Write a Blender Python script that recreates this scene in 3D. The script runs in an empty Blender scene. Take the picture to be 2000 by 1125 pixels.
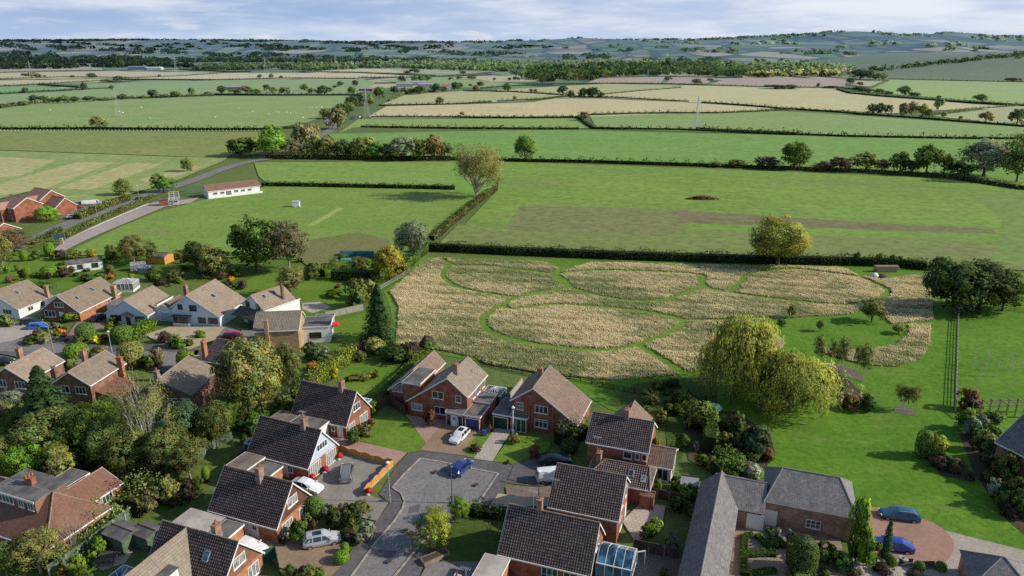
import bpy, bmesh, math, random
import numpy as np
from mathutils import Vector, Matrix
R=math.radians
rnd=random.Random(7)
sc=bpy.context.scene
col=sc.collection
# ---------------------------------------------------------------- survey: flat ground seen from a drone at 57 m
FPX=1400.0; HOR=96.0; CH=57.0
PIT=math.atan((562.5-HOR)/FPX); SP,CP=math.sin(PIT),math.cos(PIT)
def G(x,y,z=0.0):
    u=(x-1000)/FPX; v=(y-562.5)/FPX
    t=(CH-z)/(SP+v*CP)
    return Vector((u*t,(CP-v*SP)*t,z))
def ppm(p):
    return FPX/(p[1]*CP+(CH-p[2])*SP)
def hgt(bx,by,ty):
    g=G(bx,by); lo,hi=0.0,56.0
    for _ in range(50):
        m=(lo+hi)/2
        if G(bx,ty,m)[1]>g[1]: lo=m
        else: hi=m
    return lo
# ---------------------------------------------------------------- tags and objects
def tag(o,label=None,cat=None,group=None,kind=None):
    if label: o['label']=label
    if cat: o['category']=cat
    if group: o['group']=group
    if kind: o['kind']=kind
    return o
def empty(name,loc=(0,0,0),rz=0.0,label=None,cat=None,group=None):
    o=bpy.data.objects.new(name,None); col.objects.link(o)
    o.location=loc; o.rotation_euler=(0,0,rz); o.empty_display_size=.3
    return tag(o,label,cat,group)
def link(name,me,parent=None,mat=None):
    o=bpy.data.objects.new(name,me); col.objects.link(o)
    if parent: o.parent=parent
    if mat is not None and len(me.materials)==0: me.materials.append(mat)
    return o
class MB:
    def __init__(s): s.v=[]; s.f=[]; s.uv=[]
    def face(s,pts,uv=None):
        n=len(s.v); s.v+= [tuple(p) for p in pts]; s.f.append(tuple(range(n,n+len(pts))))
        if uv is None:
            a=Vector(pts[0]); e=(Vector(pts[1])-a); nn=(Vector(pts[1])-a).cross(Vector(pts[-1])-a)
            if nn.length<1e-9: uv=[(0,0)]*len(pts)
            else:
                nn.normalize()
                if abs(nn.z)>.75: uv=[(p[0],p[1]) for p in pts]
                else:
                    t=Vector((-nn.y,nn.x,0)).normalized()
                    uv=[(Vector(p).dot(t),p[2]) for p in pts]
        s.uv+=uv
    def box(s,x0,x1,y0,y1,z0,z1):
        p=[(x0,y0,z0),(x1,y0,z0),(x1,y1,z0),(x0,y1,z0),(x0,y0,z1),(x1,y0,z1),(x1,y1,z1),(x0,y1,z1)]
        for q in ((3,2,1,0),(4,5,6,7),(0,1,5,4),(1,2,6,5),(2,3,7,6),(3,0,4,7)): s.face([p[i] for i in q])
        return s
    def obox(s,o,ex,ey,ez):
        o,ex,ey,ez=map(Vector,(o,ex,ey,ez))
        p=[o,o+ex,o+ex+ey,o+ey,o+ez,o+ex+ez,o+ex+ey+ez,o+ey+ez]
        for q in ((3,2,1,0),(4,5,6,7),(0,1,5,4),(1,2,6,5),(2,3,7,6),(3,0,4,7)): s.face([p[i] for i in q])
        return s
    def bar(s,a,b,w,h=None):
        a,b=Vector(a),Vector(b); h=h or w; d=(b-a)
        if d.length<1e-6: return s
        d.normalize(); up=Vector((0,0,1)) if abs(d.z)<.95 else Vector((1,0,0))
        x=d.cross(up).normalized(); y=x.cross(d).normalized()
        return s.obox(a-x*w/2-y*h/2,b-a,x*w,y*h)
    def tube(s,pts,rads,n=6,cap=True):
        rings=[]
        for i,p in enumerate(pts):
            p=Vector(p); q=Vector(pts[min(i+1,len(pts)-1)]); r0=Vector(pts[max(i-1,0)])
            d=(q-r0).normalized(); up=Vector((0,0,1)) if abs(d.z)<.9 else Vector((1,0,0))
            x=d.cross(up).normalized(); y=x.cross(d)
            r=rads[i] if hasattr(rads,'__len__') else rads
            rings.append([p+x*math.cos(2*math.pi*k/n)*r+y*math.sin(2*math.pi*k/n)*r for k in range(n)])
        for a,b in zip(rings,rings[1:]):
            for k in range(n): s.face([a[k],a[(k+1)%n],b[(k+1)%n],b[k]])
        if cap: s.face(rings[0][::-1]); s.face(rings[-1])
        return s
    def lathe(s,c,prof,n=12):
        c=Vector(c); rings=[[c+Vector((r*math.cos(2*math.pi*k/n),r*math.sin(2*math.pi*k/n),z)) for k in range(n)] for r,z in prof]
        for a,b in zip(rings,rings[1:]):
            for k in range(n): s.face([a[k],a[(k+1)%n],b[(k+1)%n],b[k]])
        s.face(rings[0][::-1]); s.face(rings[-1]); return s
    def mesh(s,name,mat=None,smooth=False):
        me=bpy.data.meshes.new(name); me.from_pydata(s.v,[],s.f)
        ul=me.uv_layers.new(name='UVMap'); ul.data.foreach_set('uv',[c for q in s.uv for c in q])
        if mat is not None: me.materials.append(mat)
        if smooth:
            bm=bmesh.new(); bm.from_mesh(me); bmesh.ops.remove_doubles(bm,verts=bm.verts,dist=.0008); bm.to_mesh(me); bm.free()
            me.polygons.foreach_set('use_smooth',[True]*len(me.polygons))
        me.update()
        if smooth: me.set_sharp_from_angle(angle=R(32))
        return me
    def build(s,name,mat,parent=None,smooth=False):
        return link(name,s.mesh(name,mat,smooth),parent)
# ---------------------------------------------------------------- materials
def nt(name):
    m=bpy.data.materials.new(name); m.use_nodes=True; t=m.node_tree
    b=t.nodes['Principled BSDF']; return m,t,b
def N(t,typ,**kw):
    n=t.nodes.new(typ)
    for k,v in kw.items():
        if k=='op': n.operation=v
        elif k=='vals':
            for i,x in v.items(): n.inputs[i].default_value=x
        else: setattr(n,k,v)
    return n
def math_(t,op,a,b=None,c=None):
    n=t.nodes.new('ShaderNodeMath'); n.operation=op
    for i,x in enumerate((a,b,c)):
        if x is None: continue
        if isinstance(x,(int,float)): n.inputs[i].default_value=x
        else: t.links.new(x,n.inputs[i])
    return n.outputs[0]
def mixc(t,f,a,b,blend='MIX'):
    n=t.nodes.new('ShaderNodeMix'); n.data_type='RGBA'; n.blend_type=blend
    for i,x in ((0,f),(6,a),(7,b)):
        if isinstance(x,(int,float)): n.inputs[i].default_value=x
        elif isinstance(x,(tuple,list)): n.inputs[i].default_value=(*x[:3],1)
        else: t.links.new(x,n.inputs[i])
    return n.outputs[2]
def noise(t,vec,scale,detail=3,rough=.55):
    n=t.nodes.new('ShaderNodeTexNoise'); n.inputs['Scale'].default_value=scale; n.inputs['Detail'].default_value=detail; n.inputs['Roughness'].default_value=rough
    if vec is not None: t.links.new(vec,n.inputs['Vector'])
    return n.outputs['Fac']
def ramp(t,f,lo,hi):
    n=t.nodes.new('ShaderNodeMapRange'); n.interpolation_type='SMOOTHSTEP'; n.inputs[1].default_value=lo; n.inputs[2].default_value=hi
    t.links.new(f,n.inputs[0]); return n.outputs[0]
def pos(t,obj=False):
    if obj: return t.nodes.new('ShaderNodeTexCoord').outputs['Object']
    return t.nodes.new('ShaderNodeNewGeometry').outputs['Position']
def vmap(t,vec,rot=0,scale=(1,1,1)):
    n=t.nodes.new('ShaderNodeMapping'); n.inputs['Rotation'].default_value=(0,0,rot); n.inputs['Scale'].default_value=scale
    t.links.new(vec,n.inputs['Vector']); return n.outputs[0]
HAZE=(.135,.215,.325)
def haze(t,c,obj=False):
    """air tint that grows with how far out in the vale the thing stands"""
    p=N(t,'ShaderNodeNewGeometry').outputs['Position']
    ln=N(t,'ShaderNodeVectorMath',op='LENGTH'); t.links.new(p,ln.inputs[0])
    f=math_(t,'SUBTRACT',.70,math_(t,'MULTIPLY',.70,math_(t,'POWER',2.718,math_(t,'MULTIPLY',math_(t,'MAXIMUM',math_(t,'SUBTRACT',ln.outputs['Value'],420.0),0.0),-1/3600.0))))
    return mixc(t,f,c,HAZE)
_mc={}
def plain(name,c,rough=.6,var=.15,scale=1.2,metal=0,spec=.4,bump=0,c2=None,coord=True):
    k=('p',name)
    if k in _mc: return _mc[k]
    m,t,b=nt(name); v=pos(t,coord)
    n1=noise(t,v,scale,5,.6)
    a=tuple(x*(1-var) for x in c); d=tuple(min(1,x*(1+var)) for x in c) if c2 is None else c2
    cc=mixc(t,ramp(t,n1,.32,.68),a,d)
    t.links.new(cc,b.inputs['Base Color']); b.inputs['Roughness'].default_value=rough; b.inputs['Metallic'].default_value=metal
    b.inputs['Specular IOR Level'].default_value=spec
    if bump:
        bp=N(t,'ShaderNodeBump'); bp.inputs['Strength'].default_value=bump; bp.inputs['Distance'].default_value=.05
        t.links.new(noise(t,v,scale*9,4),bp.inputs['Height']); t.links.new(bp.outputs[0],b.inputs['Normal'])
    _mc[k]=m; return m
def brick(name,c1,c2,mortar=(.33,.28,.24),mix=.5):
    m,t,b=nt(name); uv=N(t,'ShaderNodeUVMap').outputs[0]
    br=N(t,'ShaderNodeTexBrick'); br.inputs['Scale'].default_value=1; br.inputs['Brick Width'].default_value=.45; br.inputs['Row Height'].default_value=.15
    br.inputs['Mortar Size'].default_value=.012; br.inputs['Color1'].default_value=(*c1,1); br.inputs['Color2'].default_value=(*c2,1); br.inputs['Mortar'].default_value=(*mortar,1)
    t.links.new(uv,br.inputs['Vector'])
    p=pos(t,True); n1=noise(t,p,.9,5,.65)
    c=mixc(t,ramp(t,n1,.35,.7),br.outputs['Color'],tuple(x*.62 for x in c1)); 
    g=noise(t,p,5,3); c=mixc(t,math_(t,'MULTIPLY',ramp(t,g,.5,.8),.35),c,tuple(min(1,x*1.35) for x in c2))
    t.links.new(c,b.inputs['Base Color']); b.inputs['Roughness'].default_value=.88; b.inputs['Specular IOR Level'].default_value=.2
    return m
def tiles(name,c,c2,hi,pu=.3,pv=.33,roll=.045,lap=.03,moss=None,mossamt=.3):
    """pantiles / plain tiles: rolls along u, laps up the slope v (metres)"""
    m,t,b=nt(name); uv=N(t,'ShaderNodeUVMap').outputs[0]
    s=N(t,'ShaderNodeSeparateXYZ'); t.links.new(uv,s.inputs[0])
    U=math_(t,'DIVIDE',s.outputs[0],pu); V=math_(t,'DIVIDE',s.outputs[1],pv)
    fu=math_(t,'FRACT',U); fv=math_(t,'FRACT',V)
    cb=N(t,'ShaderNodeCombineXYZ'); t.links.new(math_(t,'FLOOR',U),cb.inputs[0]); t.links.new(math_(t,'FLOOR',V),cb.inputs[1])
    wn=N(t,'ShaderNodeTexWhiteNoise'); wn.noise_dimensions='2D'; t.links.new(cb.outputs[0],wn.inputs['Vector'])
    p=pos(t,True); big=noise(t,p,.45,5,.65); mid=noise(t,p,2.6,4,.6)
    cc=mixc(t,wn.outputs['Value'],c,c2)
    cc=mixc(t,math_(t,'MULTIPLY',ramp(t,big,.4,.75),.6),cc,tuple(x*.6 for x in c))
    if moss: cc=mixc(t,math_(t,'MULTIPLY',ramp(t,mid,.5,.72),mossamt),cc,moss)
    oi=N(t,'ShaderNodeObjectInfo'); hs=N(t,'ShaderNodeHueSaturation'); t.links.new(cc,hs.inputs['Color']); t.links.new(math_(t,'ADD',.8,math_(t,'MULTIPLY',oi.outputs['Random'],.35)),hs.inputs['Value']); cc=hs.outputs[0]
    st=noise(t,vmap(t,uv,0,(1.6,.16,1)),1.0,5,.7); cc=mixc(t,math_(t,'MULTIPLY',ramp(t,st,.48,.75),.5),cc,tuple(x*.45 for x in c)); cc=mixc(t,math_(t,'MULTIPLY',ramp(t,noise(t,p,9,3,.7),.62,.74),.45),cc,moss or tuple(min(1,x*4) for x in c))
    # sunlit side of each tile roll, painted into the colour as light spots
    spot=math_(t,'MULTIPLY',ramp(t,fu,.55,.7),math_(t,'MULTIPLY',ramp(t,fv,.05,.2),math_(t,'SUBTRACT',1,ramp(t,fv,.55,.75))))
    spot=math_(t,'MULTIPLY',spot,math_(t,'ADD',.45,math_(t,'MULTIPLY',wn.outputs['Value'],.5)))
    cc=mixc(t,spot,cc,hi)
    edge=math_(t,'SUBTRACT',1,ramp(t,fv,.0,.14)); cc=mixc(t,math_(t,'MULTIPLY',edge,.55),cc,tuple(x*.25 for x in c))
    h=math_(t,'ADD',math_(t,'MULTIPLY',math_(t,'SINE',math_(t,'MULTIPLY',U,6.2832)),roll*.5),math_(t,'MULTIPLY',math_(t,'SUBTRACT',1.0,fv),lap))
    bp=N(t,'ShaderNodeBump'); bp.inputs['Strength'].default_value=.8; bp.inputs['Distance'].default_value=1.0
    t.links.new(h,bp.inputs['Height']); t.links.new(bp.outputs[0],b.inputs['Normal'])
    t.links.new(cc,b.inputs['Base Color']); b.inputs['Roughness'].default_value=.75; b.inputs['Specular IOR Level'].default_value=.3
    return m
def ground(name,c1,c2,big=.05,fine=1.6,stripe=None,c3=None,far=False,worn=None,rough=.95,blotch=.35):
    """turf, crops, tarmac: broad patches, fine grain and, where wanted, drill or mowing lines (angle, spacing, strength)"""
    m,t,b=nt(name); p=pos(t)
    n1=noise(t,p,big,5,.6); n2=noise(t,p,fine,4,.7); n3=noise(t,p,big*5.5,4,.65)
    c=mixc(t,ramp(t,n1,.3,.7),c1,c2)
    c=mixc(t,math_(t,'MULTIPLY',ramp(t,n3,.45,.75),blotch),c,c3 or tuple(x*.7 for x in c1))
    if worn: c=mixc(t,math_(t,'MULTIPLY',ramp(t,noise(t,vmap(t,p,.5,(1,1.8,1)),worn[1],5,.6),.5,.72),worn[2]),c,worn[0])
    if stripe:
        a,sp,st=stripe
        q=vmap(t,p,a,(1,1,1)); s=N(t,'ShaderNodeSeparateXYZ'); t.links.new(q,s.inputs[0])
        w=math_(t,'SINE',math_(t,'ADD',math_(t,'MULTIPLY',s.outputs[0],6.283/sp),math_(t,'MULTIPLY',n1,3.0)))
        lm=noise(t,vmap(t,p,a,(.35,.012,1)),1.0,4,.7)
        f=math_(t,'ADD',math_(t,'MULTIPLY',math_(t,'ADD',math_(t,'MULTIPLY',w,.5),.5),.55),math_(t,'MULTIPLY',ramp(t,lm,.35,.7),.6))
        c=mixc(t,math_(t,'MULTIPLY',f,st),c,c3 or tuple(x*.55 for x in c1))
        if sp>4 and far:
            fr=math_(t,'FRACT',math_(t,'MULTIPLY',s.outputs[0],1/26.0)); tm=math_(t,'ADD',math_(t,'LESS_THAN',math_(t,'ABSOLUTE',math_(t,'SUBTRACT',fr,.46)),.011),math_(t,'LESS_THAN',math_(t,'ABSOLUTE',math_(t,'SUBTRACT',fr,.54)),.011))
            c=mixc(t,math_(t,'MULTIPLY',tm,.38),c,tuple(x*.5 for x in c1))
    c=mixc(t,math_(t,'MULTIPLY',ramp(t,n2,.38,.70),.6),c,tuple(x*.5 for x in c1))
    n5=noise(t,vmap(t,p,.9,(1,2.2,1)),fine*.28,5,.75); c=mixc(t,math_(t,'MULTIPLY',ramp(t,n5,.48,.74),.36),c,tuple(min(.9,x*1.4+.01) for x in c2))
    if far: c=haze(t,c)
    t.links.new(c,b.inputs['Base Color']); b.inputs['Roughness'].default_value=rough; b.inputs['Specular IOR Level'].default_value=.15
    if not far:
        bp=N(t,'ShaderNodeBump'); bp.inputs['Strength'].default_value=.5; bp.inputs['Distance'].default_value=.12
        t.links.new(n2,bp.inputs['Height']); t.links.new(bp.outputs[0],b.inputs['Normal'])
    return m
def paving(name,c1,c2,bw=.2,bh=.1,rot=.35,mortar=None):
    m,t,b=nt(name); p=vmap(t,pos(t),rot)
    br=N(t,'ShaderNodeTexBrick'); br.inputs['Scale'].default_value=1; br.inputs['Brick Width'].default_value=bw; br.inputs['Row Height'].default_value=bh
    br.inputs['Mortar Size'].default_value=bh*.06; br.inputs['Color1'].default_value=(*c1,1); br.inputs['Color2'].default_value=(*c2,1); br.inputs['Mortar'].default_value=(*(mortar or tuple(x*.6 for x in c1)),1)
    t.links.new(p,br.inputs['Vector'])
    n1=noise(t,p,.35,5,.65); c=mixc(t,math_(t,'MULTIPLY',ramp(t,n1,.4,.75),.45),br.outputs['Color'],tuple(x*.6 for x in c1))
    n2=noise(t,p,2.2,4,.7); c=mixc(t,math_(t,'MULTIPLY',ramp(t,n2,.5,.8),.35),c,tuple(min(1,x*1.35) for x in c2))
    t.links.new(c,b.inputs['Base Color']); b.inputs['Roughness'].default_value=.9; b.inputs['Specular IOR Level'].default_value=.2
    return m
def leafmat(name,c,far=False,trans=.33,warm=None):
    k=('l',name)
    if k in _mc: return _mc[k]
    m,t,b=nt(name)
    at=N(t,'ShaderNodeAttribute'); at.attribute_name='tint'
    oi=N(t,'ShaderNodeObjectInfo')
    cc=mixc(t,1.0,tuple(min(.85,x*(2.1 if far else 1.65)) for x in c),at.outputs['Color'],'MULTIPLY')
    hs=N(t,'ShaderNodeHueSaturation'); t.links.new(cc,hs.inputs['Color'])
    t.links.new(math_(t,'ADD',.485,math_(t,'MULTIPLY',oi.outputs['Random'],.03)),hs.inputs['Hue'])
    t.links.new(math_(t,'ADD',.85,math_(t,'MULTIPLY',oi.outputs['Random'],.3)),hs.inputs['Value'])
    cc=hs.outputs[0]
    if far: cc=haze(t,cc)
    sa=N(t,'ShaderNodeAttribute'); sa.attribute_name='soft'; vt=N(t,'ShaderNodeVectorTransform'); vt.vector_type='NORMAL'; vt.convert_from='OBJECT'; vt.convert_to='WORLD'; t.links.new(sa.outputs['Vector'],vt.inputs[0])
    ge=N(t,'ShaderNodeNewGeometry'); va=N(t,'ShaderNodeVectorMath',op='MULTIPLY_ADD'); t.links.new(ge.outputs['Normal'],va.inputs[0]); va.inputs[1].default_value=(.42,.42,.42); t.links.new(vt.outputs[0],va.inputs[2]); vn=N(t,'ShaderNodeVectorMath',op='NORMALIZE'); t.links.new(va.outputs[0],vn.inputs[0]); t.links.new(vn.outputs[0],b.inputs['Normal'])
    t.links.new(cc,b.inputs['Base Color']); b.inputs['Roughness'].default_value=.7; b.inputs['Specular IOR Level'].default_value=.15
    tr=N(t,'ShaderNodeBsdfTranslucent'); t.links.new(mixc(t,1.0,cc,(1.0,1.0,.55),'MULTIPLY'),tr.inputs['Color'])
    mx=N(t,'ShaderNodeMixShader'); mx.inputs[0].default_value=trans
    t.links.new(b.outputs[0],mx.inputs[1]); t.links.new(tr.outputs[0],mx.inputs[2])
    t.links.new(mx.outputs[0],t.nodes['Material Output'].inputs['Surface'])
    _mc[k]=m; return m
def glassmat(name,c=(.02,.03,.04),rough=.06):
    m,t,b=nt(name); v=pos(t,True)
    cc=mixc(t,ramp(t,noise(t,v,.8,2),.4,.65),tuple(x*.5 for x in c),tuple(x*2.2 for x in c))
    t.links.new(cc,b.inputs['Base Color']); b.inputs['Roughness'].default_value=rough; b.inputs['Specular IOR Level'].default_value=.8
    return m
def paint(name,c,rough=.25):
    k=('c',name)
    if k in _mc: return _mc[k]
    m,t,b=nt(name); v=pos(t,True)
    cc=mixc(t,math_(t,'MULTIPLY',ramp(t,noise(t,v,3,4),.5,.8),.15),c,tuple(x*.6+.02 for x in c))
    t.links.new(cc,b.inputs['Base Color']); b.inputs['Roughness'].default_value=rough
    b.inputs['Coat Weight'].default_value=.5; b.inputs['Coat Roughness'].default_value=.05
    _mc[k]=m; return m

WHITE=plain('white_paint',(.72,.72,.70),.5,.06); OFFW=plain('cream_render',(.72,.70,.64),.8,.08,.6)
BLUEG=plain('blue_grey_render',(.42,.50,.58),.75,.06,.6); PALEBL=plain('pale_blue_boards',(.55,.62,.68),.7,.06)
BRK=brick('red_brick',(.28,.085,.045),(.36,.12,.06)); BRKO=brick('orange_brick',(.40,.15,.065),(.48,.20,.09))
BRKT=brick('tan_brick',(.42,.27,.14),(.48,.32,.17)); BRKB=brick('brown_brick',(.20,.10,.06),(.27,.13,.08)); BRKX=brick('weathered_brick',(.34,.17,.11),(.42,.24,.16),(.45,.40,.34))
BRKC=brick('chimney_brick',(.30,.155,.095),(.38,.22,.14))
HANG=brick('brown_tile_hanging',(.22,.11,.065),(.28,.14,.08),(.08,.04,.03))
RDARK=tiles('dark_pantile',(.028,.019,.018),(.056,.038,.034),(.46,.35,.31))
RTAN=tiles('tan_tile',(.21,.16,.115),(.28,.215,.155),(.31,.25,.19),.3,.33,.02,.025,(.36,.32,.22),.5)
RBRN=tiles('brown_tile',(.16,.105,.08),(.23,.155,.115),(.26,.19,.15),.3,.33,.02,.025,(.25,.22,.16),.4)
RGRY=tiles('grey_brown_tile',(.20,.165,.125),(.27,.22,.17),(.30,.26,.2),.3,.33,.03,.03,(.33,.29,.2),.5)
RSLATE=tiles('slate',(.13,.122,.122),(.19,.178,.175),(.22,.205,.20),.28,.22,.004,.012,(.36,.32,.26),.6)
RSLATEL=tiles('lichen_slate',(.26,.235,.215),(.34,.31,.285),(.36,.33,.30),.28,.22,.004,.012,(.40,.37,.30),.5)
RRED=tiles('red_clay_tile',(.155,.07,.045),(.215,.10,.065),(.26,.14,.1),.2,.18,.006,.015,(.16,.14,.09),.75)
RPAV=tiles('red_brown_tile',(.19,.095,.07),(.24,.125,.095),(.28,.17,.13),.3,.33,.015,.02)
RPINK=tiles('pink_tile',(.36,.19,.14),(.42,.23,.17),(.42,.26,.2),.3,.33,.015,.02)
FELT=plain('roof_felt',(.10,.095,.09),.9,.25,.7,c2=(.17,.16,.15)); FELTB=plain('brown_felt',(.15,.115,.09),.9,.2,.6,c2=(.24,.19,.15)); FELTL=plain('pale_felt',(.36,.31,.26),.9,.12,.5,c2=(.46,.42,.37))
RIDGE=plain('ridge_tile',(.26,.19,.14),.85,.2,2); RIDGES=plain('ridge_stone',(.22,.21,.2),.85,.2,2)
GL=glassmat('window_glass'); GLB=glassmat('blue_glass',(.03,.10,.17),.05); GLC=plain('net_curtain_glass',(.45,.45,.42),.3,.2,2.5,c2=(.10,.11,.12))
BLACKT=plain('black_timber',(.025,.025,.028),.6,.2); GREENP=plain('green_paint',(.02,.10,.07),.5,.1); DGREEN=plain('dark_green_paint',(.012,.04,.035),.5,.1); NAVY=plain('navy_paint',(.012,.025,.13),.45,.08)
GREYDOOR=plain('grey_door_paint',(.42,.47,.50),.5,.06)
ORANGEW=plain('orange_timber',(.52,.24,.05),.7,.15,3); TIMB=plain('weathered_timber',(.26,.20,.14),.85,.2,2.5); DTIMB=plain('dark_timber',(.07,.05,.04),.85,.2,2.5); GTIMB=plain('grey_timber',(.30,.28,.25),.85,.15,2.5)
GREENSH=plain('green_stained_boards',(.06,.10,.07),.8,.2,2,c2=(.12,.17,.11))
POT=plain('terracotta',(.35,.13,.07),.8,.15,3); STEEL=plain('galvanised_steel',(.42,.44,.46),.45,.1,2,metal=.3); DSTEEL=plain('dark_steel',(.08,.09,.10),.5,.15)
RUBBER=plain('tyre_rubber',(.015,.015,.016),.85,.1); RIMM=plain('alloy',(.42,.43,.45),.35,.1,3,metal=.7); LAMPR=plain('red_lens',(.35,.01,.01),.3,.1); LAMPW=plain('clear_lens',(.7,.7,.7),.2,.05); PLATE=plain('yellow_plate',(.65,.5,.04),.5,.03)
BARK=plain('bark',(.10,.075,.055),.95,.3,3,bump=.4); BARKP=plain('pale_bark',(.40,.36,.30),.9,.2,3,c2=(.22,.19,.16)); BARKW=plain('white_birch_bark',(.62,.60,.56),.85,.1,4,c2=(.40,.37,.34))
LEAD=plain('lead_flashing',(.22,.22,.23),.6,.15,2)
CONC=plain('concrete',(.38,.35,.31),.9,.12,1.5)
# ---------------------------------------------------------------- foliage
def npmesh(name,V,nper,T=None,Ns=None):
    """V (k,nper,3) faces with unshared corners; T (k,3) tint per face"""
    k=len(V); me=bpy.data.meshes.new(name)
    me.vertices.add(k*nper); me.loops.add(k*nper); me.polygons.add(k)
    me.vertices.foreach_set('co',V.astype(np.float32).ravel())
    me.loops.foreach_set('vertex_index',np.arange(k*nper,dtype=np.int32))
    me.polygons.foreach_set('loop_start',np.arange(0,k*nper,nper,dtype=np.int32))
    me.update(calc_edges=True)
    if T is not None:
        a=me.attributes.new('tint','FLOAT_COLOR','POINT')
        C=np.ones((k,nper,4),np.float32); C[:,:,:3]=T[:,None,:]
        a.data.foreach_set('color',C.ravel())
        if Ns is None:   # soft shading direction of each spray: away from the middle of the plant
            c=V.mean(1); lo,hi=c.min(0),c.max(0); m=(lo+hi)/2; m[2]=lo[2]+(hi[2]-lo[2])*.38
            Ns=unit((c-m)/np.maximum((hi-lo)/2,.05))+np.array([0,0,.12])
        Q=np.repeat(unit(Ns)[:,None,:],nper,1).astype(np.float32)
        b=me.attributes.new('soft','FLOAT_VECTOR','POINT'); b.data.foreach_set('vector',Q.ravel())
    return me
def unit(a): return a/np.maximum(np.linalg.norm(a,axis=-1,keepdims=True),1e-9)
def cardverts(rs,P,Nm,size,asp=.62,hang=None):
    n=len(P); Nm=unit(Nm)
    r=unit(rs.normal(size=(n,3))); 
    if hang is not None: r=unit(r*(1-hang)+np.array([0,0,-1.])*hang)
    a=unit(r-Nm*np.sum(r*Nm,1,keepdims=True)); b=np.cross(Nm,a)
    s=(size*(.6+.8*rs.random(n)))[:,None]
    V=np.stack([P-a*s*.5,P+b*s*asp*.5+Nm*s*.08,P+a*s*.5,P-b*s*asp*.5+Nm*s*.08],1)
    return V
def tints(rs,n,base,spread=.22,yellow=.12):
    v=base*(1-spread+2*spread*rs.random(n)); y=yellow*rs.normal(size=n)
    return np.stack([v*(1+y),v,v*(1-.6*y)],1).clip(.05,2.2)
def lobes(rs,D,k=9,amp=.28):
    c=unit(rs.normal(size=(k,3))); w=rs.random(k)*2-.7
    return 1+amp*np.sum(w[None]*np.maximum(D@c.T,0)**4,1)
def crown(seed,ncl,nl,H,W,z0=.25,leaf=.45,shell=.45,rc=.22,amp=.3,flat=.0,up=.25,spread=.35,tall=1.0,hang=None,asp=.62):
    rs=np.random.default_rng(seed)
    cz=H*(z0+1)/2; rz=H*(1-z0)/2; rx=W/2
    D=unit(rs.normal(size=(ncl,3))); D[:,2]=np.where(D[:,2]<-.85,-D[:,2]*.6,D[:,2]); D=unit(D)
    rr=(shell+(1-shell)*rs.random(ncl)**.6)
    L=lobes(rs,D,9,amp); L/=np.percentile(L,55); L=np.minimum(L,1.28)
    S=np.array([rx,rx,rz])
    k=(1-rc*.55)
    C=D*(rr*L)[:,None]*S*k
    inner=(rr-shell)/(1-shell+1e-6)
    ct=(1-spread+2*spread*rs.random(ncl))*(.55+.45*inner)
    yel=.14*rs.normal(size=ncl)
    crad=rc*min(rx,rz)*(.6+.8*rs.random(ncl))
    ci=np.repeat(np.arange(ncl),nl); n=len(ci)
    d=unit(rs.normal(size=(n,3))+D[ci]*.5+np.array([0,0,up]))
    P=C[ci]+d*(crad[ci]*(.45+.6*rs.random(n)))[:,None]*np.array([1,1,.85])
    Nm=d*.7+unit(C[ci])*.5+rs.normal(size=(n,3))*.45
    P[:,2]+=cz
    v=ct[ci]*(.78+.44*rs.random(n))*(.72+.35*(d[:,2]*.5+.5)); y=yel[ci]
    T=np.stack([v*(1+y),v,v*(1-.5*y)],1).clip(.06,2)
    return cardverts(rs,P,Nm,leaf,asp,hang),T,unit(unit(C[ci]/S)*.75+d*.75+np.array([0,0,.1]))
def trunk_mesh(name,seed,H,W,r,fork=.32,n=6,mat=None,topk=.78,spread=.32,sub=True):
    rg=random.Random(seed); b=MB()
    b.tube([(0,0,-.25),(0,0,.15*H*.3),(rg.uniform(-.1,.1),rg.uniform(-.1,.1),H*fork)],[r*1.35,r,r*.8],8)
    for i in range(n):
        a=i*6.283/n+rg.uniform(-.4,.4); q=rg.uniform(.6,1); zt=H*rg.uniform(.6,topk)
        p1=(math.cos(a)*W*spread*.45*q,math.sin(a)*W*spread*.45*q,H*fork+(zt-H*fork)*.5)
        p2=(math.cos(a)*W*spread*q,math.sin(a)*W*spread*q,zt)
        b.tube([(0,0,H*fork-.3),p1,p2],[r*.55,r*.34,r*.1],5)
        if sub:
            for _ in range(2):
                e=rg.uniform(-.9,.9); b.tube([p1,(p1[0]+math.cos(a+e)*W*.16,p1[1]+math.sin(a+e)*W*.16,p1[2]+H*rg.uniform(.08,.2))],[r*.25,r*.07],4)
    return b.mesh(name,mat)
PROTO={}
def proto(kind,H,W,crown_parts,trunk=None):
    V=np.concatenate([c[0] for c in crown_parts]); T=np.concatenate([c[1] for c in crown_parts])
    PROTO[kind]=(H,W,npmesh(kind+'_crown',V,4,T,crown_parts[0][2] if len(crown_parts)==1 and len(crown_parts[0])>2 else None),trunk)
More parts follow.
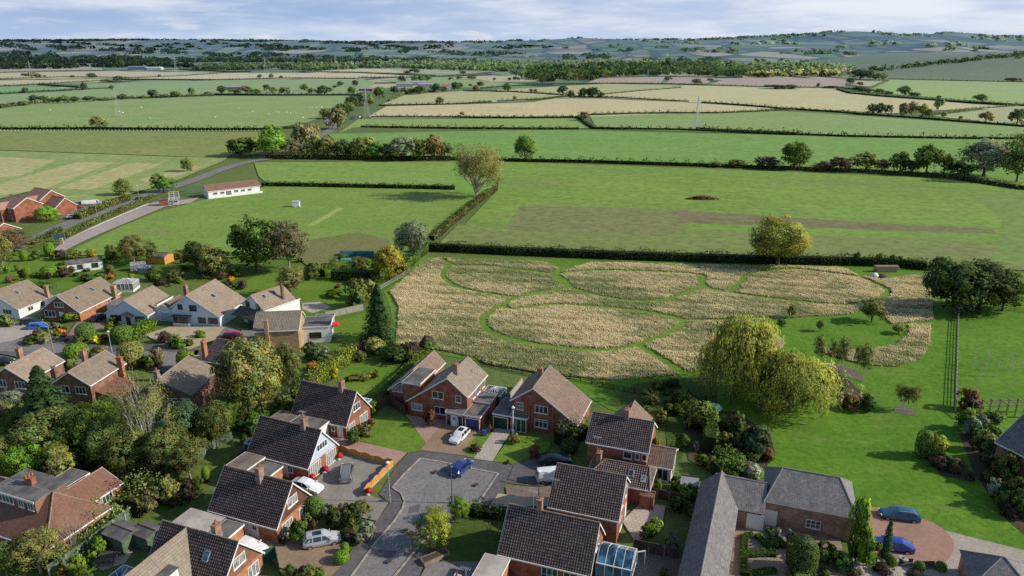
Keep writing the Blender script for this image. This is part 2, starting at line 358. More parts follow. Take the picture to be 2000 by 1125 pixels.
# broad crowns, several individuals; near ones fine, far ones coarse
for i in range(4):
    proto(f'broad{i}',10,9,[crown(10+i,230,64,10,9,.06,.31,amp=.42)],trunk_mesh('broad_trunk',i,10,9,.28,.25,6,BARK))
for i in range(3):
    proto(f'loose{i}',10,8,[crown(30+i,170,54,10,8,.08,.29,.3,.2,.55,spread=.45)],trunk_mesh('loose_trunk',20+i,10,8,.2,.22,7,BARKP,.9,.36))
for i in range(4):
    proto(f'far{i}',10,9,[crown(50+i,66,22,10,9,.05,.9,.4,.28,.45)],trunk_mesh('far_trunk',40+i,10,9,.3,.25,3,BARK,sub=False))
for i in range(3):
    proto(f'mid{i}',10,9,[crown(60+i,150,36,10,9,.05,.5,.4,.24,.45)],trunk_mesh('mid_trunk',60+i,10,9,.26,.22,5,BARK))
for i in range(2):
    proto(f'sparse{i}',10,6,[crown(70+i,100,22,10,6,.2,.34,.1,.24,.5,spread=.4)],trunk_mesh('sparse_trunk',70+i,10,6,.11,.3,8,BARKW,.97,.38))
def willow(seed,H,W,ntip=38,per=50):
    """weeping willow: limb ends at uneven heights, each with its own curtain of hanging sprays"""
    rs=np.random.default_rng(seed); VV=[];TT=[];NN=[]
    D=unit(rs.normal(size=(ntip,3))); D[:,2]=np.abs(D[:,2])*1.0+.02; D=unit(D)
    for i in range(ntip):
        q=(.45+.6*rs.random()); tip=D[i]*q*np.array([W*.47,W*.47,H*.52]); tip[2]+=H*(.36+.12*rs.random())
        if D[i][2]>.8: tip[2]=min(tip[2],H*.97)
        ct=rs.uniform(.62,1.2); cy=rs.normal()*.06; cw=W*rs.uniform(.07,.13)
        dc=D[i]
        for k in range(per):
            off=rs.normal(size=3)*np.array([cw,cw,H*.035]); st=tip+off
            o=unit(np.array([dc[0]*.6+off[0]/cw*.5,dc[1]*.6+off[1]/cw*.5,.0])+1e-6)
            drop=min(st[2]-H*.03,H*rs.uniform(.10,.42)); m=int(max(4,drop/.3)); t=np.arange(m)/m
            P=st[None]+o[None]*(W*.05*np.sqrt(t))[:,None]*rs.uniform(.3,1.4)+np.stack([0*t,0*t,.25*np.sin(t*3)-drop*t**1.25],1)+rs.normal(size=(m,3))*.12
            Nm=np.tile(o+np.array([0,0,.4]),(m,1))+rs.normal(size=(m,3))*.55
            VV.append(cardverts(rs,P,Nm,.5,.34,.72)); b=ct*rs.uniform(.75,1.2)*(1.08-.3*t); TT.append(np.stack([b*(1+cy),b,b*(1-cy)],1))
            NN.append(unit(np.tile(dc*.9+o*.6,(m,1))+np.stack([0*t,0*t,.5-.7*t],1)))
    c=crown(seed+5,80,40,H*.9,W*.78,.15,.4,.3,.22)
    VV.append(c[0]);TT.append(c[1]*.62);NN.append(c[2])
    return np.concatenate(VV),np.concatenate(TT),np.concatenate(NN)
for i in range(3):
    v,t_,n_=willow(80+i,11,12); PROTO[f'willow{i}']=(11,12,npmesh('willow_crown',v,4,t_,n_),trunk_mesh('willow_trunk',80+i,11,12,.4,.22,7,BARK,.7,.3))
def conifer(seed,H,W,n=5200,pw=.75,leaf=.4):
    rs=np.random.default_rng(seed); z=rs.random(n)**1.25; a=rs.random(n)*6.283
    lay=.80+.2*np.sin(z*46+a*2+rs.random(n))*1
    lob=1+.18*np.sin(a*3+seed)+.12*np.sin(a*7+z*9)
    rad=((1-z)**pw*.93+.03)*W/2*lay*lob*(.45+.55*rs.random(n)**.5)
    P=np.stack([np.cos(a)*rad,np.sin(a)*rad,H*(.06+.94*z)-.25*rad],1)
    Nm=np.stack([np.cos(a)*.7,np.sin(a)*.7,.55+0*a],1)+rs.normal(size=(n,3))*.45
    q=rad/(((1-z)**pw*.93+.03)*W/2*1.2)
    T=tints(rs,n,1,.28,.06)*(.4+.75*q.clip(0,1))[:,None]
    return cardverts(rs,P,Nm,leaf,.5),T,unit(np.stack([np.cos(a),np.sin(a),.35+.3*np.sin(z*46)],1))
def cm(seed): return MB().tube([(0,0,-.2),(0,0,4),(0,0,9.2)],[.24,.16,.03],7).mesh('conifer_trunk',BARK)
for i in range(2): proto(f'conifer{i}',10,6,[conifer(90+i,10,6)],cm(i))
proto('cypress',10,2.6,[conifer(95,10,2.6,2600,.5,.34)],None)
def clipped(seed,H,W,n=1500,p=2.4,leaf=.13,noise_=.05):
    rs=np.random.default_rng(seed); D=unit(rs.normal(size=(n,3)))
    e=1/np.maximum((np.abs(D)**p).sum(1)**(1/p),1e-6)
    P=D*e[:,None]*np.array([W/2,W/2,H/2])*(1-noise_*rs.random(n)-.04*np.maximum(0,lobes(rs,D,8,.4)-1))[:,None]
    T=tints(rs,n,1,.28,.05); P[:,2]+=H/2
    return cardverts(rs,P,D+rs.normal(size=(n,3))*.35,leaf,.7),T
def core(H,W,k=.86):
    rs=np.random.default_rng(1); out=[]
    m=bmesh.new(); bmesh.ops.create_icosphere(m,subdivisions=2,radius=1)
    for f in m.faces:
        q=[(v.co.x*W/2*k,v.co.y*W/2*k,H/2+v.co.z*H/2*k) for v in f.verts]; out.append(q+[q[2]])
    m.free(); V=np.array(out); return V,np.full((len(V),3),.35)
proto('ball',1.5,1.5,[clipped(1,1.5,1.5),core(1.5,1.5)])
proto('dome',2.2,1.8,[clipped(2,2.2,1.8,2200,3.2),core(2.2,1.8)])
proto('column',4,1,[clipped(3,4,1,1700,2.2,.16),core(4,1)])
for i in range(4):
    proto(f'shrub{i}',1.6,2,[crown(110+i,42,34,1.6,2,-.05,.19,.35,.3,.4,spread=.4),core(1.2,1.4,.7)])
for i in range(2):
    proto(f'spiky{i}',1.6,1.8,[crown(120+i,50,26,1.6,1.8,-.05,.3,.25,.25,.3,spread=.5,asp=.2)])
proto('sapling',4,1.6,[crown(130,30,14,4,1.6,.3,.2,.1,.3,.4)],trunk_mesh('sapling_trunk',130,4,1.6,.07,.4,5,BARKW,.95,.3))
proto('fruit',2.6,2.6,[crown(131,60,26,2.6,2.6,.2,.22,.2,.3,.6)],trunk_mesh('fruit_trunk',131,2.6,2.6,.08,.3,5,BARK))
proto('bare',4,1.4,[crown(132,12,5,4,1.4,.4,.11,.1,.3,.4)],trunk_mesh('bare_trunk',132,4,1.4,.05,.42,6,BARKW,.98,.3))
def twigtree(seed,H,W,mat,n=16,r=.22,low=.08,zlo=.72):
    rg=random.Random(seed); b=MB(); b.tube([(0,0,-.2),(0,0,H*.2)],[r*1.2,r],7)
    tips=[]
    for i in range(n):
        a=i*2.4; sp=rg.uniform(.1,.5)*W; zt=H*rg.uniform(zlo,1.0)*(1.06-.35*(sp/W)*2)
        p0=(0,0,H*rg.uniform(low,.22)); p1=(math.cos(a)*sp*.55,math.sin(a)*sp*.55,p0[2]+(zt-p0[2])*.45); p2=(math.cos(a)*sp,math.sin(a)*sp,zt)
        b.tube([p0,p1,p2],[r*.5,r*.3,r*.06],5)
        for k in range(7):
            f=rg.uniform(.3,.95); q=[p1[j]+(p2[j]-p1[j])*f for j in range(3)]; e=a+rg.uniform(-1.2,1.2); l=H*rg.uniform(.08,.17)
            t2=(q[0]+math.cos(e)*l*.45,q[1]+math.sin(e)*l*.45,q[2]+l); b.tube([q,t2],[r*.16,r*.04],3); tips.append(t2)
            for _ in range(2):
                e2=e+rg.uniform(-1,1); t3=(t2[0]+math.cos(e2)*l*.35,t2[1]+math.sin(e2)*l*.35,t2[2]+l*.4); b.tube([t2,t3],[r*.07,r*.03],3); tips.append(t3)
    return b.mesh('bare_branches',mat),np.array(tips)
TW=plain('twig_bark',(.42,.36,.27),.95,.2,2)
bm_,tp=twigtree(5,14,9,TW,40,.24,.03,.34)
rs_=np.random.default_rng(3); n_=10500; P_=tp[rs_.integers(0,len(tp),n_)]+rs_.normal(size=(n_,3))*.55
PROTO['poplar']=(14,9,npmesh('poplar_crown',cardverts(rs_,P_,rs_.normal(size=(n_,3))+np.array([.3,0,.3]),.3),4,tints(rs_,n_,1,.35,.1)),bm_)
bm2,tp2=twigtree(9,5,3.4,BARKP,14,.10,.1)
bm3,tp3=twigtree(15,10,7,BARKW,20,.17,.12)
n3=5200; P3=tp3[rs_.integers(0,len(tp3),n3)]+rs_.normal(size=(n3,3))*np.array([.4,.4,.5])-np.array([0,0,.4]); PROTO['birch']=(10,7,npmesh('birch_crown',cardverts(rs_,P3,rs_.normal(size=(n3,3))+np.array([.3,0,.3]),.24,.4,.5),4,tints(rs_,n3,1,.35,.1)),bm3)
PROTO['twiggy']=(5,3.4,None,bm2)
C={'dark':(.058,.09,.024),'green':(.088,.148,.026),'bright':(.13,.21,.022),'lime':(.20,.235,.03),'olive':(.125,.15,.038),'brown':(.155,.14,.066),
   'grey':(.16,.18,.105),'gold':(.27,.235,.028),'orange':(.42,.19,.03),'red':(.26,.055,.03),'fir':(.035,.075,.024),'willow':(.255,.27,.05),'khaki':(.185,.19,.055),
   'plum':(.085,.058,.045),'yellow':(.55,.46,.02),'silver':(.22,.25,.17),'russet':(.175,.13,.055),'scarlet':(.55,.02,.02),'teal':(.065,.112,.052)}
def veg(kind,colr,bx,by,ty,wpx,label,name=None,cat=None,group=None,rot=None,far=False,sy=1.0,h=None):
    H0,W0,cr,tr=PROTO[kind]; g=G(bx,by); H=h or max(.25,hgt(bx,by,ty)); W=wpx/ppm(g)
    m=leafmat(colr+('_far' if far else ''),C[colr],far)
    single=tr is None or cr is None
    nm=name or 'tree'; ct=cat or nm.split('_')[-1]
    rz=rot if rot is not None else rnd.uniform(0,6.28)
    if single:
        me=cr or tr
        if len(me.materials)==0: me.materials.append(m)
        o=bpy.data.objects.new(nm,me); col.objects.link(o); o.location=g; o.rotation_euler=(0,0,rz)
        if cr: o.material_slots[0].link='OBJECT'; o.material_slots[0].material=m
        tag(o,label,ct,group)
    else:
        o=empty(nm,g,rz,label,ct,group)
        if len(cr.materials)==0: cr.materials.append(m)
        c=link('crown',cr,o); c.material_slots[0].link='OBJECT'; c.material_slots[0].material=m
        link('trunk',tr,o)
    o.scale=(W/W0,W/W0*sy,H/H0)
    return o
def hedge(pts,w,h,colr,label,name='hedge',cat='hedge',group=None,far=False,card=.3,dens=14,rag=.12,px=True,taper=0,kind=None):
    """clipped or ragged hedge of leaf cards over a dark core, along a line on the ground"""
    rs=np.random.default_rng(abs(hash((round(pts[0][0]),round(pts[0][1]))))%99999)
    W=[np.array(G(*p)) if px else np.array((p[0],p[1],0.)) for p in pts]; o0=W[0].copy()
    VV=[];TT=[];NN=[]
    for a,b in zip(W,W[1:]):
        d=b-a; L=np.linalg.norm(d)
        if L<.05: continue
        d/=L; s=np.array([-d[1],d[0],0]); a=a-o0
        n=max(6,int(L*(w+2*h)*dens)); u=rs.random(n)*L
        big=1+rag*1.2*np.sin(u*.9/max(1,h*.5)+rs.random()*6)+rag*rs.normal(size=n)*.8
        per=rs.random(n)*(w+2*h); top=per<w; side=np.where(per<w+h,1.,-1.)
        lat=np.where(top,per-w/2,side*w/2*(1+rag*rs.normal(size=n))); z=np.where(top,h*big,((per-w)%h)*big)
        P=a[None]+d[None]*u[:,None]+s[None]*lat[:,None]; P[:,2]=z
        N0=np.where(top[:,None],np.array([0,0,1.])[None],s[None]*side[:,None]+np.array([0,0,.25])); Nm=N0+rs.normal(size=(n,3))*.5; NN.append(N0+rs.normal(size=(n,3))*.3)
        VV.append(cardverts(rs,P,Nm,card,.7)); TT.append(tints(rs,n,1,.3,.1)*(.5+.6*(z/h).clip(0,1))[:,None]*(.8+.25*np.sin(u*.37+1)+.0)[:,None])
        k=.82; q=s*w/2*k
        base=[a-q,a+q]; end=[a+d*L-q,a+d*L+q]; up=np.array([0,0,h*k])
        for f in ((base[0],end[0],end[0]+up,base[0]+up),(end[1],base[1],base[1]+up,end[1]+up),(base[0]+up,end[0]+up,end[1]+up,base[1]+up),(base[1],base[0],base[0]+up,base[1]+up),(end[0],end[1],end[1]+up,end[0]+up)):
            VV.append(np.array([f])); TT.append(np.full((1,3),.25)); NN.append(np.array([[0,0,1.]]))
    me=npmesh(name,np.concatenate(VV),4,np.concatenate(TT),np.concatenate(NN)); me.materials.append(leafmat(colr+('_far' if far else ''),C[colr],far))
    o=link(name,me); o.location=o0
    return tag(o,label,cat,group,kind)
# ---------------------------------------------------------------- buildings
class House:
    def __init__(s,label,base,ang,name='house',cat='house',group=None):
        s.e=empty(name,(base[0],base[1],0),R(ang),label,cat,group); s.ov=.22
    def part(s,name,mb,mat,parent=None,label=None,smooth=False):
        o=mb.build(name,mat,parent or s.e,smooth)
        if label: o['label']=label
        return o
    def gable(s,u0,u1,vl,vr,zr,zl,zrr,wall,roof,fascia=WHITE,z0=0,gabmat=None,ridge=RIDGE,back=True,wname='wall',v0=0,roof_label=None,gab_z=None):
        """ridge along u at v=v0 ; vl/vr eave distance to +v / -v side"""
        ov=s.ov; th=.16
        sl=(zr-zl)/vl; sr=(zr-zrr)/vr
        wl,wr=vl-ov,vr-ov; a,b=u0+ov,u1-ov
        zwl,zwr,zwt=zr-sl*wl-.12,zr-sr*wr-.12,zr-.14
        m=MB()
        gf=MB() if gabmat else m
        if gabmat:
            gz=gab_z or min(zwl,zwr)
            m.face([(a,v0+wl,z0),(a,v0-wr,z0),(a,v0-wr,min(gz,zwr)),(a,v0+wl,min(gz,zwl))][::1])
            gf.face([(a-.03,v0+wl,min(gz,zwl)),(a-.03,v0-wr,min(gz,zwr)),(a-.03,v0-wr,zwr),(a-.03,v0,zwt),(a-.03,v0+wl,zwl)])
        else: m.face([(a,v0+wl,z0),(a,v0-wr,z0),(a,v0-wr,zwr),(a,v0,zwt),(a,v0+wl,zwl)])
        m.face([(b,v0-wr,z0),(b,v0+wl,z0),(b,v0+wl,zwl),(b,v0,zwt),(b,v0-wr,zwr)])
        m.face([(b,v0+wl,z0),(a,v0+wl,z0),(a,v0+wl,zwl),(b,v0+wl,zwl)])
        m.face([(a,v0-wr,z0),(b,v0-wr,z0),(b,v0-wr,zwr),(a,v0-wr,zwr)])
        s.part(wname,m,wall)
        if gabmat: s.part('gable',gf,gabmat)
        r=MB()
        for sg,vv,zz in ((1,vl,zl),(-1,vr,zrr)):
            L=math.hypot(vv,zr-zz); n=Vector((0,sg*(zr-zz),vv)).normalized()*th
            q=[(u0,v0,zr),(u1,v0,zr),(u1,v0+sg*vv,zz),(u0,v0+sg*vv,zz)]
            if sg<0: q=[q[1],q[0],q[3],q[2]]
            uv=[(p[0],-0.0 if p[2]==zr else -L) for p in q]; uv=[(x,y+L) for x,y in uv]
            r.face([p for p in q][::-1],uv[::-1])
            lo=[(p[0],p[1],p[2]-th) for p in q]; r.face(lo,[(0,0)]*4)
            for i in range(4): r.face([q[i],q[(i+1)%4],lo[(i+1)%4],lo[i]],[(0,0)]*4)
        ro=s.part('roof',r,roof,label=roof_label)
        rg=MB(); rg.tube([(u0-.02,v0,zr),(u1+.02,v0,zr)],.10,6); s.part('ridge_tiles',rg,ridge,ro)
        if fascia:
            for u,du in ((u0-.05,.05),(u1,.05)):
                for sg,vv,zz in ((1,vl,zl),(-1,vr,zrr)):
                    f=MB(); p=[(u,v0,zr-.02),(u,v0+sg*vv,zz-.02),(u,v0+sg*vv,zz-.28),(u,v0,zr-.28)]
                    f.obox(p[0],Vector(p[1])-Vector(p[0]),(0,0,-.24),(du,0,0)); s.part('bargeboard',f,fascia)
            g=MB(); g.box(u0,u1,v0+vl-.02,v0+vl+.10,zl-.22,zl-.05); s.part('gutter',g,fascia); g=MB(); g.box(u0,u1,v0-vr-.10,v0-vr+.02,zrr-.22,zrr-.05); s.part('gutter',g,fascia)
        s.W=dict(a=a,b=b,wl=wl,wr=wr,v0=v0,vl=vl,vr=vr,zr=zr,zl=zl,zrr=zrr,ro=ro,u0=u0,u1=u1)
        return ro
    def hip(s,u0,u1,v0,v1,h0,h1,zr,ze,wall,roof,ridge=RIDGE,fascia=WHITE,z0=0,eave=.2):
        """hipped roof over u0..u1, v0..v1; ridge from u0+h0 to u1-h1 on the centre line"""
        m=MB(); e=eave; m.box(u0+e,u1-e,v0+e,v1-e,z0,ze-.02) if wall else None
        if wall: s.part('wall',m,wall)
        vc=(v0+v1)/2; A=(u0+h0,vc,zr); B=(u1-h1,vc,zr); c=[(u0,v0,ze),(u1,v0,ze),(u1,v1,ze),(u0,v1,ze)]
        r=MB()
        def slope(pts,du):
            pts=[Vector(p) for p in pts]; du=Vector(du).normalized(); n=(pts[1]-pts[0]).cross(pts[2]-pts[0]).normalized(); dv=n.cross(du)
            if dv.z<0: dv=-dv
            r.face(pts,[(p.dot(du),(p-pts[0]).dot(dv)) for p in pts])
        slope([c[0],c[1],B,A],(1,0,0)); slope([c[2],c[3],A,B],(1,0,0))
        slope([c[1],c[2],B],(0,1,0)); slope([c[3],c[0],A],(0,1,0))
        r.face([c[3],c[2],c[1],c[0]])
        ro=s.part('roof',r,roof)
        g=MB(); 
        if (Vector(A)-Vector(B)).length>.05: g.tube([A,B],.1,6)
        for p,q in ((c[0],A),(c[3],A),(c[1],B),(c[2],B)): g.tube([p,q],.085,5)
        s.part('ridge_tiles',g,ridge,ro)
        if fascia:
            f=MB(); f.box(u0-.02,u1+.02,v0-.06,v0,ze-.2,ze-.015); f.box(u0-.02,u1+.02,v1,v1+.06,ze-.2,ze-.015); f.box(u0-.06,u0-.02,v0,v1,ze-.2,ze-.015); f.box(u1+.02,u1+.06,v0,v1,ze-.2,ze-.015)
            s.part('gutter',f,fascia)
        s.W=dict(a=u0+e,b=u1-e,wl=v1-e-vc,wr=vc-v0-e,v0=vc,vl=v1-vc,vr=vc-v0,zr=zr,zl=ze,zrr=ze,ro=ro,u0=u0,u1=u1)
        return ro
    def flat(s,u0,u1,v0,v1,z0,z1,wall,roof,fascia=WHITE,nm='annexe'):
        m=MB(); m.box(u0+.12,u1-.12,v0+.12,v1-.12,z0,z1-.12); o=s.part(nm,m,wall)
        r=MB(); r.box(u0,u1,v0,v1,z1-.12,z1); ro=s.part('flat_roof',r,roof,o)
        if fascia:
            f=MB(); k=.03
            f.box(u0-k,u1+k,v0-k,v0,z1-.22,z1+.03); f.box(u0-k,u1+k,v1,v1+k,z1-.22,z1+.03); f.box(u0-k,u0,v0,v1,z1-.22,z1+.03); f.box(u1,u1+k,v0,v1,z1-.22,z1+.03)
            s.part('fascia',f,fascia,o)
        return o
    def chimney(s,u,v,z0,z1,wu=.6,wv=.9,mat=None,pots=1):
        m=MB(); m.box(u-wu/2,u+wu/2,v-wv/2,v+wv/2,z0,z1); m.box(u-wu/2-.06,u+wu/2+.06,v-wv/2-.06,v+wv/2+.06,z1,z1+.12)
        c=s.part('chimney',m,mat or BRKC)
        for i in range(pots):
            p=MB(); p.lathe((u,v+(i-(pots-1)/2)*.42,z1+.1),[(.13,0),(.11,.1),(.11,.42),(.14,.45),(.14,.5),(.09,.5),(.09,.3)],8); s.part('chimney_pot',p,POT,c)
        if z0>2 and wu<1 and abs(v)<.8: s.part('flashing',MB().box(u-wu/2-.06,u+wu/2+.06,v-wv/2-.06,v+wv/2+.06,z0+.8,z0+1.26),LEAD,c)
        return c
    def frame(s,face,c,pos_=None):
        W=s.W
        if face=='F': o=Vector((W['a'] if pos_ is None else pos_,c,0)); t=Vector((0,-1,0)); n=Vector((-1,0,0))
        elif face=='B': o=Vector((W['b'] if pos_ is None else pos_,c,0)); t=Vector((0,1,0)); n=Vector((1,0,0))
        elif face=='L': o=Vector((c,W['v0']+W['wl'] if pos_ is None else pos_,0)); t=Vector((-1,0,0)); n=Vector((0,1,0))
        else: o=Vector((c,W['v0']-W['wr'] if pos_ is None else pos_,0)); t=Vector((1,0,0)); n=Vector((0,-1,0))
        return o,t,n
    def win(s,face,c,z,w,h,n=2,pos_=None,fmat=WHITE,gmat=None,bars=0,name='window',trans=False,sill=True):
        o,t,nn=s.frame(face,c,pos_); up=Vector((0,0,1)); o=o+up*z+nn*.005
        b=MB(); k=.075; d=nn*.07
        b.obox(o-t*w/2,t*w,d,up*k); b.obox(o-t*w/2+up*(h-k),t*w,d,up*k)
        for i in range(n+1):
            x=-w/2+(w-k)*i/n; b.obox(o+t*x+up*k,t*k,d,up*(h-2*k))
        for i in range(bars): b.obox(o-t*w/2+t*k+up*(h*(i+1)/(bars+1)),t*(w-2*k),d*.9,up*.045)
        if trans: b.obox(o-t*w/2+t*k+up*(h*.72),t*(w-2*k),d*.9,up*.06)
        if sill: b.obox(o-t*(w/2+.06)-up*.06,t*(w+.12),nn*.14,up*.058)
        f=s.part(name,b,fmat)
        g=MB(); g.obox(o-t*(w/2-k)+up*k,t*(w-2*k),nn*.03,up*(h-2*k)); s.part('pane',g,gmat or GL,f)
        return f
    def door(s,face,c,w=.95,h=2.05,mat=WHITE,pos_=None,glass=False,z=.05,name='door'):
        o,t,nn=s.frame(face,c,pos_); up=Vector((0,0,1)); o=o+up*z+nn*.005
        b=MB(); b.obox(o-t*w/2,t*w,nn*.05,up*h)
        b.obox(o-t*(w/2+.07),t*.07,nn*.08,up*(h+.07)); b.obox(o+t*w/2,t*.07,nn*.08,up*(h+.07)); b.obox(o-t*w/2+up*h,t*w,nn*.08,up*.07)
        for yy in (.25,1.15): b.obox(o-t*(w*.34)+up*yy+nn*.05,t*(w*.68),nn*.015,up*.6)
        d=s.part(name,b,mat)
        if glass:
            for q in (-.25,.05): 
                g=MB(); g.obox(o+t*(w*q)+up*1.2+nn*.066,t*w*.22,nn*.01,up*.55); s.part('pane',g,GL,d)
        hd=MB(); hd.obox(o+t*(w*.36)+up*1.0+nn*.05,t*.12,nn*.06,up*.04); s.part('handle',hd,STEEL,d)
        return d
    def garage(s,face,c,w,h,mat,pos_=None):
        o,t,nn=s.frame(face,c,pos_); up=Vector((0,0,1)); o=o+up*.04+nn*.005
        b=MB(); b.obox(o-t*w/2,t*w,nn*.04,up*h)
        m=int(w/.22)
        for i in range(m): b.obox(o-t*w/2+t*(w*i/m+.03)+up*.05+nn*.04,t*(w/m-.05),nn*.02,up*(h-.1))
        d=s.part('garage_door',b,mat)
        f=MB(); f.obox(o-t*(w/2+.1),t*.1,nn*.08,up*(h+.1)); f.obox(o+t*w/2,t*.1,nn*.08,up*(h+.1)); f.obox(o-t*w/2+up*h,t*w,nn*.08,up*.1); s.part('door_frame',f,WHITE,d)
        hd=MB(); hd.obox(o-t*.1+up*.9+nn*.06,t*.2,nn*.05,up*.05); s.part('handle',hd,STEEL,d)
    def sky(s,side,u,f,w=.75,h=1.1,gm=None):
        W=s.W; sg=1 if side=='L' else -1; vv=W['vl'] if sg>0 else W['vr']; zz=W['zl'] if sg>0 else W['zrr']
        P=Vector((u,W['v0']+sg*vv*f,W['zr']+(zz-W['zr'])*f)); dn=Vector((0,sg*vv,zz-W['zr'])).normalized(); n=Vector((0,sg*(W['zr']-zz),vv)).normalized(); x=Vector((1,0,0))
        b=MB(); b.obox(P-x*w/2-dn*h/2,x*w,dn*h,n*.07); k=s.part('skylight',b,STEEL,W['ro'])
        g=MB(); g.obox(P-x*(w/2-.08)-dn*(h/2-.08)+n*.07,x*(w-.16),dn*(h-.16),n*.012); s.part('pane',g,gm or GL,s.W['ro']).name='skylight_pane'
    def aerial(s,u,v,z0,z1):
        b=MB(); b.bar((u,v,z0),(u,v,z1),.05); b.bar((u-.5,v,z1-.1),(u+.6,v,z1-.1),.035)
        for i in range(6): b.bar((u-.45+i*.2,v-.28,z1-.1),(u-.45+i*.2,v+.28,z1-.1),.02)
        s.part('aerial',b,STEEL)
    def shed_roof(s,u0,u1,v0,v1,za,zb,wall,roof,z0=0,nm='lean_to'):
        """mono-pitch: height za at v0, zb at v1"""
        m=MB(); e=.12
        pts=[(u0+e,v0),(u1-e,v0),(u1-e,v1),(u0+e,v1)]; zs=[za-.15,za-.15,zb-.15,zb-.15]
        for i in range(4):
            j=(i+1)%4; m.face([(*pts[i],z0),(*pts[j],z0),(*pts[j],zs[j]),(*pts[i],zs[i])])
        o=s.part(nm,m,wall); r=MB(); L=math.hypot(v1-v0,za-zb)
        q=[(u0,v0,za),(u1,v0,za),(u1,v1,zb),(u0,v1,zb)]; uv=[(u0,L),(u1,L),(u1,0),(u0,0)]
        r.face(q,uv); lo=[(p[0],p[1],p[2]-.13) for p in q]; r.face(lo[::-1])
        for i in range(4): r.face([q[i],lo[i],lo[(i+1)%4],q[(i+1)%4]],[(0,0)]*4)
        s.part('lean_to_roof',r,roof,o); return o
    def glasshouse(s,u0,u1,v0,v1,z1,zr=None,hipp=True,n=4,gm=None,base=.5,bmat=None,ridge_axis='u',sub=WHITE):
        """white framed conservatory"""
        gm=gm or GLB; zr=zr or z1+.9
        bs=MB(); bs.box(u0,u1,v0,v1,0,base); w=s.part('conservatory',bs,bmat or BRK)
        f=MB(); g=MB(); k=.08
        for (a,b) in (((u0,v0),(u1,v0)),((u1,v0),(u1,v1)),((u1,v1),(u0,v1)),((u0,v1),(u0,v0))):
            for i in range(n+1):
                x=a[0]+(b[0]-a[0])*i/n; y=a[1]+(b[1]-a[1])*i/n; f.bar((x,y,base),(x,y,z1),k)
            f.bar((*a,z1),(*b,z1),k*1.3); f.bar((*a,base+.04),(*b,base+.04),k); g.face([(*a,base),(*b,base),(*b,z1),(*a,z1)])
        if ridge_axis=='u': A=(u0+(hipp and (v1-v0)/2 or 0),(v0+v1)/2,zr); B=(u1-(hipp and (v1-v0)/2 or 0),(v0+v1)/2,zr)
        else: A=((u0+u1)/2,v0+(hipp and (u1-u0)/2 or 0),zr); B=((u0+u1)/2,v1-(hipp and (u1-u0)/2 or 0),zr)
        c=[(u0,v0,z1),(u1,v0,z1),(u1,v1,z1),(u0,v1,z1)]
        if ridge_axis=='u': fs=[[c[0],c[1],B,A],[c[2],c[3],A,B],[c[1],c[2],B],[c[3],c[0],A]]
        else: fs=[[c[1],c[2],B,A],[c[3],c[0],A,B],[c[0],c[1],A],[c[2],c[3],B]]
        for q in fs:
            g.face(q)
            for i in range(len(q)): f.bar(q[i],q[(i+1)%len(q)],k)
            a,b=Vector(q[0]),Vector(q[1])
            top=[Vector(x) for x in q[2:]]
            for i in range(1,n):
                p=a+(b-a)*i/n; tt=top[-1]+(top[0]-top[-1])*i/n if len(top)==2 else top[0]
                f.bar(p,tt,k*.8)
        s.part('glazing',g,gm,w); s.part('glazing_bars',f,sub,w); return w
# ================================================================ the close of chalet houses at the front
def chalet(label,base,ang,L,zr,vn,vf,ze,wall,roof,gab=None,ch_u=3.2,ch_v=0,cov=None):
    h=House(label,base,ang,group='dark roofed chalet houses round the close')
    h.gable(0,L,vn,vf,zr,ze,ze,wall,roof,gabmat=gab)
    if ch_u is not None: h.chimney(ch_u,ch_v,zr-1.2,zr+1.25)
    return h
h=chalet('dark tiled chalet house with brown brick gable beside the curved front lawn',(-24.05,100.2),158,10.4,6.75,3.35,3.8,2.3,BRK,RDARK,HANG,2.7)
h.win('F',.1,3.55,1.9,1.15,3); h.win('F',1.7,.35,1.7,1.75,3,gmat=GLC); h.win('F',-1.6,.35,2.2,1.75,3,gmat=GLC); h.win('L',2.6,.9,.7,1.0,1)
h.flat(3.2,8.6,3.2,6.3,0,2.55,OFFW,FELT); h.flat(8.2,12.8,2.6,6.6,0,2.4,BRKB,FELTB,fascia=BLACKT,nm='garage'); h.door('L',1.3)
h.glasshouse(1.6,4.2,-6.2,-3.6,2.1,2.7,n=3)
h2=chalet('dark tiled chalet house with pale blue grey front gable and red flower pots',(-26.6,88.6),157,10.75,6.6,3.5,3.55,2.4,BRK,RDARK,BLUEG,2.9); h=h2
h.W['a']-=.03; h.win('F',0,3.6,2.3,1.05,4); h.W['a']+=.03
h.win('F',1.75,.15,2.3,2.25,5,gmat=GLC,sill=False); h.win('F',-1.75,.15,2.3,2.25,5,gmat=GLC,sill=False)
h.win('L',5.6,1.0,.8,1.0,2); h.door('L',4.2); h.win('L',3.3,.9,.9,1.1,2); h.aerial(2.9,.1,7.5,9.0)
h.glasshouse(11.0,13.4,-1.5,1.2,2.1,2.9,n=3); h.flat(7.4,10.9,3.5,7.6,0,2.5,OFFW,FELTB,nm='garage'); h.flat(3.6,7.2,4.3,7.2,0,2.45,BRKO,FELT)
h3=chalet('dark tiled chalet house with brown brick gable behind the silver car drive',(-26.9,75.8),159,10.5,6.65,3.65,3.6,2.4,BRKO,RDARK,HANG,4.6,.35); h=h3
h.win('F',0.2,3.5,1.9,1.25,2,gmat=GLC); h.win('F',1.55,.3,2.0,1.8,3,gmat=GLC); h.win('F',-1.75,.3,2.0,1.8,3,gmat=GLC)
h.win('L',6.0,1.0,.7,.95,1); h.door('L',4.6,1.0); h.door('L',3.55,1.0,glass=True); h.glasshouse(10.7,12.9,-2.6,.4,2.2,2.8,n=3)
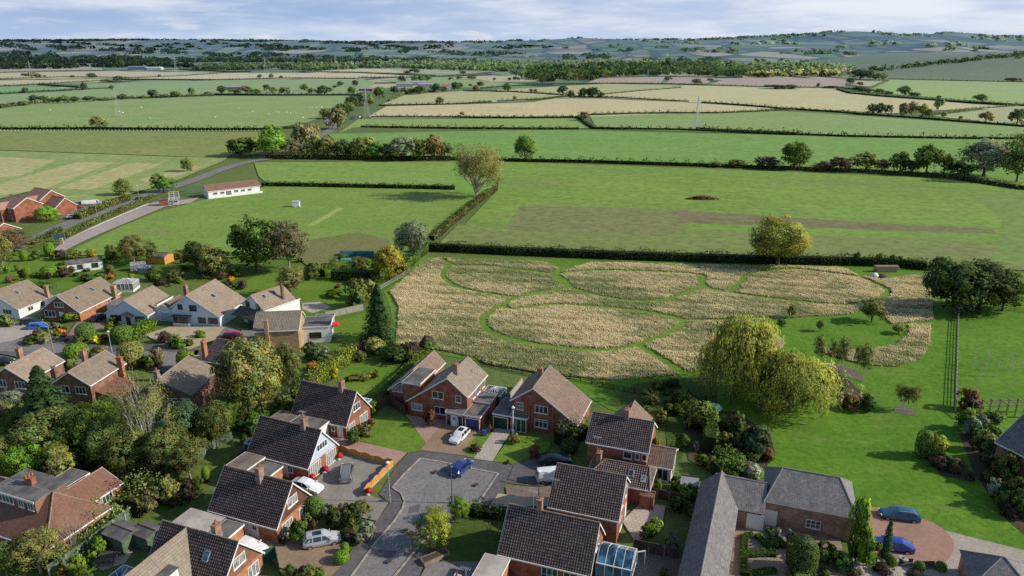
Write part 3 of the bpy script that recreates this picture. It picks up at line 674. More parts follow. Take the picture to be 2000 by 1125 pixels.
h.flat(7.0,12.6,4.2,8.6,0,2.6,BRKO,FELTL,fascia=BLACKT,nm='garage'); h.flat(4.2,6.9,4.4,7.5,0,2.5,BRKO,FELT)
h=House('dark tiled chalet house with roof dormer and cross wing at the photo edge',(-29.6,64.9),159.5,group='dark roofed chalet houses round the close'); h4=h
h.gable(0,10.6,3.5,3.6,6.45,2.4,2.4,BRKO,RDARK,gabmat=HANG); h.chimney(3.6,-.7,4.8,7.2)
h.win('F',0.1,3.4,1.9,1.25,2,gmat=GLC); h.win('F',-1.8,.4,1.8,1.7,3,gmat=GLC); h.win('F',1.6,.4,1.8,1.7,3,gmat=GLC); h.sky('L',3.3,.42,gm=GLB)
def crosswing(h,uc,hw,v_end,zr,ze,roof,wall,v_start=0,sg=1,fascia=WHITE,ridge=RIDGE):
    """wing whose ridge runs off sideways (towards +v for sg 1)"""
    r=MB(); th=.15; L=math.hypot(hw,zr-ze)
    for k in (1,-1):
        q=[(uc,v_start,zr),(uc,sg*v_end,zr),(uc+k*hw,sg*v_end,ze),(uc+k*hw,v_start,ze)]
        uv=[(v_start,L),(sg*v_end,L),(sg*v_end,0),(v_start,0)]
        r.face(q if k*sg<0 else q[::-1],uv if k*sg<0 else uv[::-1]); lo=[(p[0],p[1],p[2]-th) for p in q]; r.face(lo if k*sg>0 else lo[::-1],[(0,0)]*4)
        for i in range(4): r.face([q[i],q[(i+1)%4],lo[(i+1)%4],lo[i]],[(0,0)]*4)
    ro=h.part('wing_roof',r,roof); g=MB().tube([(uc,v_start,zr),(uc,sg*(v_end+.02),zr)],.1,6); h.part('ridge_tiles',g,ridge,ro)
    m=MB(); w=hw-.2; ve=sg*(v_end-.2); zz=ze+(zr-ze)*.2/hw-.15
    m.face([(uc-w,ve,0),(uc+w,ve,0),(uc+w,ve,zz),(uc,ve,zr-.15),(uc-w,ve,zz)]); m.face([(uc+w,ve,0),(uc+w,v_start,0),(uc+w,v_start,zz),(uc+w,ve,zz)]); m.face([(uc-w,v_start,0),(uc-w,ve,0),(uc-w,ve,zz),(uc-w,v_start,zz)])
    h.part('wing_wall',m,wall)
    if fascia:
        u=sg*v_end
        for k in (1,-1): h.part('bargeboard',MB().obox((uc,u,zr-.02),(k*hw,0,ze-zr),(0,0,-.24),(0,sg*.05,0)),fascia)
    return ro
crosswing(h,7.1,3.3,8.6,6.4,2.6,RGRY,BRKO)
h.flat(.3,3.2,3.4,6.6,0,2.4,BRKO,FELT)
dm=MB().box(4.6,5.9,4.2,6.4,3.2,4.9); d_=h.part('dormer',dm,WHITE); MBx=MB().box(4.5,6.0,4.1,6.5,4.9,5.0); h.part('dormer_roof',MBx,FELT,d_)
h.glasshouse(9.6,13.4,3.6,9.0,2.3,2.8,n=5,ridge_axis='v')
# ---- right hand side of the close
h=House('dark tiled chalet house with white glazed conservatory on its end',(9.85,67.9),160.7,group='dark roofed chalet houses round the close'); h5=h
h.gable(0,10.85,3.9,3.7,6.65,2.5,2.5,BRK,RDARK); h.chimney(7.1,-.2,5.2,7.9,.6,.6); h.aerial(8.2,-1.2,5,8.2)
h.win('F',.1,3.3,1.7,1.2,3); h.win('L',4.7,.1,1.9,2.1,3,bars=1); h.win('L',2.7,.9,.8,1.2,1); h.win('L',1.1,.9,.8,1.2,1)
h.glasshouse(-4.0,-.1,-2.2,1.6,2.5,3.5,False,4,base=.6,ridge_axis='u')
fr=MB(); 
for a,b in (((-4.05,-2.2,.1),(-4.9,-2.75,.1)),((-4.9,-2.75,.1),(-4.9,-2.75,2.1)),((-4.9,-2.75,2.1),(-4.05,-2.2,2.1)),((-4.05,-2.2,.1),(-4.05,-2.2,2.1))): fr.bar(a,b,.1)
h.part('door',fr,WHITE)
h.flat(9.2,12.2,4.2,8.4,0,2.5,BRKO,FELTL,nm='garage')
h=House('dark tiled tall brick house with round gable window and white soffits',(14.1,76.2),160.9,group='dark roofed chalet houses round the close'); h6=h
h.gable(0,8.85,4.3,3.3,7.3,3.7,4.4,BRK,RDARK,gabmat=BRKO); h.win('F',1.4,3.6,1.3,1.2,2); h.win('F',-1.1,3.6,.8,1.5,1); h.door('F',-1.5,.9); h.win('F',1.6,.8,1.6,1.3,2)
h.flat(4.4,8.3,4.2,8.6,0,2.6,BRK,FELTL,nm='garage'); h.aerial(8.4,2.3,3,6.5)
h=House('dark tiled brick house with garden room and climbing plants on its end',(19.9,89.1),160.2,group='dark roofed chalet houses round the close'); h7=h
h.gable(0,8.8,3.75,3.9,7.6,4.75,4.75,BRK,RDARK,gabmat=BRKO); h.chimney(3.9,-.2,6.3,8.7)
h.win('L',2.9,3.2,1.2,1.1,1); h.win('L',1.55,3.3,.65,1.0,1); h.win('L',.6,3.3,.65,1.0,1)
h.hip(-1.2,7.6,3.6,9.3,.6,2.2,4.3,2.6,BRK,RDARK); h.sky('L',1.6,.4,.7,1.0,GL); h.sky('L',-.1,.55,.7,1.0,GLC); h.chimney(6.2,6.6,3,5.2,.6,.9); h.aerial(6.5,6.6,5,7.6)
crosswing(h,4.3,2.9,8.8,5.9,3.4,RBRN,BRK,0,-1)
h.shed_roof(-3.4,.1,-3.4,2.6,3.4,3.4,OFFW,RBRN) if False else None
gr=House('brown roofed garden room with glazed front joined to the brick house end',(19.9,89.1),160.2,'garden_room','garden room')
gr.gable(-3.3,.05,3.0,2.7,3.9,2.5,2.5,OFFW,RBRN); gr.win('F',.2,.3,3.2,1.9,4,sill=False); gr.win('L',-1.6,.3,2.2,1.8,3,sill=False)
h=House('dark tiled house roof cut by the bottom edge beside a cream chimney',(-.6,56.2),160.7,group='dark roofed chalet houses round the close')
h.gable(0,6.6,3.6,3.6,6.6,2.5,2.5,BRK,RDARK); h.chimney(5.2,-.2,5.4,7.5,.6,.6,OFFW); h.aerial(4.4,-.6,5,8.6); h.win('F',0,3.3,1.6,1.2,2)
# ---- the two brick houses at the head of the close
h=House('brick house with blue garage door and asymmetric grey brown roof',(-10.3,103.0),71); hb=h
h.gable(0,8.8,7.4,3.5,7.75,2.5,4.9,BRK,RGRY,gabmat=None)
h.chimney(2.6,-.35,6.6,9.0,.6,.9); h.aerial(6.6,-2.6,5.2,7.2)
h.win('F',5.6,.95,1.9,1.25,2,gmat=GLC); h.win('F',1.75,3.65,2.0,1.3,2); h.win('F',1.5,.9,2.0,1.35,2); h.win('F',-1.8,3.6,1.0,1.2,1,bars=1)
for v in (3.6,.15): h.part('brick_pier',MB().box(.08,.22,v-.18,v+.18,0,5.0),BRK)
h.win('R',3.0,3.3,1.0,1.2,2); h.win('R',5.0,3.2,1.6,1.3,3); h.win('R',7.2,3.2,1.2,1.3,2)
h.flat(-1.6,2.6,-6.2,-3.35,0,2.6,BRK,FELT,nm='garage'); h.garage('F',-4.85,2.2,2.0,NAVY,-1.48)
h.flat(-1.5,.2,-3.3,-.2,0,2.55,BRK,FELT,nm='porch'); h.win('F',-.75,.1,.9,2.1,1,-1.38,sill=False); h.door('F',-1.7,.9,2.0,WHITE,-1.38,True); h.win('F',-2.75,.1,.8,2.1,1,-1.38,sill=False)
h.flat(2.62,6.2,-6.2,-3.35,0,3.0,BRK,FELT); h.glasshouse(6.3,9.6,-6.6,-3.4,2.5,3.2,n=4,gm=GL)
h.flat(1.0,7.2,5.4,8.6,0,5.2,BRK,FELT,nm='rear_extension')
hx=House('low brick wing with pink grey roof and glazed triangular gable',(-18.6,108.4),71,'house_wing','house wing')
hx.gable(0,13.3,2.5,2.2,4.6,2.6,2.6,BRK,RBRN)
tri=MB(); tri.face([(.15,1.7,2.35),(.15,-1.7,2.35),(.15,-1.7,2.75),(.15,0,3.95),(.15,1.7,2.75)][::1]); k_=hx.part('window',tri,GLC)
tb=MB().box(.10,.13,-1.7,1.7,2.3,2.42); [tb.bar((.12,v,2.35),(.12,v,3.95-abs(v)*.72),.07) for v in (-1.7,-1.1,-.55,0,.55,1.1,1.7)]; tb.bar((.12,-1.7,2.35),(.12,1.7,2.35),.08); tb.bar((.12,-1.7,2.75),(.12,0,3.97),.08); tb.bar((.12,1.7,2.75),(.12,0,3.97),.08); hx.part('window_frame',tb,WHITE,k_)
h=House('brick house with dark green garage door and long brown roof slope',(3.25,99.8),70.2); hc=h
h.gable(0,8.85,3.8,7.2,7.55,4.8,2.4,BRK,RBRN); h.chimney(5.4,.6,6.2,8.4,.6,.9)
h.win('F',2.2,3.3,1.1,1.3,2,bars=1); h.win('F',-1.3,3.3,2.1,1.3,3); h.win('F',-1.3,.8,2.1,1.4,3,trans=True); h.win('F',-4.9,.9,1.2,1.1,2)
for v in (.7,-3.2): h.part('brick_pier',MB().box(.08,.22,v-.16,v+.16,0,4.6),BRK)
h.flat(-1.2,4.6,3.5,6.3,0,2.65,BRK,FELT,nm='garage'); h.garage('F',4.95,2.3,2.0,DGREEN,-1.08)
h.flat(-1.1,.2,.6,3.45,0,2.6,BRK,FELT,nm='porch'); h.win('F',2.0,.1,2.5,2.2,3,-.98,sill=False)
h.part('garden_wall',MB().box(7.5,14,6.5,6.7,0,1.9),GTIMB)
# ---- the stone roofed barn, link and coach house
h=House('long narrow barn with lichened slate roof',(19.9,61.9),68.7,'barn','barn'); hbn=h
h.gable(-6,20.4,2.55,2.6,5.0,2.7,2.7,BRKX,RSLATE,fascia=None,ridge=RIDGES)
h=House('slate roofed link building with white arched gate door',(27.0,80.4),-19.4,'link_building','outbuilding')
h.gable(-.6,5.75,3.6,4.0,4.7,2.7,2.7,BRKX,RSLATE,fascia=None,ridge=RIDGES)
h.door('R',4.7,1.9,2.3,WHITE)
h=House('brick coach house with hipped slate roof and small white window',(34.5,79.6),-19.4,'coach_house','outbuilding'); hco=h
h.hip(-1.9,8.9,-4.2,4.2,2.0,2.1,6.3,3.5,BRKX,RSLATE,RIDGES,fascia=None)
h.door('R',-.9,1.5,2.3,WHITE); h.win('R',4.1,1.0,1.7,1.15,3,bars=1)
h=House('small slate roofed outbuilding with pyramid roof beside gravel drive',(53.0,64.2),-22,'outbuilding','outbuilding')
h.hip(-3.2,3.4,-3.2,3.2,3.1,3.2,5.0,2.6,BRKX,RSLATE,RIDGES,fascia=None)
h=House('large dark slate roofed brick house beyond the shrub border',G(2010,838,6)[:2],-68,group=None); 
h.gable(-1.0,14,6.0,5.2,8.2,4.9,4.6,BRKB,RSLATE,ridge=RIDGES); h.win('F',1,4,1,1.2,2)
# ================================================================ older red house, lower corner
h=House('red tiled hipped bungalow with flat roofed dormer',G(117.5,954,6.6)[:2],159,'bungalow'); hw=h
h.hip(-3.4,12.6,-3.6,5.4,3.4,3.0,6.6,2.5,BRK,RRED,fascia=WHITE)
h.part('dormer',MB().box(.6,7.6,-1.2,2.9,4.5,6.5),BRKB); dmr=h.part('dormer_roof',MB().box(.3,7.9,-1.6,3.2,6.5,6.68),FELT); h.part('fascia',MB().box(.26,7.94,3.2,3.25,6.42,6.7),WHITE,dmr)
h.win('L',5.6,5.15,2.6,1.1,4,2.9); h.win('L',3.0,5.15,.9,1.1,2,2.9); h.win('L',1.4,5.15,1.0,1.1,2,2.9); h.chimney(4.2,.6,6.5,7.5,1.3,.6,BRK,3)
h.win('L',2.4,.9,2.0,1.4,3,5.2); h.win('L',-.7,.9,1.2,1.4,2,5.2); h.win('L',8.3,.9,1.6,1.4,3,5.2); h.door('L',6,1,2.1,BLACKT,5.2)
h=House('red tiled garden wing with white windows behind the hipped bungalow',G(200,914,4)[:2],-110,'house_wing','house wing')
h.gable(0,6.4,3.2,2.4,4.1,2.5,2.6,BRKO,RRED); h.win('L',2.4,1.0,1.6,1.2,3); h.win('L',4.9,1.0,1.1,1.2,1); h.flat(0,5,-6,-2.6,0,2.7,BRK,FELT)
# ================================================================ middle row (backs to the trees)
h=House('brick house with tan roof nearest the parked dark car on the lane',(-84.1,108.6),81.7); h.gable(0,8.4,3.6,3.7,7.0,4.7,4.7,BRKB,RTAN); h.chimney(5.6,2.2,5.2,7.8,.9,.6)
h.win('F',1.6,3.2,1.9,1.3,3); h.win('F',-1.9,3.1,1.9,1.3,3); h.win('F',-1.6,.8,2,1.4,3)
h=House('brick house with tan roof between the round lane trees',(-72.6,106.8),81.3); h.gable(0,9.0,3.4,3.6,7.0,4.8,4.8,BRKB,RTAN); h.chimney(6.2,1.9,5.6,8.0,.9,.6); h.chimney(7.2,-3.9,0,6.6,.6,.9,BRKO)
h.win('F',-1.5,3.0,1.9,1.3,3); h.win('F',1.3,3.0,1.5,1.3,2); h.shed_roof(1.0,7.0,-3.3,-6.6,3.2,2.2,BRK,RRED)
h=House('brick house with one grey and one tan roof slope beside the carport',(-56.4,103.4),84); h.gable(0,9.6,5.2,5.3,7.2,3.6,4.7,BRKB,RTAN,fascia=plain('teal_board',(.10,.17,.18),.6)); h.chimney(.9,.5,6.4,8.2,.7,.6)
h.win('F',-2.0,2.8,1.6,1.1,2); h.win('F',-4.0,2.9,1.2,1.1,2); h.win('F',-3.6,.4,2.0,1.8,3,gmat=GLC)
cp=House('flat roofed open carport between two brick houses',G(376,738)[:2],84,'carport','carport'); cp.part('roof',MB().box(-1.6,4.4,-2.0,1.8,2.4,2.55),FELTL)
for u in (-1.5,4.3):
    for v in (-1.9,1.7): cp.part('post',MB().box(u-.06,u+.06,v-.06,v+.06,0,2.4),TIMB)
h=House('brick house with dark grey ribbed roof behind the big yellow green tree',G(482,670,7.0)[:2],161); h.gable(0,6.6,4.6,4.2,7.0,4.6,4.6,BRKT,RDARK); h.chimney(6.3,3.6,0,7.9,.6,.8,BRKO); h.chimney(.3,.2,6.2,7.8,.6,.6,BRKO)
# ================================================================ upper row
h=House('white rendered bungalow with broad tan roof at the edge of the row',(-115.6,150.4),76); h.gable(0,9.4,6.6,6.6,5.9,2.4,2.4,OFFW,RTAN,gabmat=None); h.sky('R',4.2,.35); h.win('R',3.2,1.0,1.4,1.0,2); h.win('R',6.6,1.0,1.6,1.0,2); h.win('F',-3.2,.9,2.4,1.2,3); h.win('F',1.2,.9,2,1.2,3); h.chimney(8.2,-6.3,0,5.2,.6,.9,BRKT)
h.flat(6.2,11,-10.4,-7.0,0,2.5,OFFW,FELT); 
h=House('brown brick chalet with broad tan roof and white fascia',(-99.2,147.6),82); h.gable(0,14,4.9,4.7,6.0,2.4,2.4,BRKO,RTAN,gabmat=HANG,gab_z=.4); h.win('F',.1,3.3,2.2,1.1,3); h.win('F',2.7,.9,2.7,1.5,3); h.win('F',-2.9,.9,2.0,1.4,3); h.door('F',-.1,1.0,2.1,WHITE); h.sky('R',8.6,.35,.8,1.3); h.sky('R',3.2,.42,.8,1.0); h.win('R',9.6,1.0,1,1,1)
h.chimney(11,-5.2,0,4.9,.7,1.0,BRKT)
h=House('white gabled chalet with tan roof and small dark porch',(-83.8,145.8),81.4); h.gable(0,10.3,5.2,5.1,5.7,2.4,2.4,PALEBL,RTAN); h.win('F',2.7,.8,2.5,1.2,4,fmat=BLACKT); h.win('F',-3.0,.8,2.2,1.2,3,fmat=BLACKT); h.door('F',-.2,.9,2.0,BLACKT)
crosswing_=MB(); h.part('porch_roof',MB().obox((-1.4,-.2,2.9),(1.5,0,0),(0,1.6,-.8),(0,0,.1)).obox((-1.4,-.2,2.9),(1.5,0,0),(0,-1.6,-.8),(0,0,.1)),BLACKT); h.flat(5.0,10,5.2,8.6,0,2.5,OFFW,FELTB)
h=House('large pale blue boarded chalet with tan roof and garage wing',(-69.9,145.2),80.8); h.gable(0,11.6,4.2,7.2,7.0,4.0,2.4,PALEBL,RTAN,gabmat=None); h.win('F',1.9,3.6,1.1,1.1,1,fmat=BLACKT); h.win('F',-1.1,3.4,1.7,1.3,2,fmat=BLACKT); h.win('F',-2.8,.8,1.8,1.2,3,fmat=BLACKT); h.win('F',-5.4,.8,2.2,1.2,3,fmat=BLACKT); h.chimney(2.6,1.6,6.0,8.2,.8,.7); h.sky('R',5.4,.4,1.0,1.2); h.part('bay_window',MB().box(-.7,.3,-.2,3.6,0,.75),WHITE); h.win('F',1.7,.8,3.4,1.3,4,-.6,fmat=BLACKT); h.part('bay_roof',MB().box(-1.0,.3,-.5,3.9,2.2,2.35),BLACKT)
gg=House('small white gabled garage wing with grey door',G(317,595,4.0)[:2],80.8,'garage','garage'); gg.gable(0,6.5,2.6,3.2,4.0,2.4,2.2,PALEBL,RBRN); gg.garage('F',-.2,2.3,2.0,GREYDOOR); gg.flat(1.6,7.5,2.5,5.8,0,3.3,PALEBL,FELT)
h=House('white walled house with black lower roof and tall chimney',(-56.1,145.5),57); h.gable(0,8.5,3.9,4.0,6.9,4.2,4.2,WHITE,RTAN); h.win('F',1.7,3.9,1.3,1.2,2,fmat=BLACKT); h.win('F',-1.7,3.9,1.3,1.2,2,fmat=BLACKT); h.chimney(6.0,-2.9,4,8.0,.5,.6,BRKB); h.sky('R',2.4,.3,.8,1.1); h.sky('R',5.2,.25,.8,1.1)
h.part('lower_roof',MB().obox((-2.4,-4.4,2.3),(2.5,0,1.3),(0,8.6,0),(0,0,.14)),RDARK); h.win('F',2.4,.7,2.2,1.4,3); h.win('F',-1.4,.7,2.2,1.4,3); h.part('lower_wall',MB().box(-1.9,.15,-4.2,-.6,0,2.2),BLACKT); h.flat(8.4,11,-2.5,2.5,0,3.4,WHITE,FELT)
h=House('tan brick house with weathered tiled roof and outside chimney stack',(-51.0,134.2),6.7); h.gable(0,8.8,3.3,4.7,7.2,5.0,4.9,BRKT,RGRY,gabmat=None); h.chimney(2.7,-4.7,0,7.0,.7,.7,BRKT); h.chimney(8.4,0,4,6,.1,.1,BRKT,0)
h=House('flat dark roofed white extension beside the tan brick house',G(592,671)[:2],6.7,'house_extension','extension'); h.flat(0,5.6,0,6.0,0,3.6,WHITE,FELT); h.W=dict(a=.1,b=5.5,wl=6,wr=0,v0=0); h.win('R',2.6,1.1,2.4,1.2,1,-.0+.115,fmat=BLACKT); h.flat(1.5,5.4,6.5,10,0,2.6,GTIMB,FELT)
# ---- houses by the main road
h=House('new brick house with pink tiled roof nearest the main road bend',G(37,385,7.6)[:2],-30,group='new brick houses off the main road'); h.gable(-6,5,5,5,8.0,5,5,BRK,RPINK); crosswing(h,-1.5,2.6,7.4,6.4,4.4,RPINK,BRK,0,-1); h.win('R',2,3.2,1.3,1.2,2); h.win('R',2,.9,1.6,1.2,2); h.win('F',0,3.2,1.4,1.2,2)
h=House('new brick house with pink tiled roof and dormered garage wing',G(85,371,7.6)[:2],-30,group='new brick houses off the main road'); h.gable(-6,5,4.6,4.6,8.0,5,5,BRK,RPINK); crosswing(h,1.2,2.0,6.4,6.2,4.6,RPINK,BRKO,0,-1); h.gable(5.2,13,4,4,6,2.8,2.8,BRK,RPINK,wname='garage'); h.win('R',3.6,.9,1.6,1.2,2); h.win('R',9,.9,1.6,1.2,2)
h=House('new brick house mostly hidden behind the roadside trees',G(-6,436,7)[:2],-30,group='new brick houses off the main road'); h.gable(-6,4,4.6,4.6,7.6,5,5,BRK,RPINK); h.win('R',2,3.2,1.2,1.2,2)
h=House('long white cricket pavilion with low red brown roof',G(398.5,363,4.6)[:2],math.degrees(math.atan2(G(501,352,4.6)[1]-G(398.5,363,4.6)[1],G(501,352,4.6)[0]-G(398.5,363,4.6)[0])),'pavilion','pavilion'); L_=(G(501,352,4.6)-G(398.5,363,4.6)).length
h.gable(0,L_,3.4,3.9,4.8,3.0,2.9,WHITE,RPAV); 
for i in range(6): h.win('R',L_*(.14+.13*i),1.2,1.7,1.0,3)
h.door('R',L_*.37,1.0,2.0,BLACKT); h.door('R',L_*.41,1.0,2.0,BLACKT); h.part('terrace',MB().box(-.5,L_,-6.0,-3.7,0,.45),CONC); h.part('terrace_fence',MB().box(-.5,L_,-6.2,-6.05,.0,1.0),WHITE)
# ================================================================ ground, fields, lawns, roads
_lev=[0]
def poly(name,pts,mat,z=None,kind='structure',label=None,cat=None,px=True):
    _lev[0]+=1; zz=.02+.004*_lev[0] if z is None else z
    W=[G(*p) if px else Vector((*p,0)) for p in pts]; o0=W[0].copy()
    m=MB(); 
    a=sum((W[i].x*W[(i+1)%len(W)].y-W[(i+1)%len(W)].x*W[i].y) for i in range(len(W)))
    if a<0: W=W[::-1]
    m.face([(p.x-o0.x,p.y-o0.y,0) for p in W],[(p.x,p.y) for p in W])
    o=m.build(name,mat); o.location=(o0.x,o0.y,zz); return tag(o,label,cat,None,kind)
def smooth_line(pts,k=4,closed=False):
    P=[np.array(p,float) for p in pts]; out=[]; n=len(P)
    for i in range(n if closed else n-1):
        p0,p1,p2,p3=(P[(i+j)%n] if closed else P[min(max(i+j,0),n-1)] for j in (-1,0,1,2))
        for t in np.arange(k)/k:
            out.append(.5*((2*p1)+(p2-p0)*t+(2*p0-5*p1+4*p2-p3)*t*t+(3*p1-p0-3*p2+p3)*t**3))
    if not closed: out.append(P[-1])
    return [tuple(q) for q in out]
def strip(name,pts,w,mat,h=0,kind='structure',z=None,label=None,cat=None,sm=True):
    _lev[0]+=1; zz=.02+.004*_lev[0] if z is None else z
    W=[G(*p) for p in (smooth_line(pts) if sm else pts)]; o0=W[0].copy(); m=MB(); L=[];Rr=[]
    for i,p in enumerate(W):
        d=(W[min(i+1,len(W)-1)]-W[max(i-1,0)]).normalized(); s=Vector((-d.y,d.x,0))*w/2
        L.append(p-o0+s); Rr.append(p-o0-s)
    up=Vector((0,0,h))
    for i in range(len(W)-1):
        m.face([Rr[i]+up,Rr[i+1]+up,L[i+1]+up,L[i]+up])
        if h: m.face([L[i]+up,L[i+1]+up,L[i+1],L[i]]); m.face([Rr[i],Rr[i+1],Rr[i+1]+up,Rr[i]+up])
    o=m.build(name,mat); o.location=(o0.x,o0.y,zz); return tag(o,label,cat,None,kind)
# base sheet: rough garden ground and vale beyond
gm=ground('rough_ground',(.10,.15,.035),(.145,.19,.05),.02,1.2,c3=(.15,.14,.065),far=True)
b=MB(); b.face([(-9000,-200,0),(9000,-200,0),(9000,14000,0),(-9000,14000,0)]); o=b.build('ground',gm); o['kind']='structure'
LAWN=ground('garden_lawn',(.10,.20,.016),(.15,.25,.026),.10,1.6,c3=(.15,.18,.04),worn=((.22,.21,.08),.22,.5),blotch=.6)
LAWNB=ground('big_lawn',(.082,.19,.014),(.13,.255,.02),.07,1.2,stripe=(.35,2.4,.22),c3=(.075,.16,.014),worn=((.18,.23,.055),.10,.6),blotch=.6)
LAWND=ground('shaded_lawn',(.06,.10,.018),(.085,.12,.025),.08,1.3)
MOWN=ground('mown_path',(.13,.225,.028),(.165,.255,.04),.06,1.0)
SOIL=ground('bed_soil',(.07,.055,.035),(.10,.085,.05),.3,3,c3=(.06,.07,.025))
BARKC=ground('bark_chip',(.15,.115,.10),(.20,.16,.14),.5,4)
TARM=ground('tarmac',(.20,.188,.184),(.245,.23,.224),.12,2.5,c3=(.175,.165,.163),worn=((.28,.262,.25),.12,.45)); PAVE=ground('pavement_tarmac',(.115,.107,.107),(.155,.143,.142),.15,2.5,c3=(.08,.075,.08))
TARMD=ground('old_tarmac',(.19,.18,.172),(.25,.235,.22),.15,2.5)
PINK=paving('pink_block_paving',(.36,.22,.18),(.44,.28,.23),.3,.15,.35); BROWNB=paving('brown_block_paving',(.27,.18,.12),(.34,.24,.16),.3,.15,.2); CRET=paving('printed_concrete',(.26,.23,.20),(.30,.27,.235),.4,.2,-.2)
SLAB=paving('pale_slabs',(.42,.36,.30),(.47,.41,.34),.6,.6,.35); GRAVEL=ground('gravel',(.36,.31,.25),(.44,.38,.31),.3,5); GOLDG=ground('golden_gravel',(.42,.34,.22),(.50,.41,.27),.3,5); ROSE=paving('red_block_circle',(.33,.19,.14),(.40,.24,.18),.3,.15,.6)
KERB=plain('kerb_stone',(.27,.24,.21),.9,.2,1.2,c2=(.40,.35,.30))
# gardens of the estate
poly('lawn',[(0,470),(150,488),(600,505),(830,500),(760,570),(775,690),(690,700),(560,640),(480,560),(300,540),(0,560)],ground('garden_turf',(.085,.15,.018),(.12,.20,.022),.06,1.2,c3=(.10,.11,.03)))
poly('lawn',[(0,500),(60,495),(175,505),(160,520),(110,535),(60,550),(0,552)],LAWN)
poly('lawn',[(110,552),(150,545),(230,555),(225,567),(165,560),(112,567)],LAWN)
poly('lawn',[(452,560),(500,540),(560,525),(600,528),(560,545),(520,570),(485,584),(465,580)],LAWN)
poly('lawn',[(560,575),(600,545),(660,538),(720,545),(705,570),(690,600),(640,612),(585,590)],LAWN)
poly('lawn',[(645,632),(710,612),(775,640),(770,690),(700,680),(655,665)],LAWN)
poly('lawn',[(655,722),(700,709),(770,711),(790,735),(740,765),(700,775),(665,760)],LAWN)
poly('lawn',[(300,960),(345,945),(395,955),(400,985),(330,1015),(310,1000)],LAWND)
poly('patio',[(590,592),(625,590),(648,600),(610,612),(590,604)],SLAB)
poly('patio',[(176,1100),(195,1080),(230,1070),(262,1075),(245,1100),(200,1115)],SLAB)
# the large right hand garden
poly('lawn',[(860,503),(1130,508),(1830,520),(1870,560),(2010,560),(2010,1130),(1990,1090),(1680,1010),(1640,940),(1480,935),(1380,905),(1330,840),(1190,800),(1090,740),(1000,718),(930,705),(840,690),(775,700),(765,570),(825,505)],LAWNB)
poly('lawn',[(820,500),(865,505),(850,512),(790,556),(768,580),(783,605),(778,700),(765,700),(770,640),(762,600),(750,570),(790,540)],MOWN)
poly('lawn',[(1180,790),(1240,750),(1400,730),(1400,800),(1340,845),(1330,905),(1305,905),(1300,830),(1230,800)],LAWND)
poly('planting_bed',[(1330,830),(1380,800),(1440,805),(1505,850),(1515,890),(1490,920),(1440,935),(1390,925),(1345,900)],SOIL)
poly('planting_bed',[(1625,735),(1650,735),(1705,790),(1690,803),(1640,795),(1625,770)],SOIL)
poly('planting_bed',[(1870,840),(1910,850),(2005,960),(2005,1050),(1960,1010),(1900,920)],SOIL)
poly('planting_bed',[(1795,880),(1840,885),(1905,930),(1900,942),(1840,930)],SOIL)
poly('bark_bed',smooth_line([(1590,711),(1620,711),(1660,719),(1684,734),(1687,745),(1662,739),(1625,722)],3,True),BARKC)
poly('bark_bed',smooth_line([(1745,797),(1765,794),(1790,808),(1780,812),(1750,806)],3,True),BARKC)
# close: pavement, road, drives
poly('pavement',[(645,1130),(666,1106),(687,1074),(720,1041),(735,1019),(761,984),(740,966),(772,915),(798,885),(822,880),(907,890),(925,896),(962,902),(1000,909),(1066,890),(1092,932),(1058,952),(990,945),(950,1000),(890,1012),(846,1045),(838,1075),(818,1130)],PAVE)
RD=[(684,1130),(737.5,1056.5),(770,1019),(786,995),(790,981),(784,966),(766,954),(790,926.5),(821,896.5),(865,904),(910,914),(973,926),(933,986),(890,1005),(856,1030),(826,1059),(768,1130)]
poly('road',RD,TARM)
strip('kerb',RD[:9],.24,KERB,.1,sm=False); strip('kerb',RD[8:12],.28,KERB,.05,sm=False); strip('kerb',RD[11:],.24,KERB,.1,sm=False)
for q in ([(800,990),(822,985),(818,1000),(797,1004)],[(740,1075),(775,1078),(765,1092),(728,1088)],[(862,915),(905,922),(900,928),(856,921)]): poly('road_patch',q,PAVE)
poly('road_patch',[(842,944),(858,947),(846,968),(816,965)],ground('road_patch',(.20,.185,.175),(.24,.22,.21),.3,3))
poly('driveway',[(640,852),(690,861),(796,885),(770,910),(659,880)],PINK)
poly('driveway',[(500,955),(612,950),(620,937),(661,893),(661,880),(752,905),(766,910),(712,966),(760,982),(736,1019),(700,1011),(635,1010),(610,975),(560,965),(505,975)],CRET)
poly('driveway',[(440,1040),(495,1046),(542,1064),(592,1056),(665,1050),(682,1076),(666,1108),(645,1130),(620,1130),(545,1110),(517,1084),(460,1070)],BROWNB)
poly('lawn',[(700,862),(712,836),(732,815),(792,815),(832,865),(822,881),(797,886)],LAWN)
poly('driveway',[(792,812),(872,822),(832,866)],PINK)
poly('driveway',[(832,866),(872,820),(950,830),(940,845),(917,867),(904,891),(822,881)],BROWNB)
poly('lawn',[(917,866),(940,845),(968,838),(930,897),(904,891)],LAWN)
poly('driveway',[(967,838),(1000,840),(962,903),(925,897)],SLAB)
poly('lawn',[(1000,850),(1037,855),(1075,865),(1072,882),(1002,908),(962,903)],LAWN)
poly('driveway',[(1004,909),(1020,900),(1068,889),(1095,880),(1100,930),(1060,952),(992,938)],ground('dark_drive',(.12,.11,.11),(.15,.14,.135),.3,3))
poly('driveway',[(987,952),(1060,953),(1110,945),(1090,985),(990,968)],ground('brown_drive',(.20,.15,.12),(.25,.19,.15),.3,3))
poly('gravel_bed',[(955,992),(973,966),(1020,972),(1075,975),(1070,990)],GOLDG)
poly('lawn',[(842,1064),(880,1030),(910,1014),(985,1019),(975,1096),(865,1102)],LAWND)
poly('driveway',[(820,1130),(838,1098),(875,1100),(990,1098),(985,1130)],TARMD)
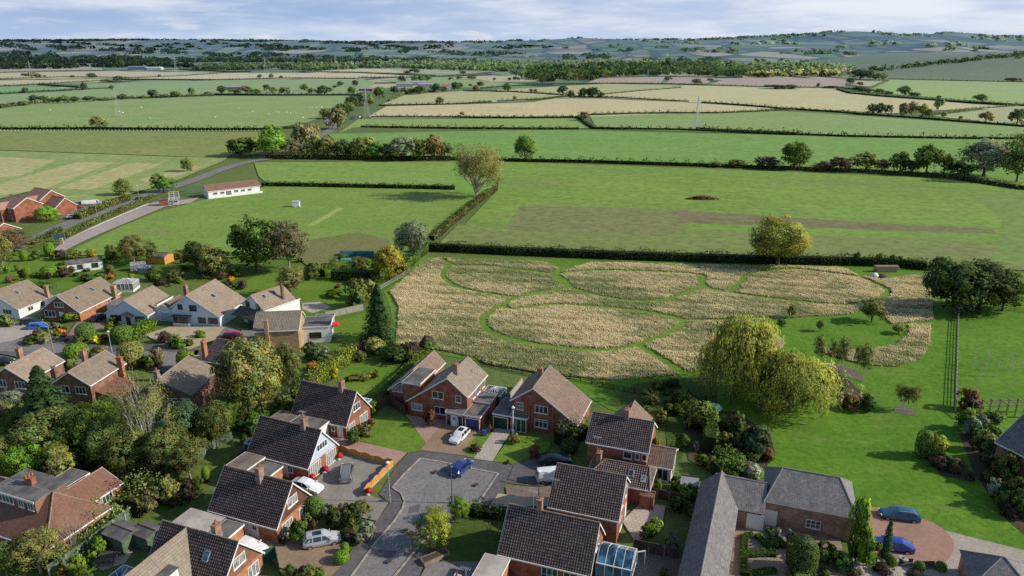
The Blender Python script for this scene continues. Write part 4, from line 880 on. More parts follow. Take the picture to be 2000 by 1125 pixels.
poly('patio',[(1215,1020),(1250,985),(1300,990),(1290,1040),(1240,1060)],SLAB)
poly('patio',[(1235,1070),(1330,1085),(1325,1130),(1230,1130)],paving('dark_slabs',(.16,.14,.12),(.2,.18,.15),.5,.5,.35))
for i,(x,y) in enumerate(((850,925),(792,1040),(760,1100),(930,950))):
    m=MB().lathe((0,0,0),[(.36,0),(.36,.012),(.02,.014)],14); o=m.build('manhole_cover',plain('cast_iron',(.05,.048,.046),.7)); g=G(x,y); o.location=(g.x,g.y,.33); tag(o,'round dark iron manhole cover let into the close road','manhole cover','manhole covers in the close')
# barn court, parterre, circular drive
poly('courtyard',[(1432,1000),(1465,985),(1500,1020),(1640,1050),(1655,1130),(1405,1130)],ground('court_gravel',(.27,.21,.15),(.33,.26,.19),.3,4))
poly('driveway',[(1690,1000),(2010,1080),(2010,1130),(1670,1130),(1660,1060)],GRAVEL)
poly('driveway',smooth_line([(1679,999),(1720,994),(1795,1014),(1832,1029),(1857,1052),(1862,1074),(1847,1099),(1800,1109),(1737,1090),(1690,1082),(1672,1046)],4,True),ROSE)
poly('terrace',[(1690,1083),(1740,1094),(1800,1112),(1850,1105),(1900,1130),(1670,1130)],SLAB)
# lane of the upper houses
strip('pavement',[(-30,668),(60,675),(140,694),(230,700),(300,694),(360,708),(410,700)],10.5,PAVE,0)
strip('road',[(-30,672),(60,679),(140,697),(230,704),(300,700),(380,712)],6.2,TARM,0)
strip('pavement',[(235,672),(290,655),(345,650),(390,655)],2,TARMD,0)
poly('driveway',[(-5,640),(30,632),(80,628),(110,640),(60,655),(20,668),(-5,672)],SLAB)
poly('driveway',[(150,630),(215,632),(205,650),(150,668),(120,672)],paving('brown_slabs',(.24,.18,.14),(.29,.22,.17),.4,.2))
poly('driveway',[(283,655),(330,640),(440,640),(480,650),(410,670),(370,685),(330,672),(305,668)],GOLDG)
poly('driveway',[(440,640),(520,650),(560,690),(430,695),(415,672)],TARMD)
poly('lawn',[(180,648),(225,645),(228,660),(186,664)],LAWN)
# cricket ground side
CRK=ground('cricket_turf',(.175,.295,.05),(.21,.325,.065),.03,.8,stripe=(1.2,9,.2),c3=(.16,.17,.05),worn=((.24,.215,.09),.045,.55))
poly('cricket_field',[(120,500),(230,447),(300,418),(395,392),(505,372),(520,362),(890,370),(925,392),(880,440),(835,488),(720,498),(600,508),(300,500)],CRK)
poly('worn_field',[(560,490),(600,470),(700,455),(760,470),(770,498),(600,520)],ground('worn_turf',(.20,.185,.075),(.165,.19,.05),.08,1,c3=(.26,.20,.12)))
poly('cricket_strip',[(598,443),(660,407),(672,408),(612,443)],ground('bare_wicket',(.30,.36,.09),(.36,.42,.12),.2,2))
poly('driveway',[(105,490),(124,472),(200,438),(300,396),(362,391),(392,386),(372,398),(322,405),(260,431),(200,456),(160,474),(127,491)],ground('pale_drive',(.36,.31,.28),(.42,.36,.32),.1,2))
strip('road',[(20,492),(60,474),(130,440),(210,412),(300,378),(370,356),(430,333),(480,318),(530,309),(580,290),(620,268),(640,258),(652,246),(640,236),(650,222),(690,205)],6.5,TARMD,0)
strip('verge',[(55,485),(140,447),(220,418),(300,390),(360,372)],3,ground('verge_grass',(.10,.15,.025),(.17,.17,.05),.2,1),0)
strip('road',[(130,428),(155,415),(200,398)],5,TARMD,0)
FC=0
def field(pts,c1,c2,c3=None,stripe=None,big=.02,worn=None,far=True,blotch=.55,fine=.35):
    global FC; FC+=1
    up=lambda c: c and tuple(min(.8,x*1.55+(.014 if j==2 else 0)) for j,x in enumerate(c)); c1,c2,c3=up(c1),up(c2),up(c3)
    if worn: worn=(up(worn[0]),*worn[1:])
    return poly('field',pts,ground(f'crop_{FC}',c1,c2,big,fine,stripe,c3,far,worn,blotch=blotch))
TN1,TN2=(.36,.30,.155),(.42,.35,.19); BR1,BR2=(.27,.205,.14),(.31,.235,.165)
OLV=(.15,.17,.045)
# the large drilled field behind the meadow
field([(860,490),(972,372),(978,320),(985,317),(1400,331),(1850,350),(2010,376),(2010,530),(1820,522),(1400,504)],(.108,.182,.022),(.132,.215,.026),(.13,.145,.04),(-1.22,5,.22),.018,((.14,.15,.045),.02,.5))
field([(845,488),(895,440),(1000,446),(1345,448),(1700,466),(1960,478),(2010,510),(2010,530),(1820,520),(1400,502)],(.115,.145,.032),(.125,.175,.030),(.15,.13,.055),(-1.22,2.6,.4),.02)
field([(985,449),(1015,404),(1180,406),(1345,412),(1350,438),(1300,462),(1130,458)],(.125,.128,.042),(.14,.14,.047),(.115,.15,.035),(-1.22,2.2,.4),.05)
field([(1310,411),(1420,418),(1760,440),(1935,449),(1950,458),(1700,450),(1345,437)],(.12,.10,.045),(.14,.115,.05),(.11,.135,.038),(-1.22,2.2,.4),.05)
field([(1895,380),(2010,378),(2010,520),(1935,512),(1960,430)],(.105,.17,.028),(.125,.185,.032),(.15,.14,.05),(.4,3,.3),.03)
field([(1840,272),(2010,274),(2010,376),(1850,348)],(.10,.19,.025),(.12,.21,.03))
field([(496,318),(885,317),(892,366),(520,358),(505,345)],(.12,.20,.03),(.14,.22,.036),OLV,(-1.3,8,.15),.03)
field([(640,262),(1100,254),(1400,262),(1875,272),(1862,300),(1850,346),(1400,326),(980,314),(880,312),(690,310)],(.115,.205,.036),(.135,.225,.044),None,(-1.4,8,.1),.02)
field([(880,316),(985,316),(978,335),(965,372),(925,395),(885,370)],(.11,.20,.024),(.13,.22,.03))
field([(700,233),(1132,232),(1150,251),(690,250),(660,262)],(.15,.225,.05),(.17,.24,.055))
field([(1152,227),(1330,222),(1480,215),(1700,228),(2010,250),(2010,275),(1850,271),(1600,265),(1165,252)],(.155,.225,.06),(.18,.245,.07),None,(-1.2,7,.12))
field([(720,228),(755,208),(960,203),(1040,200),(1100,190),(1330,200),(1510,212),(1480,215),(1330,222),(1135,229),(725,232)],TN1,TN2,(.27,.27,.11),(-1.2,9,.3))
field([(742,206),(790,186),(900,178),(1000,179),(1100,186),(1020,198),(870,204)],(.28,.28,.115),(.34,.30,.14),(.2,.25,.07),(-1.1,10,.25))
field([(1020,181),(960,176),(1180,164),(1330,167),(1220,183),(1120,187)],(.25,.27,.10),(.33,.30,.14))
field([(1130,188),(1340,167),(1640,172),(1660,180),(1800,195),(1900,204),(2010,210),(2010,222),(1900,212),(1740,222),(1520,210),(1340,200)],TN1,(.38,.36,.17),(.27,.29,.11),(-1.0,10,.3))
field([(1380,168),(1420,153),(1655,153),(1650,170),(1540,172)],BR1,BR2)
field([(1145,162),(1180,150),(1300,149),(1290,163)],BR1,(.33,.26,.17))
field([(1300,165),(1310,151),(1400,150),(1380,163)],BR1,BR2)
field([(1690,180),(1735,154),(2010,160),(2010,205),(1900,197),(1790,188)],(.20,.28,.07),(.235,.31,.085),None,(-.8,12,.15))
field([(1710,152),(1740,141),(2010,146),(2010,157)],(.17,.25,.075),(.2,.27,.085))
field([(1735,139),(1745,130),(2010,136),(2010,143)],(.16,.22,.08),(.19,.24,.09))
field([(1820,227),(2010,205),(2010,248)],(.24,.26,.11),(.28,.28,.13))
# west of the road
field([(0,213),(105,197),(290,193),(423,188),(690,187),(668,205),(640,225),(600,240),(525,252),(200,249),(-20,250)],(.14,.21,.045),(.18,.225,.065),(.23,.235,.09),None,.015,((.24,.25,.10),.02,.5))
field([(-20,255),(500,259),(520,264),(460,300),(440,310),(330,306),(-20,293)],(.145,.17,.035),(.17,.19,.045),(.12,.14,.03),(-1.35,5,.3))
field([(-20,294),(330,307),(445,310),(430,318),(330,360),(200,395),(120,400),(60,375),(-20,395)],(.15,.20,.05),(.18,.22,.06),(.3,.27,.12),None,.02)
for q in ([(-20,306),(110,314),(40,345),(-20,350)],[(-20,366),(150,318),(225,318),(90,370),(-20,387)],[(110,370),(250,320),(320,321),(180,372)],[(270,352),(380,325),(400,327),(300,362)]): field(q,(.27,.255,.10),(.31,.285,.12),(.17,.20,.06),(-1.1,4,.35),.03)
field([(-20,207),(-20,187),(140,178),(175,164),(423,157),(700,154),(735,160),(700,185),(423,186),(290,190),(105,194)],(.165,.235,.075),(.19,.25,.085))
field([(-20,183),(-20,171),(70,169),(147,174)],(.13,.24,.06),(.15,.25,.07))
field([(-20,155),(-20,143),(210,139),(451,143),(245,153)],TN1,(.40,.36,.19)); field([(-20,169),(-20,158),(245,154),(217,160)],TN1,TN2)
field([(245,154),(451,143),(700,143),(840,150),(700,153),(423,155)],(.40,.33,.18),(.44,.36,.20)); field([(591,141),(700,134),(840,137),(800,143),(700,142)],(.42,.35,.2),TN2); field([(-20,141),(-20,136),(200,130),(200,137)],BR1,TN1)
field([(740,156),(860,150),(960,160),(1030,165),(930,172),(870,170),(800,165)],(.17,.24,.07),(.2,.26,.08)); field([(900,150),(1040,147),(1130,153),(1060,160),(960,160)],(.33,.29,.16),(.36,.31,.17)); field([(760,136),(900,132),(970,140),(860,147),(800,143)],(.16,.22,.08),(.36,.31,.17))
# ================================================================ long grass meadow with mown paths
def inpoly(P,poly_):
    x,y=P[:,0],P[:,1]; r=np.zeros(len(P),bool); n=len(poly_)
    for i in range(n):
        x1,y1=poly_[i]; x2,y2=poly_[(i+1)%n]
        c=((y1>y)!=(y2>y))&(x<(x2-x1)*(y-y1)/(y2-y1+1e-12)+x1); r^=c
    return r
def w2(pts): return [tuple(G(*p)[:2]) for p in pts]
MP=[w2(q) for q in (
 [(825,515),(782,554),(763,570),(781,602),(778,635),(774,674),(847,682),(929,700),(951,712),(1075,733),(1198,744),(1221,742),(1340,732),(1392,710),(1400,640),(1506,624),(1665,614),(1690,600),(1711,588),(1733,582),(1745,566),(1720,549),(1681,541),(1642,525),(1584,522),(1350,519),(1156,515),(1107,529),(1060,513),(860,505)],
 [(1711,549),(1740,566),(1733,582),(1711,588),(1722,605),(1730,624),(1743,634),(1821,626),(1818,549),(1815,540),(1779,540)],
 [(1776,636),(1818,634),(1815,676),(1798,702),(1750,717),(1691,714),(1642,702),(1597,686),(1616,681),(1694,688),(1750,676),(1763,665),(1776,653)],
 [(1505,628),(1500,640),(1535,674),(1515,690),(1480,680)])]
PATHS=[([(864,508),(890,520),(945,520),(1010,528),(1078,537),(1101,547),(1113,562)],2.0),([(880,519),(868,530),(870,546),(896,563),(945,573),(1010,582),(1062,572),(1113,562)],2.0),
 ([(1104,524),(1082,537),(1091,545),(1113,562),(1172,580),(1254,590),(1315,583),(1367,562),(1374,547),(1364,538),(1270,532),(1156,530),(1085,537)],2.0),
 ([(1062,572),(1010,583),(974,602),(945,625),(961,651),(1026,671),(1124,684),(1205,684),(1270,667),(1319,645),(1333,627),(1270,612),(1172,601),(1075,597),(1003,606),(985,598)],2.2),
 ([(1250,678),(1270,690),(1302,710),(1345,735)],2.4),([(1333,627),(1400,627),(1506,622)],1.8),
 ([(1364,538),(1379,562),(1421,572),(1447,553),(1467,536),(1545,527),(1610,533),(1678,543),(1711,556),(1733,569),(1724,582),(1675,595),(1626,597),(1512,585),(1434,574),(1367,562)],2.0)]
SEG=[]
for pts,wd in PATHS:
    q=[np.array(G(*p)[:2]) for p in smooth_line(pts,4)]
    SEG+=[(a,b,wd/2) for a,b in zip(q,q[1:])]
rs=np.random.default_rng(11)
for q in MP[:3]: poly('mown_grass',q,MOWN,z=.13,px=False)
allp=np.array([p for q in MP for p in q]); lo,hi=allp.min(0),allp.max(0)
step=.165; gx,gy=np.meshgrid(np.arange(lo[0],hi[0],step),np.arange(lo[1],hi[1],step)); P=np.stack([gx.ravel(),gy.ravel()],1); P+=rs.uniform(-.09,.09,P.shape)
ins=np.zeros(len(P),bool)
for q in MP: ins|=inpoly(P,q)
P=P[ins]; keep=np.ones(len(P),bool); wob=.05+.12*np.sin(P[:,0]*1.3)*np.sin(P[:,1]*1.1)+.16*np.sin(P[:,0]*3.7+1)*np.sin(P[:,1]*4.3)+.10*rs.normal(size=len(P))
for a,b,r in SEG:
    d=b-a; L2=d@d+1e-9; t=np.clip(((P-a)@d)/L2,0,1); dist=np.linalg.norm(P-a-t[:,None]*d,axis=1); keep&=dist>r+wob
P=P[keep]; n=len(P)
def fbm(P,s,seed,ang=0):
    r=np.random.default_rng(seed); out=np.zeros(len(P))
    ca,sa=math.cos(ang),math.sin(ang); X=np.stack([P[:,0]*ca+P[:,1]*sa,(-P[:,0]*sa+P[:,1]*ca)*1.0],1)
    for o in range(5):
        for _ in range(4):
            k=r.normal(size=2)*s*1.9**o; out+=np.sin(X@k+r.random()*6.28)*.55**o
    return out/4
f1=fbm(P,.10,5); f2=fbm(P*np.array([.6,1.25]),.55,6); f3=fbm(P,1.6,8)
hh=.36+.15*f2+.08*f3+.10*f1+.12*rs.random(n)
hh=np.clip(hh,.14,1.0)
straw=np.clip(.52+.50*f2+.55*f1+.34*f3+.10*rs.normal(size=n),0,1)[:,None]
near=np.clip((P[:,1]-112)/18,0,1)[:,None]
c_s=np.array([.96,.82,.50]); c_g=np.array([.42,.45,.19]); col_=c_g*(1-straw)+c_s*straw
col_*= (.82+.30*rs.random(n))[:,None]
a=rs.random(n)*6.283; w=.14+.14*rs.random(n); lean=rs.normal(size=(n,2))*.18+np.array([-.10,.03])
fs=[];ts=[]
for k in (0,2.1):
    dx=np.stack([np.cos(a+k),np.sin(a+k)],1)*(w*.5)[:,None]
    B1=np.concatenate([P-dx,np.full((n,1),0.0)],1); B2=np.concatenate([P+dx,np.full((n,1),0.0)],1)
    T2=np.concatenate([P+lean+dx*.55,hh[:,None]*(.85+.3*rs.random((n,1)))],1); T1=np.concatenate([P+lean-dx*.55,hh[:,None]*(.85+.3*rs.random((n,1)))],1)
    fs.append(np.stack([B1,B2,T2,T1],1)); ts.append(col_)
V=np.concatenate(fs); T=np.concatenate(ts)
me=npmesh('meadow_grass',V,4,T)
m,t,b=nt('dry_grass'); at=N(t,'ShaderNodeAttribute'); at.attribute_name='tint'; t.links.new(at.outputs['Color'],b.inputs['Base Color']); b.inputs['Roughness'].default_value=.9
ge=N(t,'ShaderNodeNewGeometry'); va=N(t,'ShaderNodeVectorMath',op='MULTIPLY_ADD'); t.links.new(ge.outputs['Normal'],va.inputs[0]); va.inputs[1].default_value=(.55,.55,.55); va.inputs[2].default_value=(0,0,.75); vn=N(t,'ShaderNodeVectorMath',op='NORMALIZE'); t.links.new(va.outputs[0],vn.inputs[0]); t.links.new(vn.outputs[0],b.inputs['Normal']); b.inputs['Specular IOR Level'].default_value=.1
tr=N(t,'ShaderNodeBsdfTranslucent'); t.links.new(at.outputs['Color'],tr.inputs['Color']); mx=N(t,'ShaderNodeMixShader'); mx.inputs[0].default_value=.45
t.links.new(b.outputs[0],mx.inputs[1]); t.links.new(tr.outputs[0],mx.inputs[2]); t.links.new(mx.outputs[0],t.nodes['Material Output'].inputs['Surface'])
me.materials.append(m); o=link('meadow_grass',me); o['kind']='stuff'; o.location=(0,0,.05); tag(o,'tall straw coloured grass standing between mown paths','long grass')
# ================================================================ cars
def car(label,px,ang,colr,kind='hatch',group=None,L=None,name='parked_car',cat='car'):
    g=G(*px); e=empty(name,g,R(ang),label,cat,group)
    P={'hatch':dict(L=4.2,W=1.78,H=1.48,hood=.95,ws=.68,rear=.12,rs=.42,rh=.0),'suv':dict(L=4.5,W=1.86,H=1.64,hood=1.05,ws=.72,rear=.10,rs=.40,rh=.12),
       'estate':dict(L=4.7,W=1.83,H=1.46,hood=1.15,ws=.8,rear=.10,rs=.55,rh=0),'sedan':dict(L=4.75,W=1.86,H=1.44,hood=1.2,ws=.9,rear=.45,rs=.95,rh=0),
       'van':dict(L=4.6,W=1.85,H=1.88,hood=.85,ws=.6,rear=.03,rs=.12,rh=.15)}[kind]
    L=L or P['L']; W=P['W']/2; H=P['H']; zs=.92+P['rh']*.6; zb=.27+P['rh']*.3
    xf=L/2
    # stations: x, belt half width, belt z, roof half width, roof z (== belt on bonnet)
    hx=xf-P['hood']; rx=-xf+P['rear']
    st=[(xf,W*.72,.62,W*.60,.66),(xf-.10,W*.88,.70,W*.74,.76),(xf-.45,W*.97,zs-.12,W*.84,zs-.05),(hx,W,zs,W*.88,zs+.05),
        (hx-P['ws'],W,zs+.02,W*.74,H-.05),(hx-P['ws']-.45,W,zs+.02,W*.73,H),((hx-P['ws']+rx)/2-.2,W,zs+.02,W*.73,H),(rx+P['rs']+.05,W*.99,zs+.03,W*.71,H-.05),
        (rx,W*.95,zs+.05,W*.80,zs+.10),(-xf+.06,W*.92,zs-.05,W*.78,zs),(-xf,W*.82,.62,W*.7,.66)]
    m=MB(); rings=[]
    for x,w,z,rw,rz in st:
        lo=zb+(.10 if abs(x)>xf-.2 else 0)
        rings.append([(x,w*.90,lo),(x,w*1.0,lo+.22),(x,w,z),(x,rw,rz-.03),(x,rw*.62,rz+.02),(x,-rw*.62,rz+.02),(x,-rw,rz-.03),(x,-w,z),(x,-w*1.0,lo+.22),(x,-w*.90,lo)])
    for a,b in zip(rings,rings[1:]):
        for k in range(9): m.face([a[k],a[k+1],b[k+1],b[k]],[(0,0)]*4)
        m.face([a[9],a[0],b[0],b[9]],[(0,0)]*4)
    m.face(rings[0],[(0,0)]*10); m.face(rings[-1][::-1],[(0,0)]*10)
    body=m.build('body',paint('paint_'+colr,PC[colr]),e,True)
    # glass
    gl=MB()
    def quad(q,k=.012):
        q=[Vector(x) for x in q]; n=(q[1]-q[0]).cross(q[2]-q[0]).normalized(); c=sum(q,Vector())/4
        if n.dot(c-Vector((0,0,.6)))<0: n=-n
        gl.face([c+(x-c)*.88+n*k for x in q],[(0,0)]*4)
    s3,s4,s5,s6,s7,s8=st[3:9]
    B=lambda s,sg:(s[0],sg*s[1],s[2]); T=lambda s,sg:(s[0],sg*s[3],s[4]-.03)
    quad([B(s3,.86)[:2]+(s3[4],),B(s3,-.86)[:2]+(s3[4],),T(s4,-1),T(s4,1)])
    quad([(s8[0],s8[3],s8[4]),(s8[0],-s8[3],s8[4]),T(s7,-1),T(s7,1)])
    for sg in (1,-1):
        if kind!='van':
            quad([B(s3,sg),B(s5,sg),T(s5,sg),T(s4,sg)]); quad([B(s5,sg),B(s6,sg),T(s6,sg),T(s5,sg)]); quad([B(s6,sg),B(s8,sg),T(s7,sg),T(s6,sg)])
        else: quad([B(s3,sg),B(s5,sg),T(s5,sg),T(s4,sg)])
    if kind in('suv','hatch') and colr in('white','silver'): 
        gl.box(s6[0],s5[0],-W*.45,W*.45,H+.015,H+.03)
    gl.build('car_window',GL,e)
    for sx in (xf-.82,-xf+.82):
        for sg in (1,-1):
            c=(sx,sg*(W-.09),.33); t_=MB(); t_.tube([(sx,sg*(W-.22),.33),(sx,sg*(W+.01),.33)],.33,14); w=t_.build('wheel',RUBBER,e)
            r=MB(); r.tube([(sx,sg*(W-.02),.33),(sx,sg*(W+.025),.33)],.21,10); r.build('rim',RIMM,w)
    for sg in (1,-1):
        MB().obox((xf-.16,sg*W*.52-.0,.62),(.13,0,0),(0,sg*W*.34,0),(0,0,.14)).build('headlight',LAMPW,e)
        MB().obox((-xf-.005,sg*W*.55,.78),(.1,0,0),(0,sg*W*.30,0),(0,0,.16)).build('tail_light',LAMPR,e)
        MB().obox((hx-P['ws']*.35,sg*W,zs+.0),(.12,0,0),(0,sg*.2,0),(0,0,.13)).build('wing_mirror',paint('paint_'+colr,PC[colr]),e)
    MB().box(-xf-.012,-xf+.03,-.26,.26,.52,.63).build('number_plate',PLATE,e); MB().box(xf-.02,xf+.012,-.26,.26,.42,.53).build('number_plate',WHITE,e)
    MB().box(-xf+.02,-xf+.2,-W*.8,W*.8,.27,.45).build('bumper',DSTEEL,e); MB().box(xf-.22,xf-.03,-W*.7,W*.7,.27,.42).build('bumper',DSTEEL,e)
    if kind in ('suv','estate'):
        for sg in (1,-1): MB().bar((s7[0],sg*W*.62,H+.05),(s4[0]-.1,sg*W*.62,H+.05),.04).build('roof_rail',STEEL,e)
    return e
PC={'grey':(.16,.18,.20),'silver':(.42,.43,.46),'white':(.72,.72,.72),'blue':(.015,.04,.20),'teal':(.02,.10,.16),'royal':(.02,.05,.32),'bright_blue':(.03,.14,.48),'red':(.30,.012,.035),'black':(.012,.013,.016),'dark_green':(.02,.035,.04)}
car('silver grey estate style car parked nose inward by the scalloped orange fence',(677,930),98,'grey','suv')
car('blue hatchback parked on the turning head of the road',(901,920),-100,'blue','hatch') .rotation_euler[2]=R(62)
car('white hatchback with black roof on the brown block drive',(898,858),-115,'white','hatch')
car('silver family car on the brown block drive between clipped bushes',(629,1062),17.5,'silver','suv')
car('white saloon poking out between the blue grey house and its neighbour',(600,956),-24,'white','sedan')
car('white saloon poking out beside the green gate',(487,1075),-24,'white','sedan')
car('white panel van on the dark drive',(1079,938),8,'white','van',name='parked_van',cat='van')
car('dark green saloon behind the white van',(1083,904),5,'dark_green','sedan')
car('dark teal estate car at the edge of the round block drive',(1755,1013),-193.5,'teal','estate').rotation_euler[2]=R(166.5)
car('royal blue saloon behind the slim cone of conifer',(1740,1072),166,'royal','sedan')
car('bright blue car on the pale drive of the upper houses',(74,643),8,'bright_blue','hatch'); car('dark car half hidden behind the bright blue car',(62,634),10,'black','hatch')
car('crimson red car beside the white walled house',(456,661),-8,'red','hatch'); car('black car beside the brown brick chalet wall',(195,624),80,'black','hatch')
car('black car standing under the open carport',(380,755),84,'black','hatch'); car('dark car on the lane edge beside the tan roofed house',(4,712),5,'black','hatch')
car('long white motorhome parked by the new brick houses',(180,400),22,'white','van',L=7,name='parked_motorhome',cat='motorhome'); car('red car beside the white motorhome',(152,408),30,'red','hatch'); car('silver blue car behind the red car by the main road',(158,401),25,'grey','hatch')
car('dark car driving along the main road near the lamp post',(276,391),20,'black','hatch',name='car'); car('white car waiting in the turning behind the low roadside hedge',(143,426),20,'white','hatch')
for i,(x,y,c_) in enumerate([(690,231,'black'),(696,233,'grey'),(702,230,'white'),(688,234,'bright_blue'),(706,232,'black')]): car('small car parked in the yard beside the bend of the main road',(x,y),rnd.uniform(0,180),c_,'hatch','cars in the yard beside the road bend')
# ================================================================ street furniture, fences and garden things
def lamp(px,h,label,style='modern'):
    e=empty('street_lamp',G(*px),0,label,'street lamp')
    if style=='lantern':
        MB().lathe((0,0,0),[(.22,0),(.2,.7),(.09,.8),(.075,h-.7),(.16,h-.62),(.12,h-.58)],10).build('pole',WHITE,e)
        MB().lathe((0,0,h-.58),[(.14,0),(.24,.5),(.22,.52)],6).build('lantern',GLC,e); MB().lathe((0,0,h-.06),[(.3,0),(.12,.22),(.04,.34)],6).build('cap',WHITE,e)
    elif style=='wood':
        MB().tube([(0,0,0),(0,0,h)],[.13,.09],8).build('pole',TIMB,e); MB().box(-.5,.5,-.04,.04,h-.3,h-.2).build('crossbar',TIMB,e)
        MB().lathe((.3,0,h-.2),[(.05,0),(.05,.15)],6).build('insulator',WHITE,e)
    else:
        MB().tube([(0,0,0),(0,0,1.2),(0,0,1.25),(0,0,h)],[.10,.10,.065,.05],8).build('pole',DSTEEL if style=='dark' else STEEL,e)
        MB().lathe((0,0,h-.1),[(.06,0),(.26,.06),(.28,.16),(.16,.26)],10).build('lamp_head',DSTEEL if style=='dark' else WHITE,e)
lamp((762,982),6.1,'grey street lamp post on the pavement by the scalloped fence'); lamp((883,984),5.6,'thin dark lamp post beside the young roadside tree','dark'); lamp((219,690),4.6,'slim white lamp post at the bend of the lane')
lamp((1002,847),4.6,'white ornamental lantern post in the front garden','lantern'); lamp((105,691),6.2,'brown wooden telegraph pole by the lane','wood')
lamp((192,433),7,'pale lamp post on the main road verge by the long drive'); lamp((273,397),7,'lamp post on the main road beside the driving car'); lamp((1052,978),4.5,'lamp post behind the chimney of the conservatory house')
def post_rail(pts,h,n_rail,label,mat,gap=2.0,name='post_and_rail_fence',px=True,rail_t=.05):
    W=[G(*p) if px else Vector((*p,0)) for p in pts]; o0=W[0]; e=empty(name,o0,0,label,'fence')
    tot=sum((b-a).length for a,b in zip(W,W[1:])); gap=max(gap,tot/85)
    me=MB().box(-.07,.07,-.07,.07,0,h).mesh('post',mat)
    for j,(a,b) in enumerate(zip(W,W[1:])):
        n=max(1,round((b-a).length/gap))
        for i in range(0 if j==0 else 1,n+1): o=link('post',me,e); o.location=a+(b-a)*i/n-o0
    for k in range(n_rail):
        z=h*(k+.75)/(n_rail); ra=MB(); ra.tube([p-o0+Vector((0,0,z-.1)) for p in W],.062,4); ra.build('rail',mat,e)
post_rail([(1872,598),(1869,650),(1868,700),(1866,750),(1865,806)],1.35,4,'weathered grey post and rail fence dividing the big lawn from the paddock',GTIMB)
post_rail([(940,711),(1000,726),(1060,738),(1113,740),(1198,761),(1260,772)],1.1,3,'dark post and rail fence behind the two brick houses',DTIMB)
post_rail([(742,566),(787,540),(800,528)],1.1,3,'pale post and rail fence at the meadow corner',GTIMB)
post_rail([(1880,602),(1935,600),(2005,612)],1.2,3,'brown post and rail fence beneath the big oak',TIMB)
post_rail([(505,352),(530,362)],1.0,2,'short fence at the end of the cricket pavilion',TIMB)
def panel_fence(pts,h,label,mat,pmat,gap=1.8,wave=0,name='panel_fence',base=0):
    W=[G(*p) for p in pts]; o0=W[0]; e=empty(name,o0,0,label,'fence')
    for a,b in zip(W,W[1:]):
        n=max(1,round((b-a).length/gap)); d=(b-a)/n; u=d.normalized(); s=Vector((-u.y,u.x,0))*.03
        for i in range(n):
            p=a-o0+d*i; m=MB(); K=10 if wave else 1
            for k in range(K):
                q0=p+d*(k/K); q1=p+d*((k+1)/K)
                z0=h-wave*(1-math.sin(math.pi*k/K)); z1=h-wave*(1-math.sin(math.pi*(k+1)/K)); bz=Vector((0,0,base))
                m.face([q0-s+bz,q1-s+bz,q1-s+Vector((0,0,z1)),q0-s+Vector((0,0,z0))]); m.face([q1+s+bz,q0+s+bz,q0+s+Vector((0,0,z0)),q1+s+Vector((0,0,z1))])
                m.face([q0-s*1.5+Vector((0,0,z0)),q1-s*1.5+Vector((0,0,z1)),q1+s*1.5+Vector((0,0,z1)),q0+s*1.5+Vector((0,0,z0))])
            m.build('panel',mat,e)
            MB().box(p.x-.06,p.x+.06,p.y-.06,p.y+.06,0,h-.05).build('post',pmat,e)
        if base: MB().obox(a-o0-s,b-a,s*2.2,(0,0,base)).build('gravel_board',CONC,e)
panel_fence([(660,882),(752,909),(768,910),(711,968)],1.25,'orange scalloped timber fence round the concrete drive',ORANGEW,CONC,1.9,.3,'scalloped_fence',.2)
panel_fence([(98,1128),(165,1084),(200,1055),(246,1020),(288,984),(348,934)],1.7,'green stained panel fence running up between the back gardens',GREENSH,CONC,1.9,0,'panel_fence')
panel_fence([(380,905),(402,893),(420,872),(455,862)],1.7,'green panel fence behind the blue grey house garden',GREENSH,CONC)
panel_fence([(1236,1076),(1327,1095)],1.7,'brown board fence between the conservatory garden and the barn',DTIMB,TIMB)
panel_fence([(1236,962),(1330,985)],1.5,'low brown fence behind the red garden shed',DTIMB,TIMB)
panel_fence([(725,806),(760,790),(792,812)],1.8,'dark board fence beside the low brick wing',DTIMB,DTIMB)
panel_fence([(636,622),(690,610),(710,606)],1.5,'grey panel fence behind the parasol garden',GTIMB,GTIMB)
panel_fence([(516,1100),(540,1092),(547,1125)],1.8,'bright green timber side gate',GREENP,GREENP)
def hip_shed(px,ang,w,d,h,zr,label,wall,roof,name='garden_shed',door=True,roofn=None,cat='shed'):
    hh=House(label,G(*px)[:2],ang,name,cat); hh.ov=.12; hh.gable(-w/2,w/2,d/2,d/2,zr,h,h,wall,roof,fascia=None,ridge=DTIMB); 
    if door: hh.door('R',0,.8,1.8,wall,None)
    return hh
hip_shed((314,512),-12,6.0,4.2,2.3,2.9,'orange timber shed with grey green roof beside the cricket field',ORANGEW,FELT)
s_=hip_shed((168,526),28,8.5,4.0,2.4,3.1,'blue and white summerhouse with dark roof in the back garden',WHITE,FELT,'summerhouse',cat='summerhouse'); s_.win('R',-1,.8,1.6,1.2,2,fmat=BLACKT); s_.win('R',2.4,.8,1.6,1.2,2,fmat=BLACKT)
hip_shed((244,1064),155,3.6,3.0,2.1,2.5,'dark green shed with two roof lights behind the patio',GREENSH,FELT); hip_shed((292,1062),155,3.0,2.6,2.0,2.4,'dark shed next to the green shed behind the patio',GREENSH,FELT)
hip_shed((1263,990),-18,2.0,1.6,2.1,2.4,'small red brown shed by the back gate',BRK,BRKB)
hip_shed((1345,958),-15,2.4,2.2,1.5,2.3,'grey canvas covered garden shed beside the barn end',plain('canvas',(.36,.37,.38),.8),plain('canvas',(.36,.37,.38),.8),door=False)
hip_shed((470,835),160,3.2,2.6,2.0,2.5,'dark roofed shed at the back of the blue grey house',DTIMB,FELTB); hip_shed((1700,118.5),0,22,12,5,8,'dark open barn below the hillside field',DTIMB,RSLATE,'field_barn',False,cat='barn')
